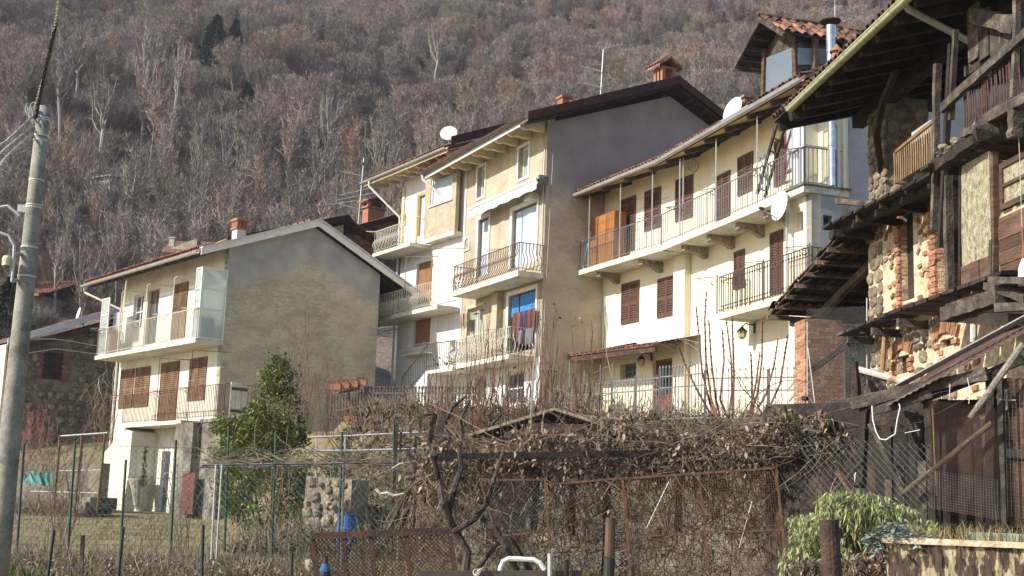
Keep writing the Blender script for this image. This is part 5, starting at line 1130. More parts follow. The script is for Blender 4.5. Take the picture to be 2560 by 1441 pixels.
# rubble and firewood lying on the gallery edge
rubb = thing('rubble_pile', 'heap of slates, stones and split wood lying on the sagging dark gallery floor', 'rubble', Eb.O, Eb.ang)
for i in range(34):
    t_ = random.random(); p = ep(2352+110*t_, 400-85*t_-random.uniform(2, 20), -.98+random.uniform(0, .25))
    if i % 2: inst(random.choice(sms), 'stone', rubb, p, (random.gauss(0, .3), random.gauss(0, .3), random.uniform(0, 3)), (.14, .3, .1))
    else: MB().log(p, p+Vector((random.uniform(-.2, .2), random.uniform(-.1, .1), random.uniform(-.03, .06))), .05, .03, n=2).build('split_log', M('greywood'), rubb)
# enclosed lower gallery: mottled glass panel, window, boards
gy = -.9
g0 = Eb.rect(2402, 395, 2476, 668, gy)
MAT['mottle'] = pm('mottled_yellow_glass', [(.15, .13, .075), (.32, .29, .19), (.44, .42, .32)], sc=9, rough=.25, fine=.4, fsc=45, bump=.6, bsc=40, st=(1.6, 1, 1))
MB().box(g0[0], g0[1], gy, gy+.02, g0[2]+.0, g0[3]+.1).build('mottled_glass_panel', M('mottle'), hE)
kb = Eb.rect(2404, 640, 2476, 745, gy)
for i in range(3): xa, xb = kb[0]+(kb[1]-kb[0])*i/3, kb[0]+(kb[1]-kb[0])*(i+1)/3; MB().box(xa, xb-.008, gy-.01-.01*(i % 2), gy+.02, kb[2], g0[2]-.004).build('board', M('brownwood'), hE)
timber('post', ep(2487, 700, gy-.03), ep(2487, 380, gy-.03), .075, mat='brownwood'); timber('post', ep(2478, 735, gy-.06), ep(2478, 600, gy-.06), .07, mat='greywood'); timber('post', ep(2401, 745, gy), ep(2401, 410, gy), .05)
w0 = Eb.rect(2498, 372, 2570, 528, gy); window(hE, w0[0], w0[1], w0[2], w0[3], gy, M('brownwood'), M('mottle'), bars=0, hb=1, fw=.07)
zb_ = [Eb.hy(2530, q, gy)[1] for q in (532, 556, 590, 622, 655, 690)]
for i in range(5): MB().box(w0[0]-.05, w0[1]+1.5, gy-.01*(i % 2), gy+.03, zb_[i+1]+.006, zb_[i]).build('board', M('brownwood'), hE)
tsh = thing('coloured_tassel', 'red and yellow cord with a white tassel hanging in front of the brown boards', 'ornament', Eb.W(Eb.hy(2556, 600, gy-.12)[0], gy-.12, Eb.hy(2556, 600, gy)[1]))
MB().tube([(0, 0, 1.2), (0, 0, .1)], .004, 3).build('string', M('rope'), tsh); MB().tube([(0, 0, .1), (.01, 0, -.12), (0, 0, -.3)], .012, 5).build('cord', M('redpaint'), tsh); MB().lathe((0, 0, -.6), [(.07, 0), (.06, .2), (.015, .32)], 8).build('tassel', M('dishwhite'), tsh)
# upper light balustrade and its platform
pf = [ep(2118, 508, -.8), ep(2345, 428, -.8)]
for i in range(9):
    x = .15+i*.5; timber('platform_board', (x, -.82, 5.0-.02*i), (x+.02, -.0, 5.0-.02*i), .47, .045)
timber('platform_beam', (-.3, -.55, 4.93), (4.6, -.55, 4.8), .12, .14); timber('platform_beam', ep(2092, 503, -.7), ep(2215, 512, -.2), .12, .1, mat='greywood')
for x in (.3, 1.4, 2.4, 3.4): timber('bracket', (x, -.75, 4.85), (x, .02, 4.82), .09, .12)
rr = timber('balustrade_rail', ep(2240, 418, -.75), ep(2335, 318, -.75), .05, .05, mat='orangewood') if 0 else None
ba, bb = ep(2236, 432, -.75), ep(2335, 400, -.75); ta, tb = ep(2240, 380, -.75), ep(2333, 305, -.75)
MAT['tanwood'] = pm('tan_wood', [(.15, .09, .045), (.28, .18, .09)], sc=3, st=(3, 3, .5), rough=.8, fine=.2, rnd=.2)
rr = timber('balustrade_rail', ta, tb, .045, .05, mat='tanwood'); bs2 = baluster_mesh(1.0, 'stick', M('tanwood'), .012)
for i in range(19):
    t_ = i/18; p = ba.lerp(bb, t_); q = ta.lerp(tb, t_); inst(bs2, 'baluster', rr, (p.x, -.75, min(p.z, 5.06)-.02), (0, 0, 0), (1, 1, q.z-min(p.z, 5.06)+.02))
a_ = ep(2282, 360, -.6); b_ = ep(2330, 300, -.6); m = MB()
for i in range(12): xa = a_.x+(b_.x-a_.x)*i/12; m.hexa([(xa, -.6, a_.z), (xa+.03, -.63, a_.z), (xa+.06, -.6, a_.z), (xa+.03, -.6, a_.z), (xa, -.6, b_.z), (xa+.03, -.63, b_.z), (xa+.06, -.6, b_.z), (xa+.03, -.6, b_.z)])
hangthing('corrugated_panel', 'greenish corrugated sheet standing behind the tan balustrade', 'panel', m, pm('greenish_plastic', [(.2, .24, .2), (.3, .34, .3)], sc=4, rough=.5), Eb)
# ledges and lower platform timbers
for i in range(7): x = .05+i*.46; timber('ledge_board', (x, -.55, 3.13+.01*i), (x+.03, .0, 3.16+.01*i), .43, .05, mat='greywood' if i % 3 == 0 else 'darkwood')
for x in (.25, 1.35, 2.4): timber('bracket', (x, -.5, 3.0), (x, .03, 2.98), .09, .12, mat='greywood')
timber('platform_beam', ep(2362, 785, -1.1), ep(2505, 740, -1.1), .14, .17, mat='greywood', n=9); timber('platform_beam', ep(2500, 770, -1.2), ep(2600, 765, -1.2), .16, .1, mat='greywood'); timber('platform_beam', ep(2362, 790, -1.0), ep(2600, 800, -1.0), .16, .16)
timber('platform_beam', ep(2470, 715, -1.1), ep(2570, 745, -1.1), .12, .1, mat='greywood'); timber('platform_beam', ep(2480, 700, -1.2), ep(2600, 705, -1.2), .14, .08, mat='greywood')
for k in range(8): x = 3.9+k*.42; timber('platform_board', (x, -1.15, 2.93), (x, -.02, 2.95), .38, .05)
for i in range(9):
    t_ = i/9; p = ep(2368+130*t_, 765-40*t_, -1.05); timber('split_log', p, p+Vector((.22, .1, .03)), .07, .05, mat='greywood', n=2)
pipe(hE, [ep(2434, 765, -.4), ep(2434, 855, -.4)], M('pvc'), r=.05); pipe(hE, [ep(2206, 925, -.25), ep(2214, 820, -.2)], MAT.setdefault('clayp', pm('ochre_clay_pipe', [(.24, .12, .05), (.36, .22, .1)], sc=4, rough=.7)), r=.045, name='clay_pipe')
# ================================================================== lean-to roof of tiles on a brick pillar
MAT['lightbeam'] = pm('lighter_old_beam', [(.05, .036, .026), (.14, .10, .075), (.24, .19, .15)], sc=4, rough=.95, fine=.3, bump=.9, bsc=30, rnd=.3)  # a lighter wood tone than the other old timbers
lt = house('tiled_lean_to', 'dark underside of a tiled lean-to roof on a brick pillar beside the stone barn', 'lean-to', Eb)
yv_ = -.55; La, za_ = Eb.hy(1925, 787, yv_); Lb, zb_ = -.02, None; zb_ = za_+(Eb.hy(2130, 557, yv_)[1]-za_)*((Lb-La)/(Eb.hy(2130, 557, yv_)[0]-La))
sl2 = (zb_-za_)/(Lb-La)
lr = MB().prism([(La, za_), (Lb, zb_), (Lb, zb_+.04), (La, za_+.04)], 1, yv_, 2.6).build('roof', M('darkwood'), lt)
for i in range(7):
    t_ = (i+.1)/6.6; x = La+(Lb-La)*t_; z = za_+(zb_-za_)*t_-.05; timber('purlin', (x, yv_-.08, z-.03), (x, 2.5, z-.03), .07, .09, parent=lt, mat='lightbeam')
for y in (.25, 1.8): timber('rafter', (La+.35, y, za_-.14), (Lb, y, zb_-.24), .13, .16, parent=lt, mat='lightbeam', n=8)
tilerow(lr, Lb, zb_, La, za_, yv_-.05, 2.2, [tmo], 10, 13, jit=.06)
und = tile_mesh(mat=MAT.setdefault('undertile', pm('shaded_tile_underside', [(.02, .012, .009), (.05, .026, .018), (.09, .045, .03)], sc=3, rough=.95, rnd=.3)), h=.05)  # tile undersides: the shade below the roof is put into their dark colour
for r in range(9):
    for i in range(12):
        x = La+(Lb-La)*(r+.5)/9.3; z = za_+(zb_-za_)*(r+.5)/9.3-.015
        o = inst(und, 'tile', lr, (x, yv_+.12+i*.21, z), (math.pi, math.atan(sl2)*-1, math.pi/2))
pl = thing('brick_pillar', 'square red brick pillar holding up the tiled lean-to roof', 'pillar', Eb.O, Eb.ang)
px1, pz1 = Eb.hy(2012, 797, -.3); px0 = Eb.hy(1985, 797, -.3)[0]; pyr = Eb.hx(2108, 800, px1)[0]
MB().box(px0+.01, px1-.01, -.29, pyr-.01, -1, pz1).build('core', M('mortar'), pl)
h = .078; nb_ = 26; z = pz1-h/2
for k in range(nb_):
    n1 = 2; w1 = (px1-px0)/n1
    for i in range(3 if k % 2 else 2):
        if k % 2: xs_ = [(px0, px0+w1*.5), (px0+w1*.5, px0+w1*1.5), (px0+w1*1.5, px1)][i]
        else: xs_ = [(px0, px0+w1), (px0+w1, px1)][i]
        brick(pl, ((xs_[0]+xs_[1])/2, -.245, z), (xs_[1]-xs_[0]-.012, .1, h-.012))
    n2 = 4; w2 = (pyr+.29)/n2
    for i in range(n2):
        ya = -.29+w2*(i+(.5 if k % 2 else 0)); yb = min(pyr, ya+w2)
        if yb-ya < .06: continue
        brick(pl, (px1-.045, (ya+yb)/2, z), (.1, yb-ya-.012, h-.012), ms=bm2)  # right face takes darker bricks, its shade put into their colour
    z -= h
timber('beam', (px0-.5, -.2, pz1+.08), (px1+.3, 1.2, pz1+.10), .13, .14, parent=lt)
# white column and downpipe standing behind the wire
cw = thing('white_column', 'tall pale round column behind the chicken wire right of the brick pillar', 'column', Eb.W(Eb.hy(2122, 900, .9)[0], .9, 1.4)); MB().lathe((0, 0, 0), [(.14, -1), (.14, 2.4)], 16).build('column_shaft', M('plasterD'), cw); MB().lathe((.36, .1, 0), [(.18, -1), (.18, 2.4)], 16).build('column_shaft', M('plasterB'), cw)
# ================================================================== the wooded hillside
MAT['twig'] = pm('bare_twigs', [(.215, .18, .168), (.285, .243, .222)], sc=.6, rough=1, fine=.25, fsc=3, rnd=.0)
def hue_by_object(m, cols):
    nt = m.node_tree; N = nt.nodes; L = nt.links; b = N['Principled BSDF']; src = b.inputs['Base Color'].links[0].from_socket
    oi = N.new('ShaderNodeObjectInfo'); cr = N.new('ShaderNodeValToRGB'); L.new(oi.outputs['Random'], cr.inputs[0]); e = cr.color_ramp.elements
    while len(e) < len(cols): e.new(.5)
    for i, c in enumerate(cols): e[i].position = i/(len(cols)-1); e[i].color = (*c, 1)
    mx = N.new('ShaderNodeMix'); mx.data_type = 'RGBA'; mx.blend_type = 'MULTIPLY'; mx.inputs['Factor'].default_value = 1
    L.new(src, mx.inputs[6]); L.new(cr.outputs[0], mx.inputs[7]); L.new(mx.outputs[2], b.inputs['Base Color']); return m
hue_by_object(M('twig'), [(1.0, .97, 1.0), (1.35, 1.25, 1.2), (.62, .62, .66), (1.05, 1.05, .9), (1.4, 1.28, 1.25), (.8, .78, .78), (1.35, 1.1, .9), (.95, 1.0, .8), (.7, .7, .72), (1.2, 1.15, 1.1)]); island_var(M('twig'), .4)
MAT['trunk'] = hue_by_object(pm('tree_bark', [(.13, .115, .10), (.26, .235, .21)], sc=2, rough=1, fine=.3, st=(1, 1, .3)), [(1, 1, 1), (1.5, 1.5, 1.45), (.7, .68, .65), (1.2, 1.1, 1)])
MAT['birch'] = pm('birch_bark', [(.24, .22, .20), (.38, .355, .325)], sc=3, rough=.9, fine=.25)
def rvec(z=0): return Vector((random.gauss(0, 1), random.gauss(0, 1), random.gauss(0, 1)+z)).normalized()
def bare_tree_mesh(H, R, limbs, brs, tw, fork=.35, low=.25, tmat='trunk', cmat='twig', tl=1.0, wid=.036, thick=1.0):
    T = MB(); Cn = MB(); c = Vector((0, 0, H*(.5+low*.5))); ez = H*(.5-low*.5)
    lean = Vector((random.gauss(0, .03)*H, random.gauss(0, .03)*H, 0))
    top = Vector((0, 0, H*fork))+lean
    T.tube([(0, 0, -.6), lean*.3+Vector((0, 0, H*fork*.5)), top], .017*H*thick, 6, r2=.011*H*thick)
    Ls = []
    for i in range(limbs):
        a = random.uniform(0, 6.283); el = random.uniform(.35, 1.45); d = Vector((math.cos(a)*math.cos(el), math.sin(a)*math.cos(el), math.sin(el)))
        st = Vector((0, 0, H*fork*random.uniform(.55, 1)))+lean*.7
        k = random.uniform(.75, 1.0); e = c+Vector((d.x*R*k, d.y*R*k, d.z*ez*k)); mid = st.lerp(e, .45)+Vector((0, 0, -.05*H))+rvec()*.04*H
        P = [st, mid, e]; T.tube([P[0], P[0].lerp(P[1], .5)+rvec()*.015*H, P[1], P[1].lerp(P[2], .5)+rvec()*.02*H, P[2]], .008*H*thick, 4, r2=.0016*H); Ls.append(P)
    Bs = []
    for i in range(brs):
        P = random.choice(Ls); t = random.uniform(.15, 1); s = (P[0].lerp(P[1], t*2) if t < .5 else P[1].lerp(P[2], t*2-1))
        o = (s-Vector((0, 0, H*fork*.6))); o.normalize(); d = (o*1.0+rvec(.35)*.65).normalized(); L_ = R*random.uniform(.25, .6); e = s+d*L_
        q = e-c; k = math.sqrt((q.x/R)**2+(q.y/R)**2+(q.z/ez)**2)
        if k > 1.08: e = c+q*(1.08/k)
        m = s.lerp(e, .5)+rvec()*.05*L_; Cn.tube([s, m, e], .0028*H, 3, r2=.001*H, cap=False); Bs.append((s, m, e))
    V = Cn.v; Fa = Cn.f
    for i in range(tw):
        s, m, e = random.choice(Bs); t = random.random()**.7; p = s.lerp(m, t*2) if t < .5 else m.lerp(e, t*2-1)
        o = (p-Vector((0, 0, H*fork*.5))).normalized(); d = (o+rvec(.12)*.95).normalized(); L_ = tl*random.uniform(.35, 1.1); w = d.cross(rvec()).normalized()*wid*random.uniform(.6, 1.2)
        j = len(V); q = p+d*L_; k = p+d*L_*.5+rvec()*.06*L_; V += [tuple(p-w*.5), tuple(p+w*.5), tuple(k+w*.35), tuple(q)]; Fa.append((j, j+1, j+2)); Fa.append((j, j+2, j+3))
    return T.mesh('trunk', M(tmat)), Cn.mesh('crown', M(cmat))
random.seed(21)
KINDS = {'round': [bare_tree_mesh(9, 4.7, 16, 420, 9500, fork=.24, low=.05, wid=.028, tl=.85) for _ in range(3)]+[bare_tree_mesh(10, 4.1, 14, 380, 8500, fork=.28, low=.1, wid=.026, tl=.85) for _ in range(3)],
         'slim': [bare_tree_mesh(11, 2.3, 10, 120, 1300, fork=.45, low=.3, wid=.022, tl=.8, thick=.75) for _ in range(3)],
         'sapling': [bare_tree_mesh(7, 1.9, 9, 120, 2400, fork=.3, low=.1, wid=.02, tl=.6, thick=.75) for _ in range(3)],
         'birch': [bare_tree_mesh(13, 2.8, 11, 80, 900, fork=.55, low=.3, tmat='birch', wid=.03, thick=1.2) for _ in range(2)]}
def conifer_mesh(H, R, n=2600):
    T = MB().tube([(0, 0, -.5), (0, 0, H*.95)], .02*H, 6, r2=.004*H); m = MB()
    for i in range(n):
        t = random.random()**.8; z = H*(.12+.88*t); r = R*(1-t)**.8*random.uniform(.35, 1)+.05; a = random.uniform(0, 6.283); lump = 1+.3*math.sin(a*3+z*2.2)
        p = Vector((r*lump*math.cos(a), r*lump*math.sin(a), z+random.gauss(0, .1))); d = Vector((math.cos(a), math.sin(a), -.25+random.gauss(0, .3))).normalized(); L_ = .5*random.uniform(.5, 1.2); w = d.cross(rvec()).normalized()*.14
        m.poly(p-w, p+w, p+d*L_)
    return T.mesh('trunk', M('trunk')), m.mesh('crown', M('conifer'))
CON = [conifer_mesh(8, 2.6), conifer_mesh(9, 1.9)]
def plant_tree(name, label, cat, mm, x, y, s, group=None, rz=None, lean=None):
    t = thing(name, label, cat, (x, y, ground(x, y)-.1), 0, group); t.rotation_euler = (random.gauss(0, .05), random.gauss(0, .05), random.uniform(0, 6.28) if rz is None else rz)
    t.scale = (s*random.uniform(.9, 1.1),)*2+(s*random.uniform(.9, 1.12),); inst(mm[0], 'trunk', t); inst(mm[1], 'crown', t); return t
def hillhit(px, py):
    d = ray(px, py); y = 66.0
    while y < 300:
        p = d*(y/d.y)
        if p.z < ground(p.x, p.y): return p
        y += .5
    return d*(200/d.y)
SKY = [(-200, 1050), (60, 780), (240, 760), (300, 680), (480, 590), (800, 545), (950, 520), (1120, 365), (1380, 290), (1670, 200), (1800, 290), (1850, 230), (1900, 60), (2150, 60), (2260, -60), (3000, -60)]
def skyline(px):
    for (a, b), (c, d) in zip(SKY, SKY[1:]):
        if a <= px < c: return b+(d-b)*(px-a)/(c-a)
    return -100
def proj(p):
    f = p.dot(FW); return 1280+FP*p.dot(RT)/f, 720.5-FP*p.dot(UP)/f
# individually recognisable trees first
solo = []
for px, py, k, s, lab in ((135, 200, 1, .62, 'dark narrow conifer on the upper hillside behind the utility pole wires'), (530, 185, 0, .78, 'largest dark conifer of the pair high on the hillside'), (578, 160, 1, .62, 'smaller conifer touching the right side of the largest one'),
                          (610, 300, 0, .55, 'small lone conifer below the conifer pair'), (1145, 415, 0, .6, 'dark conifer just behind the white house dish')):
    p = hillhit(px, py); solo.append((p.x, p.y)); plant_tree('conifer', lab, 'tree', CON[k], p.x, p.y, s)
for px, py, s, lab in ((248, 420, .72, 'pale birch with white spreading limbs above the ruined hut'), (150, 360, .6, 'slim pale birch on the upper left slope'), (1085, 230, .75, 'white trunked birch near the top of the slope, right of the conifer pair'), (430, 330, .7, 'pale birch under the largest conifer'), (135, 800, .42, 'small white branched birch left of the cement gable house gutter')):
    p = hillhit(px, py); solo.append((p.x, p.y)); plant_tree('birch_tree', lab, 'tree', KINDS['birch'][len(solo) % 2], p.x, p.y, s)
p = hillhit(790, 395); plant_tree('bare_tree', 'broad dome shaped leafless tree in the middle of the slope above the antenna', 'tree', KINDS['round'][0], p.x, p.y, .95); solo.append((p.x, p.y))
cand = []; tries = 0; cells = {}
def far_enough(x, y, r):
    cx, cy = int(x//6), int(y//6)
    for i in (-1, 0, 1):
        for j in (-1, 0, 1):
            for (a, b) in cells.get((cx+i, cy+j), ()):
                if (a-x)**2+(b-y)**2 < r*r: return False
    return True
while tries < 90000:
    tries += 1; y = 76+(236-76)*random.random()**.85; x = random.uniform(-.47, .42)*y
    px, pyb = proj(Vector((x, y, ground(x, y))))
    if not -90 < px < 2420: continue
    pyt = proj(Vector((x, y, ground(x, y)+(10 if y > 105 else 7.5))))[1]
    if pyt > skyline(px)+15 or pyb < -70: continue
    if 160 < px < 300 and 440 < pyb < 640: continue
    sp = 2.2+1.2*sstep(85, 125, y)
    if not far_enough(x, y, sp) or any((a-x)**2+(b-y)**2 < (9 if y > b else 50) for a, b in solo): continue
    cells.setdefault((int(x//6), int(y//6)), []).append((x, y)); cand.append((x, y, px))
cand.sort(key=lambda c: c[1])
def kind_for(x, y):
    r = random.random()
    if y < 105: return ('sapling', random.uniform(.7, 1.1)) if r < .55 else (('slim', random.uniform(.55, .85)) if r < .93 else ('birch', random.uniform(.5, .7)))
    if y < 128: return ('slim', random.uniform(.8, 1.1)) if r < .35 else (('round', random.uniform(.42, .7)) if r < .92 else ('birch', random.uniform(.6, .8)))
    return ('round', random.uniform(.40, .70)) if r < .9 else (('birch', random.uniform(.35, .5)) if r < .91 else ('slim', .7))
LAB = {'round': 'leafless round crowned tree among many alike on the grey brown hillside', 'slim': 'slender leafless tree with a long bare trunk on the hillside', 'sapling': 'low leafless thicket tree at the foot of the hillside', 'birch': 'pale stemmed leafless birch scattered among the darker hillside trees'}
GRP = {'round': 'round crowned bare trees on the hillside', 'slim': 'slender bare trees on the hillside', 'sapling': 'low bare thicket trees at the hill foot', 'birch': 'pale birches on the hillside'}
print('tree candidates', len(cand)); 
# which ones show largest: every one above the near thicket belt, nearest first
cand2 = cand[:]; random.shuffle(cand2)
big = sorted(cand2, key=lambda c: c[1]+random.uniform(0, 150))[:285]; rest = [c for c in cand if c not in set(big)]
for x, y, px in big:
    k, s = kind_for(x, y); plant_tree('birch_tree' if k == 'birch' else 'bare_tree', LAB[k], 'tree', random.choice(KINDS[k]), x, y, s, GRP[k])
# the rest of the wood and its undergrowth: one object that scatters trees on the slope
def scatter(name, pts, meshes, label=None, smin=.6, smax=1.0):
    me = bpy.data.meshes.new(name); me.from_pydata([(x, y, ground(x, y)-.1) for x, y in pts], [], []); o = bpy.data.objects.new(name, me); COL.objects.link(o); o['kind'] = 'stuff'
    cl = bpy.data.collections.new(name+'_sources')
    for i, ms in enumerate(meshes):
        mb = bpy.data.meshes.new('source'); V = []; Fc = []; mats = []; mi = []
        for j, m in enumerate(ms):
            n = len(V); V += [tuple(v.co) for v in m.vertices]; 
            for p in m.polygons: Fc.append(tuple(n+k for k in p.vertices)); mi.append(j)
            mats.append(m.materials[0])
        mb.from_pydata(V, [], Fc)
        for m in mats: mb.materials.append(m)
        mb.polygons.foreach_set('material_index', mi); mb.update(); cl.objects.link(bpy.data.objects.new('source', mb))
    ng = bpy.data.node_groups.new(name, 'GeometryNodeTree'); ng.interface.new_socket('Geometry', in_out='INPUT', socket_type='NodeSocketGeometry'); ng.interface.new_socket('Geometry', in_out='OUTPUT', socket_type='NodeSocketGeometry')
    N = ng.nodes; L = ng.links; gi = N.new('NodeGroupInput'); go = N.new('NodeGroupOutput'); ip = N.new('GeometryNodeInstanceOnPoints'); ci = N.new('GeometryNodeCollectionInfo')
    ci.inputs[0].default_value = cl; ci.inputs['Separate Children'].default_value = True; ci.inputs['Reset Children'].default_value = True; ip.inputs['Pick Instance'].default_value = True
    rr = N.new('FunctionNodeRandomValue'); rr.data_type = 'FLOAT_VECTOR'; rr.inputs[0].default_value = (-.06, -.06, 0); rr.inputs[1].default_value = (.06, .06, 6.28)
    rs = N.new('FunctionNodeRandomValue'); rs.data_type = 'FLOAT'; rs.inputs[2].default_value = smin; rs.inputs[3].default_value = smax
    ri = N.new('FunctionNodeRandomValue'); ri.data_type = 'INT'; ri.inputs[4].default_value = 0; ri.inputs[5].default_value = len(meshes)-1; ri.inputs['Seed'].default_value = 5
    L.new(gi.outputs[0], ip.inputs['Points']); L.new(ci.outputs[0], ip.inputs['Instance']); L.new(rr.outputs[0], ip.inputs['Rotation']); L.new(rs.outputs[1], ip.inputs['Scale']); L.new(ri.outputs[2], ip.inputs['Instance Index']); L.new(ip.outputs[0], go.inputs[0])
    md = o.modifiers.new('scatter', 'NODES'); md.node_group = ng; return o
fr_ = [(x, y) for x, y, _ in rest if y >= 118]; nr_ = [(x, y) for x, y, _ in rest if y < 118]
scatter('distant_wood', fr_, KINDS['round'], smin=.42, smax=.78)
scatter('thicket', nr_, KINDS['slim']+KINDS['sapling'], smin=.6, smax=.95)
# undergrowth
def brush_mesh(n=500, R=1.6, H=1.6, mat='twig', w=.035):
    m = MB()
    for i in range(n):
        a = random.uniform(0, 6.28); r = R*math.sqrt(random.random())*.6; p = Vector((r*math.cos(a), r*math.sin(a), -.1)); d = Vector((math.cos(a)*.5+random.gauss(0, .4), math.sin(a)*.5+random.gauss(0, .4), 1)).normalized(); L_ = H*random.uniform(.4, 1.1)
        s = d.cross(rvec()).normalized()*w; q = p+d*L_*.5+rvec()*.1*L_; e = q+(d+rvec()*.4).normalized()*L_*.5; j = len(m.v); m.v += [tuple(p-s*.5), tuple(p+s*.5), tuple(q+s*.3), tuple(q-s*.3), tuple(e)]; m.f += [(j, j+1, j+2, j+3), (j+3, j+2, j+4)]
    return (m.mesh('brush', M(mat)),)
BR = [brush_mesh() for _ in range(3)]
up = []
for _ in range(5200):
    y = random.uniform(66, 200); x = random.uniform(-.48, .43)*y; px, pyb = proj(Vector((x, y, ground(x, y))))
    if pyb < skyline(px)+40 and pyb > -60: up.append((x, y))
scatter('undergrowth', up, BR, smin=.7, smax=1.5)
# ------------------------------------------------------------------ buildings behind
def farhouse(name, label, px, py, depth, az=-38.7): f = Frame(at(px, py, depth), az); return f, house(name, label, 'house', f)
# brick house with orange chimney
Fq, hq = farhouse('brick_house', 'red brick house end with dark verge behind the cement gable house', 900, 600, 57)
g = [Fq.hx(p[0], p[1], 0) for p in ((775, 640), (775, 606), (985, 548), (1010, 560), (1010, 640))]
wq = MB().prism([(g[0][0], g[0][1]-3), g[1], g[2], (g[3][0]+.5, g[3][1]-.2), (g[4][0]+.5, g[4][1]-3)], 0, -6, 0).build('wall', M('mortargrey'), hq)
def zroof(y): return g[1][1]+(g[2][1]-g[1][1])*(y-g[1][0])/(g[2][0]-g[1][0])
nb_ = 0; zz = Fq.hx(900, 640, 0)[1]
row = 0
while zz < 12.6 and nb_ < 290:
    y = Fq.hx(812, 620, 0)[0]+(.13 if row % 2 else 0)
    while y < Fq.hx(950, 620, 0)[0]:
        if zz < zroof(y)-.3: inst(random.choice(bm), 'brick', hq, (.012, y, zz), (0, 0, math.pi/2), (.245, .06, .085)); nb_ += 1
        y += .265
    zz += .105; row += 1
a_, b_ = Fq.hx(742, 612, .3), Fq.hx(988, 543, .3)
MB().prism([(a_[0], a_[1]-.16), (b_[0], b_[1]-.16), (b_[0], b_[1]+.12), (a_[0], a_[1]+.12)], 0, .3, .38).build('verge_board', M('darksheet'), hq)
rq = MB().prism([(a_[0], a_[1]-.02), (b_[0], b_[1]-.02), (b_[0]+3, b_[1]-1.2), (b_[0]+3, b_[1]-1.1), (b_[0], b_[1]+.08), (a_[0], a_[1]+.08)], 0, -6.5, .29).build('roof', M('oldtile'), hq)
for i in range(26):
    t_ = i/26; inst(tm, 'tile', rq, (.12, a_[0]+(b_[0]-a_[0])*t_, a_[1]+(b_[1]-a_[1])*t_+.08), (.3, 0, 0))
def hat_chimney(px0, px1, pyt, pyb, fr, yx, name, label, hat=True):
    y0, z0 = fr.hx(px0, pyb, yx); y1 = fr.hx(px1, pyb, yx)[0]; z1 = fr.hx(px0, pyt, yx)[1]; w = y1-y0; h = z1-z0
    t = thing(name, label, 'chimney', fr.W(yx, (y0+y1)/2, z0-.3), fr.ang)
    MB().box(-w*.5, w*.1, -w/2, w/2, -.2, h*.5+.3).build('stack', M('terracotta'), t)
    c = MB(); c.box(-w*.6, w*.18, -w*.6, w*.6, h*.5+.303, h*.58+.3)
    for a in (-.45, .02):
        for b in (-.42, .42): c.box(w*a-w*.08, w*a+w*.08, w*b-w*.09, w*b+w*.09, h*.58+.3, h*.82+.3)
    c.build('cap_pillars', M('terracotta'), t); MB().box(-w*.4, 0, -w*.35, w*.35, h*.58+.302, h*.8+.3).build('flue_core', M('black'), t)
    MB().prism([(-w*.7, h*.8+.3), (0, h*1.05+.3), (w*.7, h*.8+.3), (w*.7, h*.86+.3), (0, h*1.12+.3), (-w*.7, h*.86+.3)], 0, -w*.7, w*.3).build('hat', M('redtile'), t)
hat_chimney(917, 958, 494, 545, Fq, -1.5, 'tiled_chimney', 'orange brick chimney with tiled hat between the brick house and the white house')
p = Fq.W(*[(-2.0, Fq.hx(895, 555, -2.0)[0])][0]); zb_2 = Fq.hx(895, 555, -2.0)[1]; an = thing('tv_antenna', 'large television antenna with long horizontal booms in front of the woods', 'antenna', (p.x, p.y, zb_2)); ht = Fq.hx(903, 395, -2)[1]-zb_2
MB().tube([(0, 0, -.6), (.12, 0, ht)], .03, 6).build('mast', M('gutter'), an)
for zz, L_ in ((ht*.3, 1.7), (ht*.45, 1.2), (ht*.37, 1.4)): m = MB(); m.tube([(-L_*.8, .2, zz-.1), (L_*.5, -.1, zz+.25)], .014, 4); m.build('boom', M('gutter'), an)
for zz in (ht*.2, ht*.72): m = MB(); yagi(m, (0, 0, zz), (-.9, .3, .25), 1.1, 10, .25); m.build('yagi_array', M('gutter'), an)
MB().blob((.1, 0, ht*.9), (.05, .05, .12)).build('amplifier', M('black'), an)
# dark sheet roof + tiled roofs behind the cement gable
Fr2, hr2 = farhouse('dark_roofed_house', 'house with dark brown metal verge and red tiles just behind the cement gable roof', 660, 590, 53)
a_, m_, b_ = Fr2.hx(452, 640, 0), Fr2.hx(640, 583, 0), Fr2.hx(868, 543, 0)
MB().prism([(a_[0], a_[1]-3), (m_[0], a_[1]-3), (b_[0], a_[1]-3), (b_[0]-.1, b_[1]-.35), (a_[0]+.2, a_[1]-.3)], 0, -6, -.1).build('wall', M('plasterC'), hr2)
s_ = Fr2.hx(566, 600, 0)
MB().prism([(s_[0], s_[1]-.22), (b_[0], b_[1]-.22), (b_[0]+.5, b_[1]-.35), (b_[0], b_[1]+.1), (s_[0], s_[1]+.1)], 0, 0, .12).build('verge_board', M('darksheet'), hr2)
rr2 = MB().prism([(a_[0], a_[1]-.08), (b_[0], b_[1]-.08), (b_[0]+4, b_[1]-1.6), (b_[0]+4, b_[1]-1.5), (b_[0], b_[1]+.0), (a_[0], a_[1]-.0)], 0, -8, -.003).build('roof', M('redtile'), hr2)
for i in range(40):
    t_ = i/40; inst(tm, 'tile', rr2, (.05 if t_ < .3 else -.1, a_[0]+(b_[0]-a_[0])*t_, a_[1]+(b_[1]-a_[1])*t_+.03), (.3, 0, 0))
MB().tube([(.02, a_[0], a_[1]-.12), (.02, s_[0], s_[1]-.05)], .1, 8).build('gutter', M('ochrewood'), hr2)
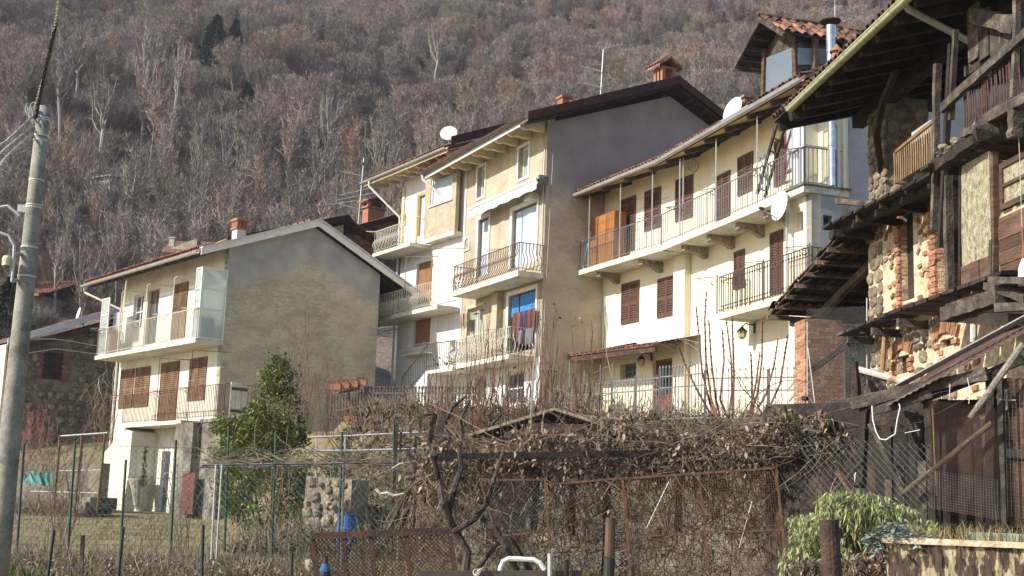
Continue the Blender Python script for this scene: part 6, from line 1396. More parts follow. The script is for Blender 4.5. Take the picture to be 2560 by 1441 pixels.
# small hut roof with chimney
Fs, hs = farhouse('small_tiled_house', 'small house with weathered brown tile roof and pale chimney above the left house eave', 450, 625, 70)
m = MB(); P = [at(405, 624, 70), at(500, 628, 66), at(560, 606, 72), at(428, 603, 76)]; m.hexa([p-Vector((0, 0, .15)) for p in P]+P); o = m.build('roof', M('oldtile'), None); o.parent = hs; o.matrix_parent_inverse = (Matrix.Translation(hs.location) @ Matrix.Rotation(Fs.ang, 4, 'Z')).inverted()
m = MB(); P = [at(415, 640, 70.5), at(490, 640, 67), at(540, 615, 73), at(430, 615, 76)]; m.hexa([Vector((p.x, p.y, p.z-3)) for p in P]+[Vector((p.x, p.y, at(450, 621, 71).z-.2)) for p in P]); o = m.build('wall', M('mortargrey'), None); o.parent = hs; o.matrix_parent_inverse = (Matrix.Translation(hs.location) @ Matrix.Rotation(Fs.ang, 4, 'Z')).inverted()
p = at(430, 612, 72); m = MB().box(p.x-.15, p.x+.15, p.y-.15, p.y+.15, p.z-.6, p.z+.35).box(p.x-.19, p.x+.19, p.y-.19, p.y+.19, p.z+.353, p.z+.42); o = m.build('chimney', M('concrete'), None); o.parent = hs; o.matrix_parent_inverse = (Matrix.Translation(hs.location) @ Matrix.Rotation(Fs.ang, 4, 'Z')).inverted()
# orange roofed house at far left
Fg, hg = farhouse('orange_roofed_house', 'house with plain orange tiled roof behind the utility pole at the far left', 60, 740, 82, -70)
a, b, c, d = Fg.rect(-40, 740, 100, 800, 0); MB().box(a, b, 0, 5, c-5, d).build('wall', M('plasterC'), hg); 
rg_ = MB().prism([(-.6, d-.1), (3.2, d+1.4), (7, d-.1), (7, d+.02), (3.2, d+1.55), (-.6, d+.05)], 0, a-.4, b+.3).build('roof', M('redtile'), hg)
k = 0
for r in range(8):
    for i in range(30): inst(tm, 'tile', rg_, (a-.3+i*.2+.0, -.6+r*.44, d+.06+r*.17), (.36, 0, 0)); k += 1
w_ = Fg.rect(0, 745, 38, 778, -.01); window(hg, w_[0], w_[1], w_[2], w_[3], -.02, M('brownwood'), M('bluesheet'), bars=1)
# ruined hut in the woods
pr2 = hillhit(235, 520); Fu = Frame((pr2.x, pr2.y), -60); hu = house('ruined_hut', 'pale roofless concrete ruin standing among the trunks on the left slope', 'ruin', Fu); z0 = ground(pr2.x, pr2.y)-1
w = 3.2
wall('front_wall', M('concrete'), hu, -w/2, w/2, z0, z0+3.2, 0, .2, [(-.6, .2, z0+1.4, z0+2.6)]); MB().box(w/2-.2, w/2, .21, 3, z0, z0+3.2).box(-w/2, -w/2+.2, .21, 3, z0, z0+3.6).build('side_wall', M('concrete'), hu)
MB().hexa([(-w/2-.2, -.3, z0+3.25), (w/2+.3, -.3, z0+3.25), (w/2+.3, 3.2, z0+3.6), (-w/2-.2, 3.2, z0+3.6), (-w/2-.2, -.3, z0+3.35), (w/2+.3, -.3, z0+3.35), (w/2+.3, 3.2, z0+3.7), (-w/2-.2, 3.2, z0+3.7)]).build('roof_slab', M('concrete'), hu)
for i in range(8): MB().box(-w/2-1.5+i*.25, -w/2-1.25+i*.25, -.9, -.1, z0, z0+.3+i*.25).build('step', M('slab'), hu)
# ------------------------------------------------------------------ stone barn at the left
Ff = Frame(at(25, 900, 57), -38.7); hf = house('stone_barn', 'dark rubble stone barn wall with boarded window behind the left house', 'barn', Ff)
def fx(px, py): return Ff.hx(px, py, 0)
tl_, tr_ = fx(22, 866), fx(300, 782); yR = fx(330, 900)[0]+1.5
wf = Ff.rectx(106, 885, 156, 947, 0)
zt_f = fx(70, 868)[1]; slf = (fx(245, 800)[1]-fx(70, 850)[1])/(fx(245, 800)[0]-fx(70, 850)[0])
MB().prism([(-.2, -2), (yR, -2), (yR, zt_f+slf*yR-.25), (-.2, zt_f-.15)], 0, -6, 0).build('stone_wall', M('mortargrey'), hf)
MB().box(-6, .25, -.3, -.21, -2, zt_f).build('front_wall', M('plasterD'), hf)
random.seed(31); n_ = 0; zz = fx(100, 1110)[1]
while n_ < 280 and zz < zt_f+3:
    h = random.uniform(.16, .3); y = random.uniform(0, .3)
    while y < yR:
        w_ = random.uniform(.22, .5)
        if zz < zt_f+slf*y-.5 and not (wf[0]-.35 < y < wf[1]+.25 and wf[2]-.3 < zz < wf[3]+.45) and n_ < 290 and random.random() < .82:
            inst(random.choice(sms), 'stone', hf, (.0, y+w_/2, zz+h/2), (random.gauss(0, .15), 0, math.pi/2), (w_*.95, .5, h*1.35)); n_ += 1
        y += w_*1.25
    zz += h*1.15
MB().box(.01, .05, wf[0], wf[1], wf[2], wf[3]).build('window_shutter', M('darkwood'), hf)
for i in range(7): brick(hf, (.02, wf[0]-.1+i*(wf[1]-wf[0]+.2)/6, wf[3]+.16), (.09, .12, .28), (0, 0, math.pi/2), ms=bm2)
for i in range(12):
    for s_ in (0, 1): brick(hf, (.02, (wf[0]-.14) if s_ == 0 else (wf[1]+.14), wf[2]+.05+i*.115), (.26 if (i+s_) % 2 else .36, .1, .09), (0, 0, math.pi/2), ms=bm2)
va, vb = Ff.hx(66, 842, .5), Ff.hx(290, 778, .5); sv = (vb[1]-va[1])/(vb[0]-va[0])
MB().prism([(va[0]-.8, va[1]-.8*sv-.12), (vb[0]+1, vb[1]+sv-.12), (vb[0]+1, vb[1]+sv+.16), (va[0]-.8, va[1]-.8*sv+.16)], 0, .5, .58).build('verge_flashing', M('bluesheet'), hf)
rff = MB().prism([(va[0]-.8, va[1]-.8*sv), (vb[0]+2, vb[1]+2*sv), (vb[0]+2, vb[1]+2*sv+.1), (va[0]-.8, va[1]-.8*sv+.1)], 0, -7, .49).build('roof', M('oldtile'), hf)
MB().prism([(va[0]-.6, va[1]-.8*sv-.45), (vb[0]+1, vb[1]+sv-.7), (vb[0]+1, vb[1]+sv-.45), (va[0]-.6, va[1]-.8*sv-.25)], 0, .003, .45).build('verge_soffit', M('rust'), hf)
for i in range(34):
    t_ = i/34; inst(tm, 'tile', rff, (.35, va[0]+(vb[0]-va[0])*t_, va[1]+(vb[1]-va[1])*t_+.12 if i > 8 else va[1]+(vb[1]-va[1])*t_-.3), (.3, 0, 0))
p = Ff.W(-.8, Ff.hx(196, 788, -.8)[0]); dish('satellite_dish', 'tiny white satellite dish on the stone barn roof', (p.x, p.y, Ff.hx(196, 788, -.8)[1]+.05), .32, -120, 10, M('dishwhite'), False, (0, 0, -.5))
# ================================================================== terrace, gardens and fences in front
random.seed(41)
MAT['deadleaf'] = translucent(island_var(pm('dead_brown_leaf', [(.07, .05, .038), (.16, .115, .085), (.24, .18, .135)], sc=2, rough=.95, fine=.2), .55, hue=((.45, .37, .27), .2)), .2)
MAT['redleaf'] = translucent(island_var(pm('dry_red_leaf', [(.18, .06, .03), (.3, .12, .06)], sc=2, rough=.95), .4), .25)
MAT['vine'] = island_var(pm('dry_vine_stem', [(.07, .05, .037), (.17, .13, .095), (.25, .2, .15)], sc=3, rough=1, fine=.25), .45)
MAT['palestem'] = island_var(pm('pale_dry_stem', [(.2, .17, .13), (.36, .32, .26)], sc=3, rough=1, fine=.2), .35)
MAT['redstem'] = island_var(pm('reddish_shoot', [(.10, .055, .04), (.2, .12, .09)], sc=3, rough=.9, fine=.2), .35)
MAT['laurel'] = translucent(island_var(pm('laurel_leaf', [(.03, .055, .016), (.085, .12, .03), (.17, .20, .05)], sc=1.2, rough=.42, fine=.2), .5, hue=((.30, .29, .05), .28)), .2)
MAT['sage'] = translucent(island_var(pm('grey_green_leaf', [(.20, .24, .09), (.34, .39, .17), (.46, .50, .27)], sc=2, rough=.7, fine=.15), .5, hue=((.30, .25, .15), .14)), .25)
MAT['silver'] = island_var(pm('silver_leaf', [(.16, .2, .17), (.26, .31, .28)], sc=2, rough=.8), .3)
MAT['green'] = translucent(island_var(pm('green_weed_leaf', [(.05, .08, .02), (.11, .15, .035)], sc=2, rough=.7), .5, hue=((.3, .25, .06), .1)), .3)
MAT['straw'] = translucent(island_var(pm('straw_grass', [(.14, .115, .05), (.27, .22, .11), (.2, .19, .08)], sc=1.5, rough=.95), .4), .25)
def stem(mb, p, d, L, r, n=6, wob=.1, up=.0, k=3):
    P = [Vector(p)]; d = Vector(d).normalized()
    for i in range(n): d = (d+rvec()*wob+Vector((0, 0, up))).normalized(); P.append(P[-1]+d*(L/n))
    mb.tube(P, r, k, r2=r*.35, cap=False); return P
def blades(name, pts, L, mat, w=.012, lean=.5, label=None, kind='stuff'):
    V = []; Fa = []
    for p in pts:
        a = random.uniform(0, 6.283); l = L*random.uniform(.4, 1.3); dx, dy = math.cos(a)*lean*random.random(), math.sin(a)*lean*random.random(); j = len(V); x, y, z = p; sx, sy = math.sin(a)*w, -math.cos(a)*w
        V += [(x-sx, y-sy, z), (x+sx, y+sy, z), (x+dx*l*.4+sx*.7, y+dy*l*.4+sy*.7, z+l*.6), (x+dx*l*.4-sx*.7, y+dy*l*.4-sy*.7, z+l*.6), (x+dx*l*1.1, y+dy*l*1.1, z+l*(1-.3*random.random()))]; Fa += [(j, j+1, j+2, j+3), (j+3, j+2, j+4)]
    me = bpy.data.meshes.new(name); me.from_pydata(V, [], Fa); me.materials.append(mat); me.update(); o = bpy.data.objects.new(name, me); COL.objects.link(o); o['kind'] = kind; return o
def inview(x, y, z, m=60):
    px, py = proj(Vector((x, y, z))); return -m < px < 2560+m and py < 1441+m
# grass cover
pts = []
for _ in range(26000):
    y = 11+34*random.random()**1.2; x = random.uniform(-.46, .44)*y; z = ground(x, y)
    if inview(x, y, z) and z < .2: pts.append((x, y, z))
blades('grass', pts, .11, M('straw'), w=.010)
pts = []
for _ in range(16000):
    y = random.uniform(14, 24); x = random.uniform(-.44, .4)*y; z = ground(x, y)
    if inview(x, y, z, 120) and (math.sin(x*1.3)+math.sin(y*2.1+x)) > -.6: pts.append((x, y, z))
blades('weeds', pts, .16, M('green'), w=.016, lean=.9)
# ---- terrace: retaining wall under the upper houses, overgrown bank
MAT['rubble'] = pm('sunlit_rubble_plaster', [(.13, .115, .08), (.33, .28, .20), (.5, .44, .33)], sc=2.4, rough=1, bump=1.3, bsc=9, fine=.3)
def facing(px0, px1, depth0, depth1):   # frame running between two points of the picture on the ground
    a, b = at(px0, 1200, depth0), at(px1, 1200, depth1); d = (b-a); az = math.degrees(math.atan2(-d.x, -d.y)); return Frame((a.x, a.y), az), math.hypot(d.x, d.y)
def retaining(name, label, px0, d0, px1, d1, ptop0, ptop1, thick=.5, mat='rubble', zb=-1.8, st=0, cap=None, stone_s=(.16, .4)):
    f, L = facing(px0, px1, d0, d1); z0 = f.hy(px0, ptop0)[1]; z1 = f.hy(px1, ptop1)[1]; t = thing(name, label, 'wall', f.O, f.ang); n = 10
    m = MB()
    for i in range(n):
        xa, xb = L*i/n, L*(i+1)/n; za = z0+(z1-z0)*i/n; zb_ = z0+(z1-z0)*(i+1)/n; m.hexa([(xa, 0, zb), (xb, 0, zb), (xb, thick, zb), (xa, thick, zb), (xa, random.uniform(0, .0), za), (xb, 0, zb_), (xb, thick, zb_), (xa, thick, za)])
    m.build('wall_core', M(mat), t); k = 0
    if st:
        pl = []
        for _ in range(st*25):
            if k >= st: break
            s = random.uniform(*stone_s); x = random.uniform(.1, L-.1); zz = random.uniform(max(zb, z0-2.4), z0+(z1-z0)*x/L-.06)
            if any(abs(x-q[0])/(s+q[2]) < .48 and abs(zz-q[1])/(s+q[2]) < .33 for q in pl): continue
            pl.append((x, zz, s)); inst(random.choice(sms), 'stone', t, (x, 0, zz), (0, random.gauss(0, .15), 0), (s, .5*random.uniform(.3, .9), s*.75)); k += 1
    if cap: MB().hexa([(-.05, -.08, z0), (L+.05, -.08, z1), (L+.05, thick+.05, z1), (-.05, thick+.05, z0), (-.05, -.08, z0+cap), (L+.05, -.08, z1+cap), (L+.05, thick+.05, z1+cap), (-.05, thick+.05, z0+cap)]).build('coping', M('concrete'), t)
    return t, f, L
retaining('planter_wall', 'pale concrete planter wall below the flower boxes of the terrace', 842, 39.5, 1008, 36.5, 1066, 1066, mat='concrete', zb=-1, cap=None)
retaining('terrace_wall', 'grey terrace wall under the dark iron fence', 1010, 38, 1300, 34.5, 1070, 1105, mat='concrete', zb=-1)
retaining('rubble_wall', 'sunlit rubble wall behind the blue barrel, right of the laurel', 765, 29, 880, 28, 1190, 1200, zb=-1.8, st=45, mat='mortargrey')
retaining('rubble_wall', 'tall rubble retaining wall behind the vine pergola and mesh panels', 1180, 25, 2030, 22.5, 1135, 1110, zb=-1.8, st=60, mat='darkconc')
retaining('block_wall', 'pale block wall piece seen behind the wire right of the pergola', 1930, 20.5, 2050, 20, 1070, 1055, zb=-.8, st=0, mat='rubble')
rb_ = thing('rusty_beam', 'rust red steel beam lying along the terrace edge', 'beam', at(970, 1062, 37)); MB().bar(at(905, 1052, 37.5), at(1052, 1072, 35.5), .25, .35).build('flange', M('rust'), rb_, at='p')
# ---- terrace iron fence, flower boxes
def ironfence(name, label, p, q, h, mat, spacing, style='spear', rails=(.15, .88), r=.012, bal=True, post_every=0):
    t = thing(name, label, 'fence', p); d = Vector(q)-Vector(p); L = math.hypot(d.x, d.y); m = MB()
    for k in rails: m.bar((0, 0, h*k), (d.x, d.y, d.z+h*k), .03, .035)
    ra = m.build('rail', M(mat), t); me = baluster_mesh(h, style, M(mat), r); n = int(L/spacing)
    for i in range(n+1): inst(me, 'bar', t, d*(i/n), (0, 0, math.atan2(d.y, d.x)))
    if post_every:
        for i in range(int(L/post_every)+1): pm_ = MB().box(-.03, .03, -.03, .03, -.3, h*1.02).build('post', M(mat), t); pm_.location = d*min(1, i*post_every/L)
    return t, d
p, q = at(818, 1058, 39.5), at(1180, 1066, 36)
ironfence('iron_fence', 'dark iron fence along the terrace between the cement gable and the stair', p, q, 1.05, 'raildark', .125, r=.022, post_every=1.6)
ff = thing('rusty_plant_stand', 'rust red angle iron stand carrying the flower boxes', 'stand', at(870, 1058, 38.8)); b0 = ff.location; m = MB()
A0, A1, B0, B1 = at(835, 985, 38.8)-b0, at(908, 970, 38.3)-b0, at(838, 1060, 38.8)-b0, at(908, 1050, 38.3)-b0
m.bar(A0, A1, .06).bar(A0, B0, .05).bar(A1, B1, .05).bar(at(872, 975, 38.5)-b0, at(870, 1050, 38.5)-b0, .05).bar(at(842, 1027, 38.5)-b0, at(906, 1015, 38.3)-b0, .05); m.build('stand_frame', M('railrust'), ff)
def flowerbox(label, px, py, depth, w, group=None, name='flower_box'):
    c = at(px, py, depth); t = thing(name, label, 'flower box', c, A.ang*0-.15, group); MB().prism([(-.09, 0), (.09, 0), (.12, .18), (-.12, .18)], 0, -w/2, w/2).build('trough', M('terracotta'), t)
    m = []
    for _ in range(150): m.append((random.uniform(-w/2, w/2), random.uniform(-.12, .12), .16+abs(random.gauss(0, .07))))
    leaves(m, .06, M('redleaf'), 'foliage', t, kind='stuff'); return t
for lb, px, py, w in (('left flower box of the row on the rusty stand, with sparse red growth', 835, 975, .45), ('second flower box from the left on the rusty stand', 858, 971, .4), ('third flower box, full of orange red leaves, on the rusty stand', 880, 968, .4), ('right end flower box of the row on the rusty stand', 903, 965, .35), ('single flower box standing low at the foot of the rusty stand', 880, 1056, .42)): flowerbox(lb, px, py, 38.4, w)
g_ = at(935, 1045, 37.8); t = thing('grass_tuft', 'big tuft of straw coloured ornamental grass on the terrace', 'plant', g_); mm = [(random.gauss(0, .12), random.gauss(0, .12), 0) for _ in range(500)]; o = blades('foliage', mm, .65, M('straw'), w=.012, lean=1.0); o.parent = t
t = thing('plastic_pot', 'pale grey round pot beside the straw coloured grass tuft', 'pot', at(915, 1048, 37.7)); MB().lathe((0, 0, -.1), [(.13, 0), (.17, .35), (.15, .35)], 12).build('pot_body', M('gutter'), t)
# ---- grey gate and fence before the cream house
def gpx(px, py, d): return at(px, py, d)
P0, P1, P2, P3, P4 = gpx(1385, 1066, 36.5), gpx(1528, 1062, 34.8), gpx(1648, 1062, 33.3), gpx(1762, 1062, 32), gpx(1985, 1040, 31)
for a_ in (P0, P1, P2, P3, P4): a_.z = 2.2
ironfence('iron_fence', 'grey iron fence left of the scrolled gate before the cream house', P0, P1, 1.15, 'railgrey', .115, rails=(.1, .62, .8), r=.013, post_every=1.5)
gt, d_ = ironfence('iron_gate', 'grey iron double gate with a band of scrolls along its top', P1+Vector((0, 0, 0)), P2, 1.32, 'railgrey', .105, rails=(.08, .7, .93), r=.012, post_every=.95, style='straight')
for i in range(12):
    c = d_*((i+.5)/12); u = d_.normalized(); m = MB(); P = []
    for k in range(12): a_ = k/11*4.5; R = .085*(1-k/16); P.append(c+u*(R*math.cos(a_)*(1 if i % 2 else -1))+Vector((0, 0, 1.07+R*1.2*math.sin(a_))))
    m.tube(P, .011, 4); m.build('scroll', M('railgrey'), gt)
ironfence('iron_fence', 'tall grey spear topped fence right of the scrolled gate', P2, P3, 1.45, 'railgrey', .115, rails=(.1, .66, .86), r=.014, post_every=1.9, style='spear')
ironfence('iron_fence', 'grey spear fence turning back towards the brick pillar', P3, P4, 1.3, 'railgrey', .14, rails=(.1, .62, .86), r=.012, post_every=1.6, style='spear')
t = thing('drying_frame', 'tall thin metal frame of bars standing in the cream house porch yard', 'frame', gpx(1440, 1060, 37)); m = MB(); b0 = t.location
for px, pt_ in ((1423, 900), (1460, 925), (1500, 912), (1530, 908)): m.tube([at(px, 1062, 37)-b0, at(px+1, pt_, 37)-b0], .014, 4)
for y0, y1 in ((962, 945), (1000, 985), (945, 912)): m.tube([at(1460, y0, 37)-b0, at(1530, y1, 37)-b0], .012, 4)
m.build('bars', M('railgrey'), t)
# ---- small wooden shed with metal edged roof
sh = thing('wooden_shed', 'small brown plank shed with low gable roof edged in grey metal', 'shed', at(1340, 1100, 24.5)); b0 = sh.location; D_ = 24.5
def sp_(px, py, dd=0): return at(px, py, D_+dd)-b0
L0, Rg, R0 = sp_(1172, 1090), sp_(1385, 1024), sp_(1520, 1068)
back = Vector((.8, 2.6, 0))
for k in range(5):
    z0_, z1_ = L0.z-1.6+k*.42, L0.z-1.6+(k+1)*.42
for (a_, b_) in ((L0, Rg), (Rg, R0)):
    n = 1; m = MB(); up_ = Vector((0, 0, .05)); m.hexa([a_-up_, b_-up_, b_-up_+back, a_-up_+back, a_+up_*.2, b_+up_*.2, b_+up_*.2+back, a_+up_*.2+back]); m.build('roof', M('oldtile'), sh)
    MB().bar(a_+Vector((0, -.03, .01)), b_+Vector((0, -.03, .01)), .03, .055).build('metal_edge', M('corbel'), sh)
zz = L0.z-1.4; xl_, xr_ = L0.x+.3, R0.x-.25
while zz < Rg.z-.1:
    zt_ = zz+.17
    def lim(z, a, b): 
        return a.x+(b.x-a.x)*max(0, (z+.1-a.z)/(b.z-a.z)) if z+.1 > a.z else a.x
    xa = max(xl_, lim(zt_, L0, Rg)) if zt_+.1 > L0.z else xl_; xb = min(xr_, R0.x+(Rg.x-R0.x)*max(0, (zt_+.1-R0.z)/(Rg.z-R0.z))) if zt_+.1 > R0.z else xr_
    if xb > xa+.1: MB().box(xa, xb, .01, .05, zz, zt_-.008).build('board', M('brownwood'), sh)
    zz = zt_
MB().box(xl_+.1, xr_-.1, .06, 2.2, -2.2, L0.z-.1).build('shed_box', M('darkwood'), sh)
# ---- utility pole
pb = at(33, 1000, 17); pole = thing('utility_pole', 'tapered concrete utility pole with steel bands and twisted cables at the left edge', 'pole', (pb.x, pb.y, -1.5))
ptop = at(110, 268, 17); pbm = at(6, 1280, 17); dz = ptop.z+1.5; dirp = (ptop-pbm).normalized()
def pp(t): return Vector((pbm.x-pb.x, pbm.y-pb.y, pbm.z+1.5))+(ptop-pbm)*t
MB().tube([pp(-.25), pp(0), pp(.25), pp(.5), pp(.75), pp(1)], .165, 20, r2=.085).build('shaft', M('concrete') if 0 else MAT.setdefault('polec', pm('spun_concrete', [(.13, .125, .105), (.25, .245, .21), (.32, .31, .27)], sc=4, rough=.9, fine=.22, fsc=40, bump=.4, bsc=50)), pole, smooth=True)
def r_at(t): return .165+(.085-.165)*(t+.25)/1.25
for py in (298, 303, 344, 357, 460, 524, 530, 632, 705):
    t_ = 1-(py-268)/(1280-268); c = pp(t_); r = r_at(t_); m = MB(); m.lathe(c, [(r+.002, -.008), (r+.006, -.008), (r+.006, .008), (r+.002, .008)], 20, dirp); m.build('steel_band', M('pvc') if py > 320 else M('bluesheet'), pole)
def twisted(name, P, r, mat, parent, strands=3, tw=14.0):
    m = MB(); n = 60; P = [Vector(p) for p in P]
    def pos(t):
        k = len(P)-1; i = min(int(t*k), k-1); return P[i].lerp(P[i+1], t*k-i)
    for s in range(strands):
        Q = []
        for i in range(n+1):
            t = i/n; c = pos(t); d = (pos(min(1, t+.01))-pos(max(0, t-.01))).normalized(); a_ = d.orthogonal().normalized(); b_ = d.cross(a_); w = t*tw*2*math.pi/2+s*2*math.pi/strands; Q.append(c+a_*r*math.cos(w)+b_*r*math.sin(w))
        m.tube(Q, r*.75, 4, cap=False)
    return m.build(name, mat, parent)
top = pp(.985)+Vector((-.12, -.02, 0)); wp = Vector((pb.x, pb.y, -1.5))
twisted('twisted_cable', [top, at(128, 130, 15.5)-wp, at(152, -20, 13.5)-wp], .016, M('rope'), pole, tw=26)
twisted('twisted_cable', [top+Vector((.03, 0, -.1)), at(110, 190, 16)-wp, at(140, 60, 14.5)-wp, at(150, -20, 13.6)-wp], .014, M('black'), pole, tw=16)
for py, dz_, mt in ((360, -.05, 'rope'), (398, -.2, 'rope'), (445, -.3, 'gutter')):
    twisted('side_cable', [top+Vector((0, 0, dz_)), top.lerp(at(-60, py+45, 15)-wp, .5)+Vector((0, 0, -.08)), at(-60, py+45, 15)-wp], .012, M(mt), pole, tw=18)
m = MB()
for i in range(9): q = top+rvec()*.06; m.tube([q+Vector((.06*math.cos(a_*.8+i), .05*math.sin(i), .10*math.sin(a_*.8+i*.5))) for a_ in range(8)], .008, 4)
m.build('cable_coil', M('rope'), pole)
m = MB(); q = pp(.735)+Vector((-.14, 0, 0)); m.tube([at(-10, 520, 17)-wp, at(20, 515, 17)-wp, at(50, 540, 17)-wp, q], .02, 6).box(q.x-.06, q.x+.1, q.y-.05, q.y+.05, q.z-.04, q.z+.06); m.build('bracket', M('gutter'), pole)
lp = thing('dome_camera', 'yellowed dome camera on a curved bracket fixed to the utility pole', 'camera', at(18, 652, 16.8)); b0 = lp.location
m = MB(); m.tube([at(-5, 580, 16.8)-b0, at(22, 590, 16.8)-b0, at(36, 615, 16.8)-b0, at(34, 660, 16.8)-b0, at(30, 705, 16.8)-b0], .02, 6).tube([at(36, 635, 16.8)-b0, at(52, 636, 16.9)-b0], .03, 5).tube([at(30, 702, 16.8)-b0, at(42, 700, 16.9)-b0], .03, 5); m.build('bracket', M('gutter'), lp)
MB().lathe((0, 0, -.07), [(.062, 0), (.065, .1), (.05, .13), (.02, .14)], 14).build('housing', MAT.setdefault('yellowed', pm('yellowed_plastic', [(.5, .46, .25), (.6, .55, .33)], sc=4, rough=.5)), lp); MB().lathe((0, 0, -.12), [(.01, 0), (.04, .015), (.05, .05)], 14).build('dome', M('glass'), lp)
for py in (870, 832): pass
cbl = thing('overhead_cable', 'pale cable running from the utility pole to the left house gallery', 'cable', at(60, 880, 17)); m = MB(); b0 = cbl.location
m.tube([at(40, 848, 17.2)-b0, at(140, 848, 30)-b0, A.W(-9.3, -1.0, 5.95)-b0], .012, 4); m.tube([at(45, 888, 17.2)-b0, at(140, 872, 30)-b0, A.W(-9.3, -1.0, 5.6)-b0], .012, 4); m.build('strand', M('rope'), cbl)
# ---- green chain link garden fence, posts, stakes
def gz(px, d): p = at(px, 1300, d); return Vector((p.x, p.y, ground(p.x, p.y)))
fn = thing('chain_link_fence', 'green coated chain link garden fence on thin posts in front of the left house', 'fence', gz(300, 22)); b0 = fn.location.copy()
Pn = [gz(-40, 22.5), gz(480, 22), gz(1010, 21)]
for a_, b_ in zip(Pn, Pn[1:]): chainlink(a_-b0, b_-b0, .05, 2.02, .11, .0028, M('greenwire'), 'wire_mesh', fn)
for px, yt, lean in ((60, 1110, .06), (188, 1105, .07), (315, 1150, .05), (440, 1100, .04), (572, 1075, .02), (690, 1080, .02), (855, 1080, .01), (985, 1060, .0)):
    p = gz(px-lean*150, 21.9); zt = at(px, yt, 21.9); MB().tube([p-b0-Vector((0, 0, .2)), zt-b0], .022, 6).build('post', MAT.setdefault('greenpost', pm('dark_green_post', [(.02, .045, .035), (.04, .08, .06)], sc=5, rough=.6)), fn)
for h in (.06, 1.0, 2.0):
    m = MB(); m.tube([a_-b0+Vector((0, 0, h)) for a_ in Pn], .004, 3); m.build('tension_wire', M('greenwire'), fn)
for px, yt, pb_, lab in ((135, 1325, 112, 'first dark iron stake from the left in front of the garden fence'), (308, 1318, 292, 'second dark iron stake, leaning slightly right, in front of the fence'), (508, 1312, 508, 'third dark iron stake standing straight before the garden fence'), (730, 1385, 730, 'short dark iron stake left of the rusty mesh trailer panel')):
    a_ = at(px, yt, 11); b_ = at(pb_, 1470, 11); t = thing('iron_stake', lab, 'stake', b_, group='iron stakes before the garden fence'); MB().tube([(0, 0, -.3), a_-b_], .014, 6).build('rod', M('black'), t)
a_, b_ = at(208, 1338, 11), at(203, 1470, 11); t = thing('wooden_stake', 'pale split wooden stake with a pointed top', 'stake', b_); MB().log((0, 0, -.3), a_-b_, .035, .03, n=6).build('wood', M('greywood'), t)
# rust coloured pipe frame by the left house
fr = thing('washing_frame', 'red painted drying frame with white top bar beside the left house buttress', 'drying frame', gz(200, 42)); b0 = fr.location; 
for px, yt, pxb, yb in ((150, 1090, 133, 1285), (206, 1087, 186, 1283), (263, 1083, 243, 1283)): MB().tube([at(pxb, yb, 42)-b0, at(px, yt, 42)-b0], .045, 6).build('post', M('redpaint') if 0 else M('railrust'), fr)
m = MB(); m.tube([at(150, 1091, 42)-b0, at(268, 1083, 42)-b0], .03, 5).tube([at(140, 1178, 42)-b0, at(255, 1176, 42)-b0], .025, 5).tube([at(75, 1229, 42)-b0, at(250, 1234, 42)-b0], .025, 5); m.build('cross_bar', M('pvc'), fr)
retaining('low_wall', 'low mossy block wall behind the red pipe frame', 20, 48, 250, 46.5, 1160, 1158, mat='mortargrey', zb=-1.2)
t = thing('teal_tarpaulin', 'crumpled teal tarpaulin lying on the bank behind the garden fence', 'tarpaulin', gz(90, 40)); b0 = Vector(t.location); m = MB(); G = [[at(62+i*7, 1188+random.uniform(-9, 6)-((i*3) % 7), 41-.2*j)-b0+Vector((0, 0, -j*.12+random.uniform(-.04, .04))) for i in range(11)] for j in range(4)]
for j in range(3):
    for i in range(10): m.poly(G[j][i], G[j+1][i], G[j+1][i+1], G[j][i+1])
m.build('sheet', pm('teal_plastic', [(.03, .13, .11), (.06, .22, .19)], sc=6, rough=.4), t)
for px, py, lab in ((222, 1262, 'lower concrete step beside the buttress'), (235, 1250, 'upper concrete step beside the buttress')):
    p = at(px, py, 43); t = thing('concrete_step', lab, 'step', p, A.ang); MB().box(-.7, .5, -.3, .6, -.3, .08).build('slab_stone', M('darkconc'), t)
# white pipe trellis with dead vine
tr = thing('pipe_trellis', 'white pipe posts and crossbar carrying dry vines left of the blue barrel', 'trellis', gz(540, 19.5)); b0 = Vector(tr.location); tb = at(545, 1163, 19.5)-b0
for px, pxb in ((540, 528), (555, 541)): MB().tube([at(pxb, 1398, 19.5)-b0, at(px, 1163, 19.5)-b0], .016, 6).build('post', M('gutter'), tr)
m = MB(); m.tube([at(505, 1163, 19.5)-b0, at(760, 1160, 19.7)-b0, at(1000, 1156, 20)-b0], .018, 5).tube([at(500, 1168, 20.6)-b0, at(1000, 1163, 21)-b0], .014, 5); m.build('cross_bar', M('railgrey'), tr)
for px in (860, 1000): MB().tube([gz(px, 19.9)-b0, at(px, 1160, 19.9)-b0], .02, 5).build('post', M('railgrey'), tr)
vn = MB()
for i in range(150):
    p = at(random.uniform(520, 1000), 1160+random.gauss(-3, 5), 19.8+random.uniform(-.3, .5)); stem(vn, p, (random.choice((-1, 1)), random.gauss(0, .3), random.gauss(.05, .25)), random.uniform(.3, 1.1), .007, 7, .3)
for i in range(40):
    p = at(random.uniform(600, 1000), 1165, 19.9); stem(vn, p, (random.gauss(0, .3), 0, -1), random.uniform(.2, 1.2), .006, 6, .2)
o = vn.build('dry_vine', M('vine'), None, at=at(760, 1160, 19.8)); tag(o, 'tangled grey dry vine lying along the white pipe trellis', 'vine'); 
